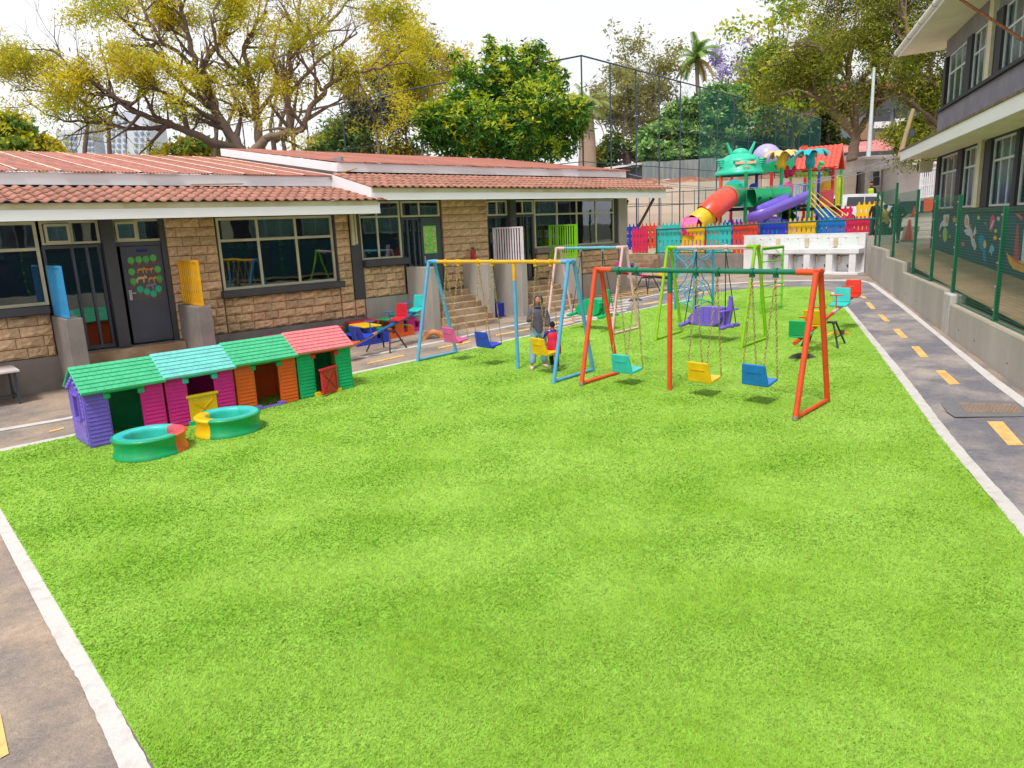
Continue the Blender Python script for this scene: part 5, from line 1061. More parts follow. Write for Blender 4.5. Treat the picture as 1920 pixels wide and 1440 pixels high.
# ================================================================== RIGHT SIDE: upper road, retaining wall, mesh fence, two-storey block
TH = R(28.3); RO = Vector((12.53, 2.62, 0)); E_ = Vector((math.cos(TH), math.sin(TH), 0)); N_ = Vector((math.sin(TH), -math.cos(TH), 0))
def RP(px, py, D):
    d = ray(px, py); O = RO+N_*D; t = ((O-CAM).dot(N_))/d.dot(N_); P = CAM+d*t; return (P-RO).dot(E_), -D, P.z
def zr(x): return 1.0+.035*(x-12)
def zre(e, D): p = RO+E_*e+N_*D; return zr(p.x)
def wl(e, D): p = RO+E_*e+N_*D; return (p.x, p.y)
M_path = mat('path_paving', S(192,160,128,.85), rough=.9, scale=.7, c2=S(170,136,106,.85), c2pos=(.38,.62), bump=.3)
M_road = mat('road_grey', S(184,170,158,.85), rough=.9, scale=.4, c2=S(160,146,136,.85))
def rsheet(name, pts, m, dz=0): mb = MB(); mb.add([(x, y, zr(x)+dz) for x, y in pts], [tuple(range(len(pts)))]); return struct(mb.build(name, m))
rsheet('path', [wl(-22,.2), wl(-22,2.2), wl(19,2.2), wl(19,.2)], M_path)
rsheet('road', [wl(19,.15), wl(19,9), (75, 0), (75, 45), (42, 36), (42,14.5), (30.5,12.0)], M_road, -.003)
rw = thing('retaining_wall', 'long grey plastered retaining wall stepping down beside the right lane', 'retaining wall', (RO.x, RO.y, 0), TH)
def rbx(parent, name, m, e0, e1, D0, D1, z0, z1, **k): mb = MB(); mb.box(e0, e1, -D1, -D0, z0, z1); return mb.build(name, m, parent, world=False, **k)
M_plast = mat('plaster_grey', S(178,170,162,.9), rough=.88, scale=.9, c2=S(204,194,184,.9), c2pos=(.35,.7), bump=.3, bscale=45, stretch=(1,1,.3)); M_cap = mat('wall_cap', S(192,178,158,.85), rough=.9, scale=3, bump=.3)
for e0, e1, z_ in ((14.25,17.8,1.66),(11.0,14.249,1.45),(5.62,10.999,1.18),(-22,5.0,.94)): rbx(rw, 'wall_section', M_plast, e0, e1, 0, .26, -.3, z_, bevel=.01); rbx(rw, 'cap', M_cap, e0+.01, e1-.01, .012, .252, z_+.001, z_+.012)
rbx(rw, 'patched_joint', mat('patch_white', S(205,200,194,.85), rough=.9, scale=4, bump=.6, bscale=12), 5.001, 5.619, -.006, .3, -.2, 1.14, bevel=.03)
for e0 in (8.6, 4.1, 2.9, 0.9, 10.2): mb = MB(); mb.tube([(e0,.004,.45+.02*e0),(e0,-.03,.45+.02*e0)], .018, 8); mb.build('weep_pipe', M_strap, rw, world=False)
mf = thing('mesh_fence', 'dark green welded mesh fence with posts on top of the retaining wall', 'mesh fence', (RO.x, RO.y, 0), TH)
M_fg = mat('fence_green', S(10,112,74,.8), rough=.4, scale=3); M_wire = mat('wire_green', S(50,132,104,.85), rough=.45, scale=3)
pe = [(18.0,1.66,3.62),(16.9,1.66,3.60),(13.75,1.45,3.76),(10.15,1.18,3.44),(7.75,1.18,3.22),(5.45,.94,3.17),(2.25,.94,2.90),(-1.2,.94,2.9),(-4.6,.94,2.9),(-8,.94,2.9)]
for e0, zb_, zt_ in pe:
    rbx(mf, 'post', M_fg, e0-.035, e0+.035, .09, .16, zb_+.012, zt_, bevel=.006)
    mb = MB()
    for k in range(5): z_ = zb_+.2+(zt_-zb_-.35)*k/4; mb.box(e0-.045, e0+.045, -.088, -.075, z_, z_+.03)
    mb.build('clip', M_bolt, mf, world=False)
for (e1, za, ta_), (e0, zb_, tb2) in zip(pe[:-1], pe[1:]):
    mb = MB(); zt_ = min(ta_, tb2)-.02; z0 = max(za, zb_)+.03; z0 = zb_+.03
    nv = int((e1-e0-.08)/.05); nh = int((zt_-z0)/.0508)
    for i in range(nv+1): x = e0+.04+(e1-e0-.08)*i/nv; mb.box(x-.0010, x+.0010, -.1245, -.1216, z0, zt_)
    for j in range(nh+1): z_ = z0+(zt_-z0)*j/nh; mb.box(e0+.036, e1-.036, -.1214, -.1180, z_-.0020, z_+.0020)
    mb.build('mesh_panel', M_wire, mf, world=False, kind='stuff'); rbx(mf, 'bottom_bar', M_wire, e0+.036, e1-.036, .105, .135, z0-.012, z0-.001)

# two-storey block
RB = thing('school_block', 'two storey charcoal school block with cream pilasters and tall windows on the right', 'building', (RO.x, RO.y, 0), TH)
FD = 1.8; M_char = mat('charcoal_wall', S(128,128,140,1), rough=.75, scale=1.2, bump=.1, c2=S(142,141,150,1)); M_chd = mat('charcoal_dark', S(52,52,60,.85), rough=.7); M_mur = mat('mural_navy', S(44,58,92,.85), rough=.7, scale=.8, c2=S(30,88,104,.85), c2pos=(.4,.7))
M_creamp = mat('pilaster_cream', S(222,212,186,.88), rough=.7); M_soff = mat('soffit_cream', S(248,234,208,1), rough=.7, scale=1)
M_glassR = glassmat('block_glass', (.80,.90,.88), .0, .16)
eL, eR = -16, 17.1
mb = MB(); mb.box(eL, eR, -FD-.25, -FD, 0.6, 2.72); mb.build('mural_wall', M_mur, RB, world=False)
rbx(RB, 'sill', M_chd, eL, eR, FD-.06, FD+.24, 2.78, 2.90); rbx(RB, 'skirting', M_chd, eL, eR, FD-.02, FD+.2, 2.721, 2.779)
rbx(RB, 'lintel_band', M_chd, eL, eR, FD+.0, FD+.25, 4.60, 4.95)
rbx(RB, 'upper_wall', M_char, eL, eR, FD-.10, FD+.25, 4.951, 6.08); rbx(RB, 'upper_sill', M_chd, eL, eR+.05, FD-.2, FD+.25, 6.081, 6.17)
rbx(RB, 'upper_head', M_char, eL, eR, FD+.0, FD+.25, 7.80, 8.36)
rbx(RB, 'eave_soffit', M_soff, eL, 17.5, .78, FD+.2, 4.655, 4.69); rbx(RB, 'eave_fascia', M_fwhite, eL, 17.55, .70, .775, 4.62, 4.93); rbx(RB, 'eave_roof', mat('mossy_roof', S(112,98,76,.8), rough=.95, scale=9, c2=S(150,134,104,.8), bump=.8), eL, 17.58, .66, FD-.11, 4.932, 4.985)
mb = MB(); mb.hexa([(eL,-FD-.2,8.361),(18.6,-FD-.2,8.361),(18.6,-.62,8.30),(eL,-.62,8.30)][::-1], [(eL,-FD-.2,8.39),(18.6,-FD-.2,8.39),(18.6,-.62,8.33),(eL,-.62,8.33)][::-1]); mb.build('roof_soffit', M_soff, RB, world=False)
rbx(RB, 'roof_fascia', M_fwhite, eL, 18.62, .56, .615, 8.27, 8.5); mb = MB(); mb.tube([(eL,-.50,8.42),(18.7,-.50,8.42)], .075, 10); mb.build('gutter', M_fwhite, RB, world=False)
for e0 in range(-14, 18, 2): mb = MB(); mb.tube([(e0,-.50,8.42),(e0+.05,-.50,8.42)], .085, 10); mb.build('gutter_bracket', M_cap, RB, world=False)
mb = MB(); mb.hexa([(eL,-.56,8.501),(18.62,-.56,8.501),(18.62,-7,9.9),(eL,-7,9.9)][::-1], [(eL,-.56,8.55),(18.62,-.56,8.55),(18.62,-7,9.95),(eL,-7,9.95)][::-1]); mb.build('roof', M_corr, RB, world=False)
rbx(RB, 'end_wall', M_char, eR-.25, eR, FD+.26, FD+7, 1.0, 8.36); rbx(RB, 'end_pier', M_chd, eR-.42, eR-.003, FD-.03, FD-.001, .8, 4.6); rbx(RB, 'end_pier', M_chd, eR-.35, eR+.01, FD-.04, FD+.2, 6.171, 7.8)
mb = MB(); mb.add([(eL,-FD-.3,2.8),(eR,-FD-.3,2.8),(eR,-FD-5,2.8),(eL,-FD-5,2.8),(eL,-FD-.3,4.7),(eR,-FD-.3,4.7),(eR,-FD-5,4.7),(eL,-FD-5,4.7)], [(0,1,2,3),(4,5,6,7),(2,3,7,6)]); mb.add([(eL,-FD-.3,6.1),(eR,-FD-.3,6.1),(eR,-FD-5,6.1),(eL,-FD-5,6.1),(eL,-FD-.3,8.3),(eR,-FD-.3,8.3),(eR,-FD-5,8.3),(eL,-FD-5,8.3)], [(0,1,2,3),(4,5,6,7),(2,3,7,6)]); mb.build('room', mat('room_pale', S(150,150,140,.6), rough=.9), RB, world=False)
M_curt = mat('curtain_pale', S(226,236,228,1), rough=.9, scale=3, stretch=(8,8,.4), c2=S(190,212,204,1))
def rwindow(e0, e1, z0, z1, tz, n=3, curtain=True):
    f = MB(); b = .055; Y = -FD-.05
    f.box(e0, e1, Y-.03, Y+.03, z0, z0+b); f.box(e0, e1, Y-.03, Y+.03, z1-b, z1); f.box(e0, e0+b, Y-.028, Y+.028, z0+b, z1-b); f.box(e1-b, e1, Y-.028, Y+.028, z0+b, z1-b); f.box(e0+b, e1-b, Y-.026, Y+.026, tz-b/2, tz+b/2)
    for i in range(1, n):
        x = e0+(e1-e0)*i/n; f.box(x-.018, x+.018, Y-.022, Y+.022, tz+b/2, z1-b); f.box(x-.018, x+.018, Y-.022, Y+.022, z0+b, tz-b/2)
    w = f.build('window', M_frameg, RB, world=False)
    for i in range(n):
        for a, c_ in ((z0+.02, tz), (tz, z1-.02)): mb = MB(); mb.box(e0+(e1-e0)*i/n+.01, e0+(e1-e0)*(i+1)/n-.01, Y-.006, Y-.001, a, c_); mb.build('pane', M_glassR, w, world=False)
    if curtain: mb = MB(); q = (e1-e0)/n*random.choice([2,2,3]); s0 = e0+random.choice([0, (e1-e0)-q]); mb.box(s0, s0+q, Y-.16, Y-.13, z0, tz+.05); mb.build('curtain', M_curt, w, world=False)
base = 11.2; e = base
wins = []
for k in range(-1, 5):
    c = base-5.9*k; wins += [(c-.85-2.05, c-.85), (c-3.25-2.0, c-3.25)]
wins = [(14.0,16.5),(11.6,13.4),(8.3,10.35),(6.0,8.0),(3.2,5.1+.0),(.9,2.9),(-2.6,-.6),(-4.9,-2.9),(-8.4,-6.4),(-10.7,-8.7)]
for a, b in wins: rwindow(a, b, 2.91, 4.60, 4.06); rwindow(a, b, 6.18, 7.80, 7.2)
for c in (11.18, 5.55, -.1, -5.9): rbx(RB, 'pilaster', M_creamp, c-.2, c+.2, FD-.13, FD+.1, 2.901, 4.655); rbx(RB, 'pilaster', M_creamp, c-.2, c+.2, FD-.13, FD+.1, 6.171, 8.3)
allx = sorted([a for a, b in wins]+[b for a, b in wins]); gaps = [(b, a2) for (a, b), (a2, b2) in zip(sorted(wins)[:-1], sorted(wins)[1:])]
for a, b in gaps: rbx(RB, 'dark_pier', M_chd, a+.002, b-.002, FD-.05, FD+.12, 2.901, 4.599); rbx(RB, 'dark_pier', M_chd, a+.002, b-.002, FD-.05, FD+.12, 6.171, 7.799)
rbx(RB, 'dark_pier', M_chd, 16.502, eR-.42, FD-.05, FD+.12, 2.901, 4.599)
mb = MB(); pts = [RP(1797,-4,.75), RP(1830,18,1.0), RP(1868,42,1.25), RP(1922,78,1.6)]; mb.tube(pts, .035, 8); mb.build('rusty_pipe', mat('rust_pipe', S(170,108,62,.8), rough=.8, scale=12, c2=S(120,80,56,.8)), RB, world=False)
# murals, flat painted shapes a few millimetres proud of the wall
def mural(name, pts, rgb, lift=.004):
    q = [RP(px, py, FD) for px, py in pts]; mb = MB(); mb.prism([(a[0], a[2]) for a in q], -FD+lift, -FD+.0005, 'y'); m = mat('mural_'+'_'.join(str(int(v)) for v in rgb), S(*rgb, .85), rough=.8, scale=8); return mb.build(name, m, RB, world=False)
def blob(cx, cy, rx, ry, n=12, rot=0): return [(cx+rx*math.cos(2*math.pi*k/n)*math.cos(rot)-ry*math.sin(2*math.pi*k/n)*math.sin(rot), cy+rx*math.cos(2*math.pi*k/n)*math.sin(rot)+ry*math.sin(2*math.pi*k/n)*math.cos(rot)) for k in range(n)]
def star(cx, cy, r): return [(cx+(r if k % 2 == 0 else r*.45)*.75*math.cos(-math.pi/2+math.pi*k/5), cy+(r if k % 2 == 0 else r*.45)*math.sin(-math.pi/2+math.pi*k/5)) for k in range(10)]
mural('painted_shuttle', [(1761,434),(1763,420),(1769,412),(1769,404),(1775,398),(1780,402),(1779,414),(1777,424),(1771,425),(1766,424)], (226,228,232)); mural('painted_patch', blob(1776,412,3,6), (236,160,80), .008); mural('painted_plume', blob(1772,440,4,14), (190,214,60)); mural('painted_plume', blob(1776,436,2,5), (60,180,200), .008)
mural('painted_astronaut', blob(1813,415,4.5,13), (236,232,226)); mural('painted_face', blob(1813,416,3,8), (238,170,120), .008); mural('painted_astronaut', [(1807,432),(1812,440),(1820,444),(1822,458),(1828,470),(1831,462),(1826,444),(1831,436),(1829,424),(1824,440),(1820,420),(1814,428)], (214,220,230)); mural('painted_panel', blob(1821,425,2,4), (200,60,60), .008); mural('painted_panel', blob(1826,444,2,4), (220,90,60), .008)
mural('painted_submarine', [(1835,446),(1839,440),(1845,444),(1848,452),(1848,470),(1849,490),(1844,488),(1843,472),(1836,464)], (20,140,200)); mural('painted_light', blob(1847,458,2.6,7), (250,210,40), .008); mural('painted_rocket', [(1856,420),(1858,406),(1862,402),(1865,408),(1865,420),(1862,428),(1858,436)], (226,50,140)); mural('painted_flame', [(1855,432),(1862,414),(1866,412),(1860,426)], (250,190,220), .008)
mural('painted_diver', [(1854,474),(1857,462),(1860,458),(1864,464),(1864,470),(1861,472),(1859,480),(1857,472)], (120,200,230)); mural('painted_fish', blob(1866,446,3.4,4), (250,200,60))
for cx, cy, r, c_ in [(1790,412,7,(230,180,70)),(1781,443,4,(210,150,60)),(1835,408,5,(230,220,120)),(1872,410,6,(240,200,150)),(1867,433,5,(230,220,90)),(1806,458,6,(230,90,110)),(1763,442,3,(240,170,60)),(1848,419,3,(120,200,90))]: mural('painted_star', star(cx, cy, r), c_)
mural('painted_boat', [(1887,472),(1893,480),(1904,484),(1918,492),(1935,500),(1935,514),(1915,510),(1900,504),(1892,492)], (244,180,60)); mural('painted_mast', [(1900,488),(1907,420),(1910,420),(1911,490)], (190,60,90)); mural('painted_mast', [(1914,500),(1920,430),(1926,430),(1921,500)], (226,226,240)); mural('painted_flag', [(1901,398),(1905,396),(1918,408),(1916,413)], (230,90,110)); mural('painted_plank', [(1890,476),(1904,487),(1918,495),(1918,498),(1903,491)], (220,130,40), .008)
# air conditioner / speaker box at the corner
ac = thing('air_conditioner', 'cream outdoor unit fixed high on the corner of the charcoal block', 'air conditioner', tuple(RO+E_*17.3+N_*1.4+Vector((0,0,4.2))), TH); mb = MB(); mb.box(-.3,.35,-.25,.15,-.02,.34); mb.build('case', M_creamp, ac, bevel=.02, world=False); mb = MB(); mb.lathe([(0,0),(.13,0),(.15,.02)], 16, M=Matrix.Translation((.0,.151,.16)) @ Matrix.Rotation(R(-90), 4, 'X')); mb.build('fan_grille', M_dark, ac, world=False)
# gate, orange board, cones, grate
def at_road(px, py): p = RD(px, py); return p
g0 = Vector((*wl(21.5, 2.0), 0)); gz_ = zr(g0.x)
gt = thing('white_gate', 'white barred metal gate beyond the corner of the charcoal block', 'gate', (g0.x, g0.y, gz_), world=True); Mw = paint('gate_white', 240,240,244)
a = PD(1724, 372, 33.5); b = PD(1760, 366, 33.5); hgt = 50/FPX*33.5+.05
for z_ in (.02, .55, 1.25): mb = MB(); mb.bar(a+UPV*z_, b+UPV*z_, .04, .06); mb.build('rail', Mw, gt)
for k in range(10): p = a.lerp(b, k/9); mb = MB(); mb.bar(p, p+UPV*(hgt-.02*k), .045, .045, (1,0,0)); mb.build('picket', Mw, gt)
mb = MB(); mb.bar(a-UPV*.6, a+UPV*(hgt+.0), .08, .08, (1,0,0)); mb.build('gate_post', Mw, gt)
p = PD(1744, 384, 31); ob = MB(); ob.box(-.27,.27,-.02,.02,-.27,.27, M=Lm(p)); o = ob.build('orange_board', paint('board_orange', 250,96,56)); tag(o, 'square orange board hung on the fence beside the charcoal corner', 'board')
def cone(px, py, s, label):
    p = RD(px, py); t = thing('traffic_cone', label, 'traffic cone', tuple(p), 0, 'traffic cones on the upper road'); mb = MB(); mb.lathe([(.16*s,.03*s),(.035*s,.72*s),(.0,.72*s)], 16); mb.build('cone_body', PLC['hotred'], t); mb = MB(); mb.box(-.2*s,.2*s,-.2*s,.2*s,0,.03*s); mb.build('base', PLC['hotred'], t, bevel=.008); mb = MB(); mb.lathe([(.102*s,.34*s),(.08*s,.47*s)], 16); mb.build('reflective_band', PLC['crimson'], t)
cone(1703, 451, 1.15, 'red traffic cone standing on the dark grate behind the mesh fence'); cone(1713, 406, .95, 'red traffic cone farther up the road beside a fence post')
gq = [RD(*q) for q in ((1689,453),(1716,455),(1725,425),(1695,424))]; mb = MB(); mb.add([(q.x,q.y,q.z+.008) for q in gq], [(0,1,2,3)]); o = mb.build('drain_grate', mat('grate_dark', S(104,98,84,.75), rough=.8, scale=30)); tag(o, 'dark rectangular drain grate under the red cone behind the fence', 'grate')
# ================================================================== PEOPLE
def skin(name, verts, edges, radii, m, parent=None, sub=2, root=0):
    me = bpy.data.meshes.new(name); me.from_pydata([tuple(v) for v in verts], edges, []); o = bpy.data.objects.new(name, me); col.objects.link(o)
    sm = o.modifiers.new('skin', 'SKIN'); sm.use_smooth_shade = True; sk = me.skin_vertices[0].data
    for i, r_ in enumerate(radii): sk[i].radius = (r_, r_) if not hasattr(r_, '__len__') else r_; sk[i].use_root = (i == root)
    ss = o.modifiers.new('sub', 'SUBSURF'); ss.levels = sub; ss.render_levels = sub
    dg = bpy.context.evaluated_depsgraph_get(); me2 = bpy.data.meshes.new_from_object(o.evaluated_get(dg)); me2.name = name
    for p_ in me2.polygons: p_.use_smooth = True
    bpy.data.objects.remove(o); me2.materials.clear(); me2.materials.append(m); o = bpy.data.objects.new(name, me2); col.objects.link(o)
    if parent: o.parent = parent
    return o
M_skin = mat('skin_brown', S(176,118,86,1), rough=.5, scale=12, var=.06); M_hair = mat('hair_black', S(34,28,28,.8), rough=.9, scale=60, bump=.8, bscale=120)
M_eye = mat('eye_white', S(230,225,220), rough=.3); M_lip = mat('lip', S(120,62,58,.85), rough=.5)
def person(label, loc, rz, H, J, top, bottom, shoe, hood=False, hair=True, coat_len=.0, vest=None, cap=None, grp=None, cat='person', wide=False, detail=True):
    """J: joint overrides in units of H, figure faces local +x... y is its left"""
    t = thing('person', label, cat, loc, rz, grp)
    j = dict(pel=(0,0,.52), sp=(0,0,.62), ch=(0,0,.74), nk=(.005,0,.835), hd=(.015,0,.90), shl=(0,.096,.80), shr=(0,-.096,.80), ell=(-.01,.15,.64), elr=(-.01,-.15,.64), wrl=(.04,.155,.49), wrr=(.04,-.155,.49), hnl=(.05,.155,.45), hnr=(.05,-.155,.45), hpl=(0,.055,.50), hpr=(0,-.055,.50), knl=(.01,.06,.27), knr=(.01,-.06,.27), anl=(0,.06,.045), anr=(0,-.06,.045), tol=(.075,.07,.018), tor=(.075,-.07,.018))
    j.update(J); V = {k: Vector(v)*H for k, v in j.items()}
    names = ['pel','sp','ch','nk','hd','shl','shr','ell','elr','wrl','wrr','hpl','hpr','knl','knr','anl','anr','tol','tor']; ix = {n_: i for i, n_ in enumerate(names)}
    rad = dict(pel=.062,sp=.058,ch=.066,nk=.030,hd=.036,shl=.036,shr=.036,ell=.026,elr=.026,wrl=.017,wrr=.017,hpl=.05,hpr=.05,knl=.034,knr=.034,anl=.02,anr=.02,tol=.016,tor=.016)
    ed = [('pel','sp'),('sp','ch'),('ch','nk'),('nk','hd'),('ch','shl'),('ch','shr'),('shl','ell'),('ell','wrl'),('shr','elr'),('elr','wrr'),('pel','hpl'),('pel','hpr'),('hpl','knl'),('knl','anl'),('hpr','knr'),('knr','anr'),('anl','tol'),('anr','tor')]
    k = .78
    body = skin('body', [V[n_] for n_ in names], [(ix[a], ix[b]) for a, b in ed], [rad[n_]*H*k*1.05 for n_ in names], M_skin, t)
    # head with face, joined into the body mesh as one figure
    hm = MB(); hc = V['hd']+Vector((.012,0,.022))*H; r_ = .062*H
    hm.ball(tuple(hc), (r_*.98, r_*.80, r_*1.15), 18, m=12); hm.ball((hc.x+r_*.25, hc.y, hc.z-r_*.62), (r_*.62, r_*.52, r_*.5), 12); hm.ball((hc.x+r_*.98, hc.y, hc.z-r_*.12), (r_*.18, r_*.14, r_*.24), 8)
    for s_ in (-1, 1): hm.ball((hc.x-r_*.05, hc.y+s_*r_*.82, hc.z-r_*.1), (r_*.16, r_*.1, r_*.26), 8)
    # hands: palm and five unequal fingers and thumb
    if detail:
        for w_, hn in (('wrl','hnl'), ('wrr','hnr')):
            d_ = (V[hn]-V[w_]).normalized(); sidev = d_.cross(Vector((0,0,1))).normalized() if abs(d_.z) < .9 else Vector((1,0,0)); nrm = sidev.cross(d_)
            c = V[w_]+d_*.028*H; q = .0135*H; hm.tube([V[w_], c, c+d_*q*1.2], [q*.95, q*1.25, q*1.0], 8)
            for i, (off, L) in enumerate(((-1.0,.036),(-.35,.042),(.3,.040),(.95,.031))):
                b = c+d_*q*1.1+sidev*off*q*.75; hm.tube([b, b+d_*L*H*.5, b+d_*L*H*.85-nrm*L*H*.35], [q*.34,q*.30,q*.22], 5)
            b = c-sidev*q*.9; hm.tube([b, b-sidev*q*.8+d_*q*.9, b-sidev*q*.7+d_*q*1.8-nrm*q*.5], [q*.4,q*.34,q*.26], 5)
    hobj = hm.build('head', M_skin, t, world=False)
    bm1 = body.data; import bmesh; bmx = bmesh.new(); bmx.from_mesh(bm1); bmx.from_mesh(hobj.data); bmx.to_mesh(bm1); bmx.free(); me_h = hobj.data; bpy.data.objects.remove(hobj)
    if detail:
        for s_ in (-1, 1): e = MB(); e.ball((hc.x+r_*.86, hc.y+s_*r_*.32, hc.z+r_*.06), (r_*.12, r_*.15, r_*.09), 8); e.build('eye', M_eye, t, world=False); e = MB(); e.ball((hc.x+r_*.96, hc.y+s_*r_*.32, hc.z+r_*.06), (r_*.05, r_*.07, r_*.07), 8); e.build('pupil', M_hair, t, world=False)
        e = MB(); e.ball((hc.x+r_*.82, hc.y, hc.z-r_*.58), (r_*.12, r_*.26, r_*.08), 8); e.build('mouth', M_lip, t, world=False)
    # clothes
    def cl(name, ns, es, rr_, m, ends={}):
        vv = {n_: V[n_].copy() for n_ in ns}; vv.update(ends); ns = list(vv.keys()); ii = {n_: i for i, n_ in enumerate(ns)}
        return skin(name, [vv[n_] for n_ in ns], [(ii[a], ii[b]) for a, b in es], [rr_.get(n_, rad.get(n_, .03)+.012)*H*.98 for n_ in ns], m, t)
    cuff = {'cfl': V['wrl'].lerp(V['ell'], .08), 'cfr': V['wrr'].lerp(V['elr'], .08), 'hem': V['pel']+Vector((0,0,-.02-coat_len))*H}
    jm = MB(); Z = Vector((0,0,1)); rings = [(cuff['hem'], .100, .076), (cuff['hem']+Z*.02*H, .106, .082), (V['pel']+Z*.03*H, .104, .080), (V['sp'], .100, .077), (V['sp'].lerp(V['ch'], .55), .106, .080), (V['ch'], .112, .082), (V['ch'].lerp(V['nk'], .40), .112, .076), (V['ch'].lerp(V['nk'], .68), .098, .062), (V['ch'].lerp(V['nk'], .88), .060, .050), (V['nk']+Z*.012*H, .040, .040)]
    sax = (V['shl']-V['shr']); sax.z *= .5; sax.normalize(); fax = sax.cross(Z).normalized(); nv_ = 18; vs = []
    for i, (c, a_, b_) in enumerate(rings):
        for k_ in range(nv_):
            an = 2*math.pi*k_/nv_; fold = 1+.035*math.sin(an*5+i*1.9)+.02*math.sin(an*9-i); vs.append(c+sax*math.cos(an)*a_*H*fold+fax*math.sin(an)*b_*H*fold)
    jm.add(vs, [(i*nv_+k_, i*nv_+(k_+1) % nv_, (i+1)*nv_+(k_+1) % nv_, (i+1)*nv_+k_) for i in range(len(rings)-1) for k_ in range(nv_)], True)
    for sh_, el_, cf_ in (('shl','ell','cfl'), ('shr','elr','cfr')):
        s0 = V[sh_].lerp(V['ch'], .25)+Z*.0*H; a1 = V[sh_]-Z*.01*H; e1 = V[el_]; c1_ = cuff[cf_]
        jm.tube([s0+Z*.012*H, a1, a1.lerp(e1,.3), a1.lerp(e1,.65), e1, e1.lerp(c1_,.35), e1.lerp(c1_,.75), c1_], [.036*H,.041*H,.039*H,.034*H,.033*H,.031*H,.027*H,.025*H], 12)
    jm.build('jacket', top, t, world=False)
    pa = {'al': V['anl'].lerp(V['knl'], .06), 'ar': V['anr'].lerp(V['knr'], .06)}
    fl = .052 if wide else .036
    cl('trousers', ['pel','hpl','hpr','knl','knr'], [('pel','hpl'),('pel','hpr'),('hpl','knl'),('hpr','knr'),('knl','al'),('knr','ar')], dict(pel=.075, hpl=.068, hpr=.068, knl=.050, knr=.050, al=fl, ar=fl), bottom, pa)
    for a_, b_ in (('anl','tol'), ('anr','tor')):
        d_ = V[b_]-V[a_]; sh = MB(); dd = Vector((d_.x, d_.y, 0)); dd.normalize(); base = Vector((V[a_].x, V[a_].y, V[a_].z-.028*H)) if V[a_].z > .08*H else Vector((V[a_].x, V[a_].y, .018*H))
        if d_.z < -.05*H: dd = d_.normalized()
        sh.tube([base-dd*.03*H+Vector((0,0,.008*H)), base+Vector((0,0,.010*H)), base+dd*.06*H, base+dd*.10*H], [.022*H,.029*H,.027*H,.018*H], 10, flat=.8); sh.build('shoe', shoe, t, world=False)
    if hood:
        hb = MB(); hb.ball((0,0,0), (r_*1.38, r_*1.22, r_*1.42), 20, m=14, M=Matrix.Translation(hc+Vector((-.012*H,0,0))) )
        # open the front
        keepf = [f for f in hb.f if sum(hb.v[i][0] for i in f)/len(f) < hc.x+r_*.56 or abs(sum(hb.v[i][2] for i in f)/len(f)-hc.z) > r_*1.05]; hb.f = keepf; hb.sm = [True]*len(keepf); ho = hb.build('hood', top, t, world=False); so = ho.modifiers.new('solid', 'SOLIDIFY'); so.thickness = .012*H
        hb = MB(); hb.lathe([(r_*.85,-.0),(r_*1.05,-r_*.2),(r_*1.0,-r_*.4)], 18, tuple(hc+Vector((-.01*H,0,-r_*.95)))); hb.build('collar', top, t, world=False)
    elif hair:
        hb = MB(); hb.ball(tuple(hc+Vector((-.006*H,0,r_*.16))), (r_*1.03, r_*.88, r_*1.10), 18, m=12); keepf = [f for f in hb.f if (sum(hb.v[i][2] for i in f)/len(f) > hc.z+r_*.42) or (sum(hb.v[i][0] for i in f)/len(f) < hc.x-r_*.1 and sum(hb.v[i][2] for i in f)/len(f) > hc.z-r_*.4)]; hb.f = keepf; hb.sm = [True]*len(keepf); hb.build('hair', cap or M_hair, t, world=False)
    if vest is not None:
        vm_ = MB(); nvr = [(c, a_*1.07+.004, b_*1.09+.004) for c, a_, b_ in rings[1:8]]; vs = []
        for c, a_, b_ in nvr:
            for k_ in range(nv_): an = 2*math.pi*k_/nv_; vs.append(c+sax*math.cos(an)*a_*H+fax*math.sin(an)*b_*H)
        vm_.add(vs, [(i*nv_+k_, i*nv_+(k_+1) % nv_, (i+1)*nv_+(k_+1) % nv_, (i+1)*nv_+k_) for i in range(len(nvr)-1) for k_ in range(nv_)], True); vm_.build('vest', vest, t, world=False)
    return t, V
M_hoodie = mat('cloth_grey', S(98,93,110,.9), rough=.95, scale=30, bump=.4, bscale=60); M_jean = mat('denim_blue', S(130,168,200,.95), rough=.9, scale=9, c2=S(160,190,212,.85), bump=.3)
M_shoeP = mat('shoe_pale', S(232,200,200,.85), rough=.6); M_navyc = mat('cloth_navy', S(64,50,140,.85), rough=.9, scale=20); M_bib = mat('bib_red', S(226,22,66,.85), rough=.7, scale=4); M_blk2 = mat('cloth_black', S(38,38,46,.8), rough=.95, scale=10); M_croc = mat('shoe_blue', S(90,150,170,.85), rough=.6)
gp_ = G(1012, 690)
face = math.atan2(-gp_.y, -gp_.x)     # facing back towards the viewer's side
girl, V = person('girl in a grey hoodie and pale flared jeans standing behind the yellow swing seat', (gp_.x, gp_.y, gz(gp_.x)+.012), face+R(10), 1.44,
    dict(elr=(.03,-.135,.655), wrr=(.13,-.12,.70), hnr=(.155,-.115,.735), ell=(.03,.135,.65), wrl=(.11,.10,.57), hnl=(.14,.09,.54), knl=(.01,.065,.27), knr=(.03,-.085,.27), anl=(-.02,.075,.045), anr=(.06,-.115,.045), tol=(.05,.10,.018), tor=(.13,-.13,.018)), M_hoodie, M_jean, M_shoeP, hood=True, coat_len=.01, wide=True)
tp = G(1040, 697)
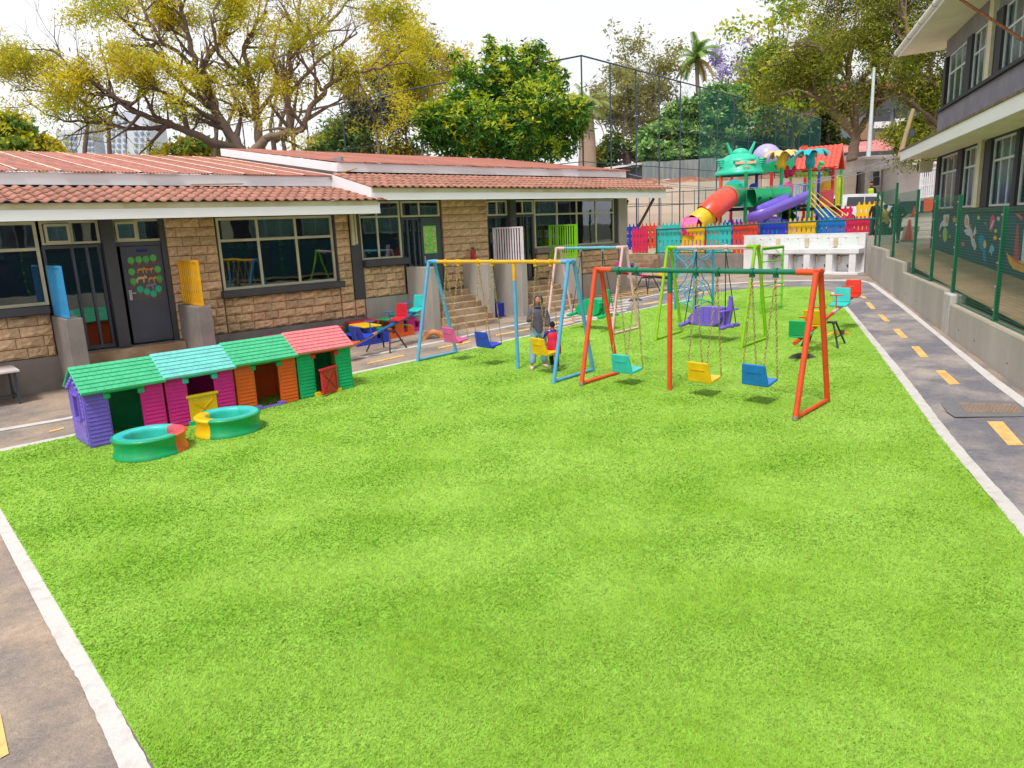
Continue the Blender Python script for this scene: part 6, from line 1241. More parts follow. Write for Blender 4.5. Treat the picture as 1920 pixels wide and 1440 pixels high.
tod, V = person('toddler in a red bib over a navy jacket leaning on the yellow swing seat', (tp.x, tp.y, gz(tp.x)+.012), R(80)+R(-25), .98,
    dict(pel=(0,0,.50), sp=(.03,0,.60), ch=(.06,0,.70), nk=(.085,0,.80), hd=(.10,0,.875), shl=(.06,.10,.77), shr=(.06,-.10,.77), ell=(.12,.17,.70), wrl=(.12,.21,.60), hnl=(.12,.23,.56), elr=(.15,-.13,.72), wrr=(.17,-.05,.80), hnr=(.18,-.02,.84), hpl=(0,.05,.48), hpr=(0,-.05,.48), knl=(.05,.05,.27), knr=(.04,-.06,.27), anl=(-.10,.06,.12), anr=(.05,-.07,.045), tol=(-.12,.06,.05), tor=(.12,-.07,.018)), M_navyc, M_blk2, M_croc, vest=M_bib)
skirt = MB(); skirt.lathe([(.135,.36),(.145,.44),(.135,.56),(.11,.62)], 20, (0.0,0,-.0)); so = skirt.build('bib_skirt', M_bib, tod, world=False); so.data.transform(Matrix.Scale(.98, 4)); skirt = MB(); skirt.lathe([(.14,.335),(.138,.358)], 20, (0,0,0)); skirt.build('bib_trim', M_shoeP, tod, world=False)
# people behind the mesh fence and beyond
M_vis = mat('hi_vis', S(214,240,40,.9), rough=.8, scale=10, c2=S(180,220,60)); M_dkg = mat('cloth_dark_green', S(34,62,68,.8), rough=.9, scale=8); M_yelc = mat('cloth_yellow', S(214,170,50,.8), rough=.9); M_orc = mat('cloth_orange', S(236,110,80,.85), rough=.9); M_gryhair = mat('hair_grey', S(170,165,165,.8), rough=.9)
def rdp(px, py): p = RD(px, py); return (p.x, p.y, p.z)
bend = dict(elr=(-.05,-.18,.64), wrr=(.02,-.10,.56), hnr=(.05,-.07,.55), ell=(-.05,.18,.64), wrl=(.02,.10,.56), hnl=(.05,.07,.55))
person('adult in dark clothes with hands on hips behind the mesh fence', rdp(1678,456), R(40), 1.72, bend, M_dkg, M_dkg, M_blk2, cap=M_gryhair, grp='people on the upper road', detail=False)
person('adult in yellow and dark clothes beside the dark clad adult behind the fence', rdp(1657,456), R(60), 1.52, dict(wrr=(.12,-.08,.62), hnr=(.15,-.06,.63)), M_yelc, M_dkg, M_blk2, grp='people on the upper road', detail=False)
person('person in a dark top between two fence posts behind the crimson panel', rdp(1640,444), R(200), 1.66, {}, M_blk2, M_dkg, M_blk2, grp='people on the upper road', detail=False)
g_ = PD(1632, 404, 49); person('guard in a yellow high visibility vest at the doorway of the pale gatehouse', (g_.x, g_.y, g_.z-.1), R(150), 2.35, {}, M_blk2, M_blk2, M_blk2, vest=M_vis, grp='people on the upper road', detail=False)
g_ = PD(1297, 378, 60); person('distant person in an orange top on the bank behind the tall net', (g_.x, g_.y, g_.z), R(20), 1.35, dict(knl=(.06,.06,.29), anl=(.0,.06,.05)), M_orc, M_blk2, M_blk2, grp='people on the upper road', detail=False)
# ---------------------------------------------------------------- parked van
vp = PD(1611, 404, 47); van = thing('parked_van', 'white minivan with dark windows parked behind the play structure', 'van', (vp.x, vp.y, vp.z-.55), R(-30)); Mvw = mat('van_white', S(235,236,240,.9), rough=.25, coat=.5, spec=.6); Mvg = mat('van_glass', S(50,60,70,.6), rough=.08, spec=.8)
mb = MB(); prof = [(-1.9,.35),(1.95,.35),(2.0,.8),(1.9,1.02),(1.25,1.16),(.75,1.80),(.5,1.88),(-1.5,1.90),(-1.85,1.75),(-1.98,1.1)]
mb.prism(prof, -.82, .82, 'y'); mb.build('body', Mvw, van, world=False, bevel=.09, seg=3)
for y_ in (-.835, .822):
    mb = MB(); mb.prism([(-1.6,1.15),(-.35,1.15),(-.35,1.70),(-1.55,1.72)], y_, y_+.012, 'y'); mb.build('side_window', Mvg, van, world=False); mb = MB(); mb.prism([(-.28,1.15),(1.05,1.15),(.68,1.68),(-.28,1.70)], y_, y_+.012, 'y'); mb.build('side_window', Mvg, van, world=False)
mb = MB(); mb.hexa([(1.30,-.72,1.17),(1.33,-.72,1.16),(1.33,.72,1.16),(1.30,.72,1.17)], [(.76,-.66,1.76),(.80,-.66,1.78),(.80,.66,1.78),(.76,.66,1.76)]); mb.build('windscreen', Mvg, van, world=False); mb = MB(); mb.box(-2.0,-1.955,-.68,.68,1.15,1.68); mb.build('rear_window', Mvg, van, world=False)
for x in (-1.25, 1.25):
    for y_ in (-.80, .80): mb = MB(); mb.lathe([(0,-.1),(.32,-.1),(.34,0),(.32,.1),(0,.1)], 18, M=Matrix.Translation((x,y_,.34)) @ Matrix.Rotation(R(90),4,'X')); w_ = mb.build('wheel', M_strap, van, world=False); mb = MB(); mb.lathe([(0,-.115),(.19,-.11),(.19,.11),(0,.115)], 14, M=Matrix.Translation((x,y_,.34)) @ Matrix.Rotation(R(90),4,'X')); mb.build('rim', M_bolt, w_, world=False)
for s_ in (-.6, .6): mb = MB(); mb.ball((1.96,s_,.82),(.07,.16,.09),8); mb.build('headlight', M_bolt, van, world=False)
# ================================================================== BACKGROUND
def PV(px, py, D): d = ray(px, py); return CAM+d*(D/(d.x*math.cos(YAW)+d.y*math.sin(YAW)))
def L_(D, px0, px1, py0, py1, y0=0, y1=.3, rot=0.0):   # box in a frame whose local x runs right, y away
    c = PV((px0+px1)/2, py1, D); s_ = D/FPX*1.02; w_ = (px1-px0)/2*s_; return c, w_, (py1-py0)*s_
def fbox(parent, name, m, D, px0, px1, py0, py1, dep=.3, rot=0.0, off=0.0, bevel=0):
    c, w_, h_ = L_(D, px0, px1, py0, py1); mb = MB(); mb.box(-w_, w_, off, off+dep, 0, h_, M=Lm(c) @ Matrix.Rotation(rot, 4, 'Z')); return mb.build(name, m, parent, bevel=bevel)
# terraces behind the net
bank = thing('court_wall', 'long pale concrete wall and red soil bank beyond the tall net', 'retaining wall', tuple(PD(1350, 400, 56)), world=True)
M_pale = mat('pale_concrete', S(232,212,192,.95), rough=.9, scale=.35, c2=S(214,194,176,.95), stretch=(.3,.3,2)); M_soil = mat('red_soil', S(160,104,82,.8), rough=1, scale=1.2, c2=S(190,150,126,.8), bump=.6)
fbox(bank, 'concrete_wall', M_pale, 56, 1120, 1590, 345, 425, 1.0); fbox(bank, 'upper_terrace', M_pale, 57.5, 1120, 1588, 341, 346, 4)
c, w_, h_ = L_(61, 1120, 1586, 326, 342); mb = MB(); vs = []; n_ = 60
for i in range(n_+1):
    x = -w_+2*w_*i/n_; hh = h_*(.75+.35*mnoise.noise(Vector((x*.6,0,0)))); vs += [(x,0,0),(x,.8,hh),(x,3,hh)]
mb.add(vs, [(i*3+j,(i+1)*3+j,(i+1)*3+j+1,i*3+j+1) for i in range(n_) for j in range(2)], True, Lm(c)); mb.build('soil_bank', M_soil, bank)
sf = thing('sheet_fence', 'weathered grey corrugated sheet fence at the top of the red soil bank', 'fence', tuple(PD(1330, 335, 64)), world=True); M_sheet = mat('sheet_grey', S(132,146,150,.8), rough=.6, scale=.8, c2=S(160,168,168,.8), stretch=(4,4,.5))
px = 1205
for k in range(15): top = 306-(k*1.2 if k < 8 else 9.6)+random.uniform(-1,1); fbox(sf, 'metal_sheet', M_sheet, 64+.05*(k % 2), px, px+26, top, 336, .05); px += 26.5
# railing on the pale wall
cr = thing('court_railing', 'thin steel railing along the pale court wall', 'railing', tuple(PD(1290, 400, 50)), world=True); M_rs = mat('rail_steel', S(110,116,120,.8), rough=.5)
for y_ in (362, 386): mb = MB(); mb.tube([PD(1172,y_+2,50), PD(1345,y_-6,50)], .03, 5); mb.build('rail', M_rs, cr)
for px in range(1176, 1345, 21): mb = MB(); mb.tube([PD(px,425,50), PD(px,361-(px-1172)*.04,50)], .03, 5); mb.build('rail_post', M_rs, cr)
# tall net
def depth_pt(lat, dep): v = rg*lat+dpv*dep; return (v.x, v.y)
nf = thing('tall_net', 'very tall dark steel post and net fence round the sports court behind the classrooms', 'net fence', (28.5, 25.5, 1.3), world=True)
M_np = mat('net_post', S(64,82,102,.8), rough=.5); M_net = netmat('net_green', S(50,140,130,.85), .22); M_netl = netmat('net_thin', S(70,90,110,.7), .05)
cor = Vector((28.5, 25.5, 0)); er = Vector((64.9, 30.4, 0)); el = Vector((22.0, 56.0, 0)); ZT = 11.0
def netline(a, b, n, net, mat_net):
    d = (b-a); pts = [a+d*i/n for i in range(n+1)]
    for i, p in enumerate(pts):
        if i == 0 and not net: continue
        mb = MB(); mb.tube([(p.x,p.y,1.0),(p.x,p.y,ZT)], .042, 6); mb.build('post', M_np, nf)
    mb = MB()
    for i, z_ in enumerate((ZT, 8.2, 6.0, 3.9)): mb.tube([(a.x,a.y,z_),(b.x,b.y,z_)], .045 if i == 0 else .022, 5)
    mb.build('rails', M_np, nf)
    for i in range(n):
        p, q = pts[i], pts[i+1]; mb = MB(); mb.add([(p.x,p.y,1.2),(q.x,q.y,1.2),(q.x,q.y,ZT),(p.x,p.y,ZT)], [(0,1,2,3)]); mb.build('net', mat_net if not (net and i < 5) else M_netl, nf)
netline(cor, er, 14, True, M_net); netline(cor, el, 9, False, M_netl)
# houses and blocks
M_gw = mat('render_pale', S(232,222,220,.98), rough=.85, scale=.6, c2=S(220,210,206,.96)); M_gd = mat('render_dark', S(72,78,92,.85), rough=.85); M_pink = mat('roof_pink', S(226,142,142,.88), rough=.6, scale=1, c2=S(236,160,158,.88)); M_brick = mat('brick_far', S(176,134,104,.85), rough=.9, scale=3); M_gg = mat('render_grey', S(126,132,144,.85), rough=.85)
gh = thing('gatehouse', 'pale rendered gatehouse with dark base, doorway and small white windows beyond the play structure', 'building', tuple(PD(1660,408,58)), world=True)
fbox(gh, 'wall', M_gw, 58, 1594, 1603, 297, 385, 4); fbox(gh, 'wall', M_gw, 58, 1622, 1745, 297, 385, 4); fbox(gh, 'wall', M_gw, 58, 1603.1, 1621.9, 297, 322, 4); fbox(gh, 'dark_base', M_gd, 57.9, 1594, 1603, 385.2, 415, 4); fbox(gh, 'dark_base', M_gd, 57.9, 1622, 1745, 381, 415, 4); fbox(gh, 'door_recess', M_dark, 59.2, 1603, 1622, 322, 415, .1); fbox(gh, 'parapet', M_gw, 57.8, 1592, 1704, 294, 298, 4.4)
for a, b in ((1636,1650),(1667,1681)):
    fbox(gh, 'window_frame', M_fwhite, 57.7, a, b, 320, 350, .06); 
    for q in ((a+1.6,b-1.6,322,331),(a+1.6,b-1.6,333.5,348)): fbox(gh, 'pane', M_dark, 57.62, q[0], q[1], q[2], q[3], .05)
fbox(gh, 'canopy', M_fwhite, 56.8, 1663, 1694, 308, 315, 1.2); fbox(gh, 'side_wing', M_gw, 55.5, 1682, 1758, 314, 381, 2.2); fbox(gh, 'dark_base', M_gd, 55.4, 1682, 1758, 379, 412, 2.2)
ph = thing('pink_roof_house', 'long low house with ribbed pink metal roof behind the gatehouse', 'building', tuple(PD(1640,292,66)), world=True)
fbox(ph, 'wall', M_dark, 66.5, 1585, 1692, 285, 300, 3)
a, b, c_, d_ = PD(1568,294,65), PD(1668,284,65), PD(1690,257,69), PD(1575,272,69); mb = MB(); mb.add([a,b,c_,d_]+[p-UPV*.12 for p in (a,b,c_,d_)], [(0,1,2,3),(7,6,5,4),(0,4,5,1),(1,5,6,2)]); rf = mb.build('roof', M_pink, ph)
for k in range(34): u = (k+.5)/34; mb = MB(); mb.bar(a.lerp(b,u)+UPV*.04, d_.lerp(c_,u)+UPV*.04, .07, .07); mb.build('roof_rib', M_pink, ph)
gb = thing('grey_block', 'grey multi storey block with white balconies and brick panels behind the right trees', 'building', tuple(PD(1640,260,82)), world=True)
fbox(gb, 'wall', M_gg, 82, 1490, 1745, 165, 300, 8); 
for a_, b_, t_, u_, m_ in [(1640,1668,229,240,M_fwhite),(1678,1700,223,236,M_fwhite),(1613,1630,235,262,M_brick),(1641,1665,250,262,M_brick),(1678,1700,242,258,M_dark),(1500,1540,215,240,M_brick),(1545,1560,205,232,M_fwhite),(1678,1700,205,222,M_dark),(1640,1668,208,228,M_dark),(1705,1735,223,236,M_fwhite),(1480,1545,187,200,M_brick),(1555,1620,184,200,M_brick)]: fbox(gb, 'facade_panel', m_, 81.8, a_, b_, t_, u_, .18)
fbox(gb, 'roof', M_corr, 80.8, 1480, 1750, 160, 168, 10)
cs = thing('court_shed', 'low shed with thin white roof edge behind the net, left of the layered tree', 'shed', tuple(PD(1170,330,66)), world=True); fbox(cs, 'wall', M_dark, 66, 1122, 1212, 318, 340, 3)
mb = MB(); p, q = PD(1118,320,64.5), PD(1214,306,65.5); mb.bar(p, q, 4, .18); mb.build('roof_edge', M_fwhite, cs)
wb = thing('white_house', 'white house end seen between tree trunks behind the net', 'building', tuple(PD(1290,300,78)), world=True); fbox(wb, 'wall', M_fwhite, 78, 1262, 1312, 268, 306, 4); fbox(wb, 'wall', M_dark, 76, 1255, 1360, 304, 322, 4)
for k, (a_, b_, t_) in enumerate([(118,150,252),(152,182,240),(205,246,222),(248,290,232)]):
    tw = thing('apartment_tower', ['short white apartment tower left of the others behind the tree','second white apartment tower behind the tree','tallest white apartment tower with rows of small windows','white apartment tower farthest right behind the yellow tree'][k], 'building', tuple(PD((a_+b_)/2, 300, 240)), world=True)
    fbox(tw, 'wall', mat('tower_white', S(222,226,234,.9), rough=.8), 240, a_, b_, t_, 320, 12)
    for r_ in range(8):
        for c2_ in range(3):
            y_ = t_+5+r_*11; x_ = a_+4+c2_*(b_-a_-8)/3
            if y_ < 305: fbox(tw, 'window', mat('tower_glass', S(140,156,184,.9), rough=.3), 239.6, x_, x_+5, y_, y_+4.5, .5)
fp = thing('flag_pole', 'slim pale steel pole rising in front of the big right tree', 'pole', tuple(PD(1629,293,50)), world=True); mb = MB(); mb.tube([PD(1628,295,43), PD(1634,210,43), PD(1639,127,43)], [.13,.10,.08], 8); mb.build('shaft', mat('pole_pale', S(196,204,204,.85), rough=.5), fp)
up = thing('utility_pole', 'leaning wooden utility pole beside the corner of the charcoal block', 'pole', tuple(PD(1687,296,44)), world=True); mb = MB(); mb.tube([PD(1686,297,44), PD(1712,205,44)], [.15,.11], 8); mb.build('shaft', mat('pole_timber', S(172,152,118,.8), rough=.9, scale=5), up); mb = MB(); c = PD(1700,250,43.6); mb.tube([c-UPV*.2+rg*.3, c+UPV*.2+rg*.3], .16, 8); mb.build('transformer', M_gd, up)
for lb, pts in [('sagging grey cable from the classroom corner past the green dome to the gatehouse', [(1178,326,34),(1260,346,34),(1375,355,33.5),(1500,345,33),(1600,321,33),(1694,290,32)]), ('thin cable crossing above the wash wall towards the charcoal block', [(1250,349,36),(1360,357,36),(1480,352,36),(1600,330,36),(1700,296,35)])]:
    mb = MB(); P_ = [PD(*q) for q in pts]; mb.tube(P_, .016, 5); o = mb.build('cable', mat('cable_grey', S(150,150,155,.8), rough=.6)); tag(o, lb, 'cable')

# ---------------------------------------------------------------- trees
def leaf_mat(name, c1, c2, trans=.35, isl=.28, scale=.5): return mat(name, c1, rough=.6, scale=scale, c2=c2, c2pos=(.35,.65), island=isl, trans=trans, spec=.3)
def bark(name, c): return mat(name, c, rough=.95, scale=6, bump=.8, bscale=20)
M_bk = bark('bark_brown', S(136,114,96,.85)); M_bkg = bark('bark_grey', S(132,118,110,.75)); M_bkd = bark('bark_dark', S(104,86,78,.8))
def leaves(name, C, length, width, m, parent, droop=.3, rs=None, fold=True):
    rs = rs or np.random.default_rng(len(C)); n = len(C)
    if n == 0: return None
    a = rs.uniform(0, 2*np.pi, n); el_ = rs.normal(-droop, .55, n); L = length*rs.uniform(.6, 1.25, n); W = width*rs.uniform(.7, 1.2, n)
    d = np.stack([np.cos(a)*np.cos(el_), np.sin(a)*np.cos(el_), np.sin(el_)], 1); r_ = rs.normal(0, 1, (n, 3)); s_ = np.cross(d, r_); s_ /= np.linalg.norm(s_, axis=1)[:,None]+1e-9
    V = np.zeros((n, 4, 3)); V[:,0] = C; V[:,1] = C+d*(L*.45)[:,None]+s_*(W*.5)[:,None]; V[:,2] = C+d*L[:,None]; V[:,3] = C+d*(L*.45)[:,None]-s_*(W*.5)[:,None]
    if parent is not None and 'wx' in parent: V -= np.array(list(parent['wx']))
    o = npmesh(name, V.reshape(-1, 3), np.arange(n*4).reshape(-1, 4), m, parent); o['kind'] = 'stuff'; return o
def branching(limbs, seed, lv=3, side=(5,4,4), ratio=.55, up=.25, r0=.2, lmax=3.0, jit=.16, tip=None, twr=1.0):
    rr = random.Random(seed); mb = MB(); tips = []
    def rnd_dir(d, ang):
        v = Vector((rr.gauss(0,1), rr.gauss(0,1), rr.gauss(0,1))); v = (v-d*v.dot(d)).normalized(); return (d*math.cos(ang)+v*math.sin(ang)).normalized()
    def grow(p, d, L, r_, lvl):
        pts = [p]; rs = [r_]; n = 4
        for i in range(n):
            d = (d+Vector((rr.gauss(0,jit), rr.gauss(0,jit), rr.gauss(0,jit)+up*.12))).normalized(); p = p+d*L/n; pts.append(p); rs.append(max(.008*twr, r_*(1-.75*(i+1)/n)))
        mb.tube(pts, rs, 5 if lvl == 1 else 3, caps=False)
        if lvl >= lv:
            for q in pts[2:]: tips.append(q)
            return
        for k in range(side[lvl]): i = rr.randint(1, n); grow(pts[i], rnd_dir(d, R(rr.uniform(22, 60))), L*ratio*rr.uniform(.7,1.2), rs[i]*.7, lvl+1)
    for pts, ra, rb in limbs:
        P_ = [PD(*q) if len(q) == 3 else Vector(q) for q in pts]; sm = []
        for i in range(len(P_)-1):
            p0 = P_[max(i-1,0)]; p1 = P_[i]; p2 = P_[i+1]; p3 = P_[min(i+2,len(P_)-1)]
            for k in range(5): f = k/5; sm.append(.5*((2*p1)+(p2-p0)*f+(2*p0-5*p1+4*p2-p3)*f*f+(3*p1-p0-3*p2+p3)*f**3))
        sm.append(P_[-1]); n = len(sm); sm = [q+Vector((rr.gauss(0,.05),rr.gauss(0,.05),rr.gauss(0,.04))) if 0 < i < n-1 else q for i, q in enumerate(sm)]
        rs = [ra+(rb-ra)*i/(n-1) for i in range(n)]; mb.tube(sm, [q*.74 for q in rs], 8)
        tot = sum((sm[i+1]-sm[i]).length for i in range(n-1)); m_ = max(3, int(tot*side[0]*.33))
        for k in range(m_):
            i = min(n-2, int(n*(.22+.78*(k+rr.random())/m_))); d = (sm[i+1]-sm[i]).normalized()
            grow(sm[i], (rnd_dir(d, R(rr.uniform(25,75)))+Vector((0,0,up*.5))).normalized(), min(lmax, .8+tot*.25)*rr.uniform(.6,1.15), rs[i]*.55, 1)
    return mb, tips
def clumped(tips, per, spread, seed, thr=-.05, freq=.45, keep=1.0, off=0):
    rs = np.random.default_rng(seed); out = []
    for q in tips:
        v = mnoise.noise(Vector((q.x*freq+off, q.y*freq, q.z*freq)))
        if v < thr or rs.random() > keep: continue
        k = int(per*(1+v*1.5)); out.append(np.array(q)[None]+rs.normal(0, spread, (k, 3))*np.array([1,1,.7]))
    return np.concatenate(out) if out else np.zeros((0,3))
def limb_tree(label, limbs, leafm, barkm, seed, per=9, spread=.35, L=.34, W=.09, thr=-.05, lvl=3, side=(5,4,4), up=.25, lmax=3.0, extra=None, ratio=.58, group=None, name='tree', droop=.35, jit=.16, freq=.45):
    b0 = PD(*limbs[0][0][0]); t = thing(name, label, 'tree', tuple(b0), world=True, group=group)
    mb, tips = branching(limbs, seed, lvl, side, ratio, up, lmax=lmax, jit=jit); mb.build('trunk', barkm, t)
    C = clumped(tips, per, spread, seed, thr, freq); leaves('crown', C, L, W, leafm, t, droop)
    if extra: m2, thr2, per2, sp2, off = extra; C = clumped(tips, per2, sp2, seed+9, thr2, .6, 1, off); leaves('crown', C, L, W, m2, t, droop)
    print(label[:30], len(tips), len(C)); return t
LY = leaf_mat('leaf_yellowgreen', S(156,168,34,1), S(232,212,50,1), .5, .28, .3); LYe = leaf_mat('leaf_yellow', S(244,224,72,1), S(206,200,56,1), .5); LOl = leaf_mat('leaf_olive', S(134,128,36,.85), S(168,152,44,.88)); LPu = leaf_mat('blossom_lilac', S(168,150,206,.9), S(190,176,220,.9))
DA = 36
limb_tree('huge yellow green jacaranda with bare limbs reaching left over the lower classroom roof', [
    ([(470,310,DA),(440,262,DA),(400,205,DA),(372,140,DA),(350,60,DA),(330,-30,DA)], .42, .10),
    ([(448,282,DA),(390,265,DA-1),(330,235,DA-1),(262,213,DA-1.5),(215,180,DA-2),(150,140,DA-2),(95,92,DA-2)], .30, .05),
    ([(330,235,DA-1),(250,242,DA-1),(190,230,DA-1.2),(120,225,DA-1.2),(50,190,DA-1)], .16, .04),
    ([(262,213,DA-1.5),(200,178,DA-1),(120,175,DA-1),(30,170,DA-1)], .14, .03),
    ([(400,205,DA),(330,150,DA+1),(290,95,DA+1),(240,45,DA+1),(200,5,DA)], .2, .05),
    ([(372,140,DA),(410,80,DA+1),(440,20,DA),(460,-40,DA)], .2, .06), ([(420,240,DA),(340,190,DA-2),(300,170,DA-2.5),(250,160,DA-3)], .16, .04), ([(360,120,DA),(300,70,DA-1),(270,20,DA-1),(270,-30,DA)], .16, .05)],
    LY, M_bkd, 11, per=13, spread=.28, thr=.13, side=(5,4,3), extra=(LYe, .26, 11, .28, 30), lmax=2.3, L=.23, W=.06, up=.45)
limb_tree('huge yellow green jacaranda over the roof step with a long low limb to the right', [
    ([(462,300,DA-1),(492,268,DA-1),(508,255,DA-1),(560,245,DA-1),(575,225,DA-1),(605,170,DA-1),(640,145,DA-1),(690,132,DA-1.5),(745,120,DA-2),(775,118,DA-2)], .32, .03),
    ([(512,262,DA),(542,240,DA),(538,170,DA),(545,100,DA),(560,30,DA),(560,-40,DA)], .28, .07),
    ([(490,290,DA+1),(482,230,DA+1),(470,160,DA+1),(460,90,DA+1),(500,20,DA+1)], .34, .08),
    ([(538,180,DA),(590,120,DA+.5),(640,85,DA+1),(670,60,DA+1)], .14, .04), ([(545,90,DA),(600,60,DA),(640,20,DA),(665,-20,DA)], .14, .05), ([(605,170,DA-1),(570,120,DA-2),(560,100,DA-2.5),(600,80,DA-3)], .12, .04),
    ([(470,150,DA+1),(420,110,DA),(400,60,DA-1),(410,0,DA-1)], .16, .05), ([(560,210,DA-1),(610,200,DA-1),(650,190,DA-1)], .08, .03), ([(482,220,DA+1),(520,150,DA-1),(510,110,DA-2),(520,50,DA-2)], .16, .05)],
    LY, M_bk, 23, per=13, spread=.28, thr=.19, side=(4,4,3), extra=(LYe, .24, 11, .28, 50), lmax=2.4, L=.23, W=.06, up=.4)
limb_tree('thin yellow tree crown hanging between the big jacaranda and the dense green tree', [([(790,300,44),(792,230,44),(780,170,44),(770,110,44),(775,80,44)], .14, .04), ([(785,200,44),(810,150,44),(830,120,44)], .08, .03), ([(785,190,44),(765,140,44),(760,110,44)], .07, .03)], LY, M_bkg, 31, per=9, thr=.06, side=(5,4,3), extra=(LYe, .1, 10, .35, 9), lmax=2.4)
LG = leaf_mat('leaf_greygreen', S(110,116,92,.8), S(142,142,110,.85)); LSp = leaf_mat('leaf_sparse', S(166,166,96,.95), S(190,184,110,.98), .5); LGr = leaf_mat('leaf_midgreen', S(92,128,52,.85), S(138,164,70,.88))
for k, (lb, x, top, bot, D, w_, thr, lm) in enumerate([('slender grey green tree behind the net, left of the dense green tree', 712, 170, 300, 58, 40, .0, LG), ('slender grey tree with sparse leaves beside it behind the net', 765, 130, 300, 62, 46, -.1, LG), ('small bushy green tree seen low behind the net', 645, 255, 300, 60, 28, -.6, LGr), ('pale sparse tree behind the first net panels right of the net corner', 1172, 150, 330, 72, 60, .12, LSp), ('taller pale sparse tree behind the net with bare crown', 1222, 155, 335, 76, 55, .14, LSp), ('bare lilac grey tree rising right of the palm', 1385, 108, 230, 88, 62, .22, LPu), ('bare twiggy tree between the palm and the big right tree', 1420, 125, 230, 90, 45, .25, LOl)]):
    limb_tree(lb, [([(x,bot,D),(x-3,(top+bot)/2+20,D),(x+4,top+30,D),(x+8,top,D)], .2*D/60, .04), ([(x-2,(top+bot)/2+25,D),(x-w_*.5,(top+bot)/2-10,D),(x-w_*.8,top+25,D)], .12, .04), ([(x,(top+bot)/2+15,D),(x+w_*.5,(top+bot)/2-15,D),(x+w_*.9,top+22,D)], .12, .04)], lm, M_bkg, 40+k, per=8 if k != 2 else 22, spread=.45, thr=thr, side=(6,4,3), lmax=3.4, L=.5, W=.18, up=.4)
rr = random.Random(3)
for i, x in enumerate((405, 430, 512, 532, 548, 160, 208)):
    D = 46+rr.random()*6; t = thing('tree', ['thin bare trunk behind the jacaranda, leftmost of five','thin trunk behind the main fork','straight dark trunk behind the roof step','slim trunk left of the net post','slim trunk at the root of the long limb','thin forked trunk rising behind the left limbs','thin trunk behind the apartment towers'][i], 'tree', tuple(PD(x, 320, D)), world=True)
    P_ = [PD(x+rr.uniform(-4,4)*k, 320-42*k, D) for k in range(5)]; mb = MB(); mb.tube(P_, [.20,.16,.13,.1,.06], 6); mb.build('trunk', M_bkd, t); C = np.array(P_[-1])[None]+np.random.default_rng(i).normal(0, .9, (260, 3)); leaves('crown', C, .35, .12, LOl, t)

# dense crowns from leaf shells of overlapping lobes
def lobes_tree(label, trunk, lobes, D, m1, m2, barkm, dens=260, L=.24, W=.08, seed=1, m2top=.35, name='tree', flat=1.0, group=None, rosette=7, droop=.35, inner=.35, m2frac=.5):
    rs = np.random.default_rng(seed); b0 = PD(trunk[0][0], trunk[0][1], D); t = thing(name, label, 'tree', tuple(b0), world=True, group=group)
    mb = MB(); P_ = [PD(a, b, D) for a, b in trunk]; mb.tube(P_, [.24*D/40*(1-.5*i/len(P_)) for i in range(len(P_))], 8); s_ = D/FPX
    C1 = []; C2 = []
    for (px, py, rx, ry) in lobes:
        c = np.array(PD(px, py, D+rs.uniform(-1,1)*rx*s_*.8)); r_ = np.array([rx*s_, rx*s_, ry*s_]); area = (r_[0]*r_[0]+2*r_[0]*r_[2])/3*4*np.pi; n = int(dens*area/rosette)
        v = rs.normal(0, 1, (n, 3)); v /= np.linalg.norm(v, axis=1)[:,None]; rad = np.where(rs.uniform(0,1,n) < inner, rs.uniform(.35,.9,n), rs.uniform(.88,1.10,n)); bump_ = 1+.16*np.sin(v[:,0]*7+c[0])*np.cos(v[:,2]*6+c[1]); p = c+v*r_*(rad*bump_)[:,None]
        mb.tube([P_[-1]-UPV*.5, Vector(P_[-1]).lerp(Vector(c), .5)-UPV*.2, Vector(c)], [.1*D/40,.06*D/40,.03*D/40], 5)
        top = (v[:,2] > m2top-1+rs.uniform(0,1.0,n)) & (rad > .85) & (rs.uniform(0,1,n) < m2frac)
        for sel, out in ((top, C2), (~top, C1)):
            q = p[sel]; q = np.repeat(q, rosette, 0)+rs.normal(0, L*.22, (len(q)*rosette, 3)); out.append(q)
    mb.build('trunk', barkm, t); C1 = np.concatenate(C1); C2 = np.concatenate(C2); leaves('crown', C1, L, W, m1, t, droop, rs); leaves('crown', C2, L, W, m2, t, -.1, rs); print(label[:30], len(C1)+len(C2)); return t
MG = leaf_mat('mango_dark', S(60,112,40,.85), S(96,150,46,.9), .3); MGy = leaf_mat('mango_young', S(206,204,56,1), S(150,186,50,.95), .4)
rr = random.Random(9); lb_ = []
for x, y, r_ in [(960,130,46),(915,150,40),(1005,135,40),(1035,150,30),(880,175,38),(950,190,60),(1010,200,55),(860,215,46),(830,225,40),(900,235,55),(960,250,55),(1030,240,50),(1068,215,36),(1085,235,24),(810,250,34),(850,272,36),(900,280,38),(960,285,38),(1010,280,38),(1055,270,30),(1090,200,18),(800,215,24),(870,130,20),(920,95,16),(990,95,18),(1010,88,12),(853,100,9),(918,72,7),(948,88,9)]: lb_.append((x, y, r_, r_*.85))
lobes_tree('dense dark green broadleaf tree with yellow new leaves behind the middle of the classroom roof', [(955,330),(958,290),(960,250)], lb_, 36, MG, MGy, M_bkd, dens=105, L=.30, W=.105, seed=5, m2frac=.62, rosette=8)
CD = leaf_mat('cedar_green', S(130,178,92,1), S(180,208,124,1), .25); CDd = leaf_mat('cedar_dark', S(70,122,74,.95), S(104,152,86,.95), .2)
lay = []
rr = random.Random(4)
for y, x0, x1 in [(172,1330,1385),(184,1310,1400),(198,1268,1430),(210,1262,1440),(224,1248,1400),(236,1235,1380),(250,1205,1380),(262,1202,1320),(276,1210,1370),(290,1215,1340),(300,1240,1300)]:
    x = x0+10
    while x < x1: rx = rr.uniform(16,26); lay.append((x, y+rr.uniform(-3,3), rx, rr.uniform(6,9))); x += rx*1.15
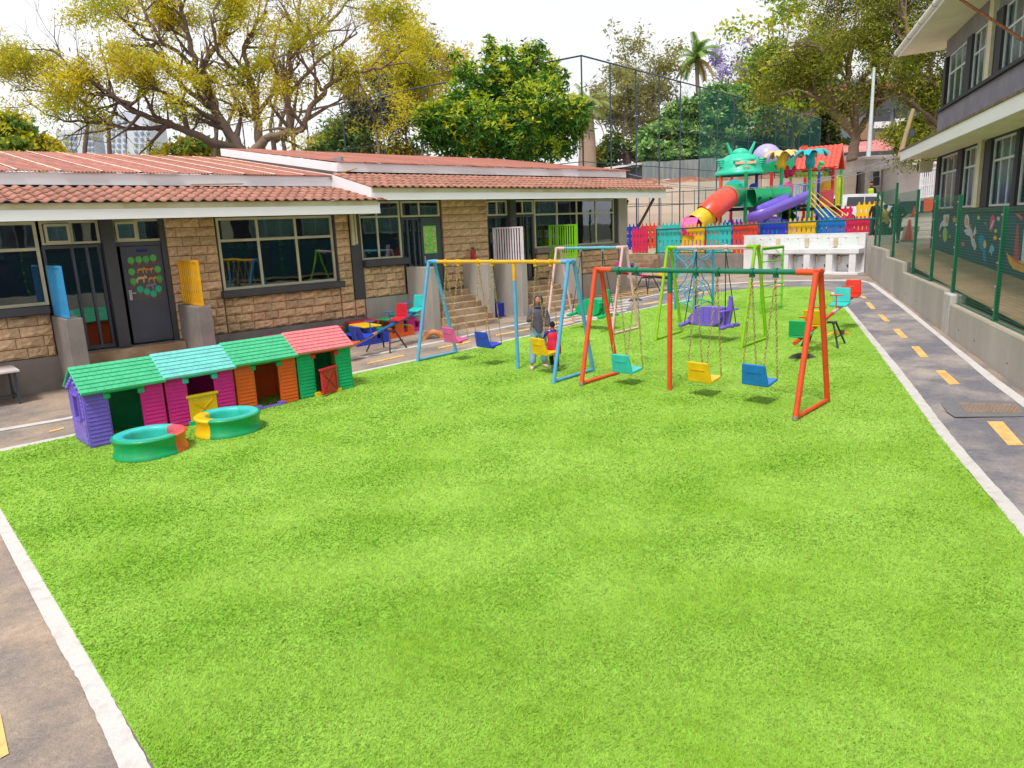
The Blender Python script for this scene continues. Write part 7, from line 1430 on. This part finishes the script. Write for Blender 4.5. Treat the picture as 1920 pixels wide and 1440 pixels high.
lobes_tree('broad tiered tree with flat green layers behind the tall net', [(1302,340),(1300,290),(1310,230),(1345,185)], lay, 64, CDd, CD, M_bk, dens=62, L=.50, W=.22, seed=8, rosette=7, droop=0, m2top=.2, m2frac=.9)
JR = leaf_mat('leaf_rightolive', S(104,120,34,.9), S(158,160,50,.95), .4, .3); JRy = leaf_mat('leaf_rightyellow', S(206,200,64,1), S(150,170,54,.95), .45, .35); JRd = leaf_mat('leaf_darkgreen', S(54,74,36,.75), S(84,104,42,.8), .2)
limb_tree('big olive and yellow jacaranda with forked trunk right of the play structure roof', [
    ([(1598,300,50),(1603,275,50),(1600,250,50),(1570,215,50),(1545,180,50),(1520,150,50),(1500,120,50)], .52, .1), ([(1602,252,50),(1600,200,50),(1590,140,50),(1600,70,50),(1610,10,50)], .34, .08), ([(1604,250,50),(1625,225,50),(1650,180,50),(1665,110,49),(1660,40,49)], .34, .08), ([(1640,205,50),(1690,160,49),(1720,110,48),(1740,60,48)], .2, .06), ([(1560,200,50),(1540,130,51),(1560,60,51),(1580,0,51)], .2, .06), ([(1545,180,50),(1490,180,51),(1450,170,51)], .16, .05), ([(1600,180,50),(1640,120,48),(1650,80,47)],.16,.05), ([(1590,150,50),(1530,90,49),(1500,80,49)],.14,.05)],
    JR, M_bk, 71, per=15, spread=.40, thr=.04, side=(5,4,3), lmax=2.9, L=.26, W=.085, extra=(JRy, .20, 9, .45, 20), freq=.35, up=.5)
limb_tree('bright green and yellow tree left of the big right jacaranda, behind the net end', [([(1480,330,66),(1485,270,66),(1470,200,66),(1460,140,66),(1480,80,66)], .3, .08), ([(1480,240,66),(1520,180,66),(1540,120,66)], .2, .06), ([(1478,230,66),(1440,190,66),(1425,150,66)], .16, .05)], LGr, M_bkd, 77, per=9, spread=.5, thr=-.02, side=(6,4,3), lmax=3.4, L=.6, W=.24, extra=(JRy, .05, 7, .6, 3), freq=.3)
limb_tree('olive jacaranda leaning behind the corner of the charcoal block', [([(1775,340,47),(1765,270,47),(1750,200,47),(1725,140,46),(1700,60,46),(1690,0,46)], .5, .12), ([(1765,240,47),(1720,200,46),(1680,170,46)], .25, .08), ([(1750,200,47),(1775,120,47),(1780,40,47)], .25, .08), ([(1768,300,47),(1720,270,46),(1700,275,46)], .16, .05)], JR, M_bk, 83, per=14, spread=.4, thr=.04, side=(5,4,3), lmax=2.6, up=.5, L=.26, W=.085, extra=(JRy, .2, 8, .5, 7), freq=.4)
rr = random.Random(21)
def mass(label, x0, x1, y0, y1, D, m1, m2, seed, n=10, dens=40):
    lb = [(rr.uniform(x0+10,x1-10), rr.uniform(y0+12,y1), rr.uniform(16,30), rr.uniform(12,22)) for _ in range(n)]; return lobes_tree(label, [((x0+x1)/2,y1+40),((x0+x1)/2,(y0+y1)/2)], lb, D, m1, m2, M_bkd, dens=dens, L=.5, W=.24, seed=seed, rosette=6)
mass('rounded green tree at the far left edge above the red roof', -60, 62, 212, 290, 50, LGr, LY, 1, 16, 60); mass('low yellow green shrub beside the rounded tree at the left edge', 50, 110, 255, 290, 52, LY, LYe, 2, 7, 60)
mass('dark tree mass behind the right end of the net', 1320, 1545, 215, 325, 78, JRd, LGr, 3, 26, 30); mass('dark green tree under the big right jacaranda', 1500, 1600, 205, 300, 70, JRd, JRd, 4, 14, 34)
mass('pale green bushes low behind the net corner', 1105, 1250, 240, 330, 70, LGr, LOl, 5, 16, 30); mass('olive bush by the leaning utility pole', 1690, 1780, 225, 290, 52, JR, JRy, 6, 10, 60); mass('dark tree behind the grey block', 1380, 1480, 230, 320, 90, JRd, LGr, 7, 12, 26)
mass('low dark bushes behind the jacaranda trunks', 300, 470, 262, 300, 60, LOl, LGr, 8, 12, 30); mass('small pale shrubs behind the net left of the dense tree', 680, 800, 262, 300, 60, LOl, LG, 10, 10, 20)
# palms
def palm(label, px, pyc, pyb, D, rt, nf, fl, mleaf, mtr, skirt=0):
    c = PD(px, pyc, D); b = PD(px+3, pyb, D); t = thing('palm_tree', label, 'palm', tuple(b), world=True); mb = MB(); mb.tube([b, b.lerp(c,.5)+Vector((.1,0,0)), c], [rt*1.15, rt, rt*.85], 10); mb.build('trunk', mtr, t); rs = random.Random(px)
    for k in range(nf):
        a = 2*math.pi*k/nf+rs.uniform(-.2,.2); elv = rs.uniform(-.5, 1.2) if k % 3 else rs.uniform(.7,1.4); p = c.copy(); d = Vector((math.cos(a)*math.cos(elv), math.sin(a)*math.cos(elv), math.sin(elv))); sp = [p.copy()]
        for i in range(9): p = p+d*fl/9; d = (d+Vector((0,0,-.16-.02*i))).normalized(); sp.append(p.copy())
        mb = MB(); mb.tube(sp, [.04]*5+[.02]*5, 3, caps=False)
        for i in range(1, 10):
            dd = (sp[i]-sp[i-1]).normalized(); s_ = dd.cross(Vector((0,0,1))).normalized()
            for j in range(3):
                q = sp[i-1].lerp(sp[i], j/3)
                for sg in (-1, 1):
                    ln = fl*.20*(1-.5*abs(i/9-.4)); e = q+s_*sg*ln*.8+dd*ln*.4-Vector((0,0,ln*.45)); w_ = dd*.055*D/60; mb.add([q-w_, q+w_, e+w_*.3, e-w_*.3], [(0,1,2,3)])
        mb.build('frond', mleaf if elv > -.2 else _mats['palm_dry'], t)
mat('palm_dry', S(190,160,70,.85), rough=.8, scale=2, trans=.3); PLM = leaf_mat('palm_green', S(120,164,90,1), S(168,190,104,1), .4)
palm('tall slender palm standing above the tiered tree', 1306, 110, 240, 76, .22, 22, 3.0, PLM, M_bkg); palm('thick trunked palm behind the net corner beside the dense green tree', 1098, 205, 330, 48, .55, 24, 2.2, leaf_mat('palm_pale', S(140,164,90,.85), S(170,180,100,.88), .3), bark('bark_palm', S(176,150,130,.8)))

# tidy helper data
for o in bpy.data.objects:
    if 'wx' in o: del o['wx']
print('objects', len(bpy.data.objects))
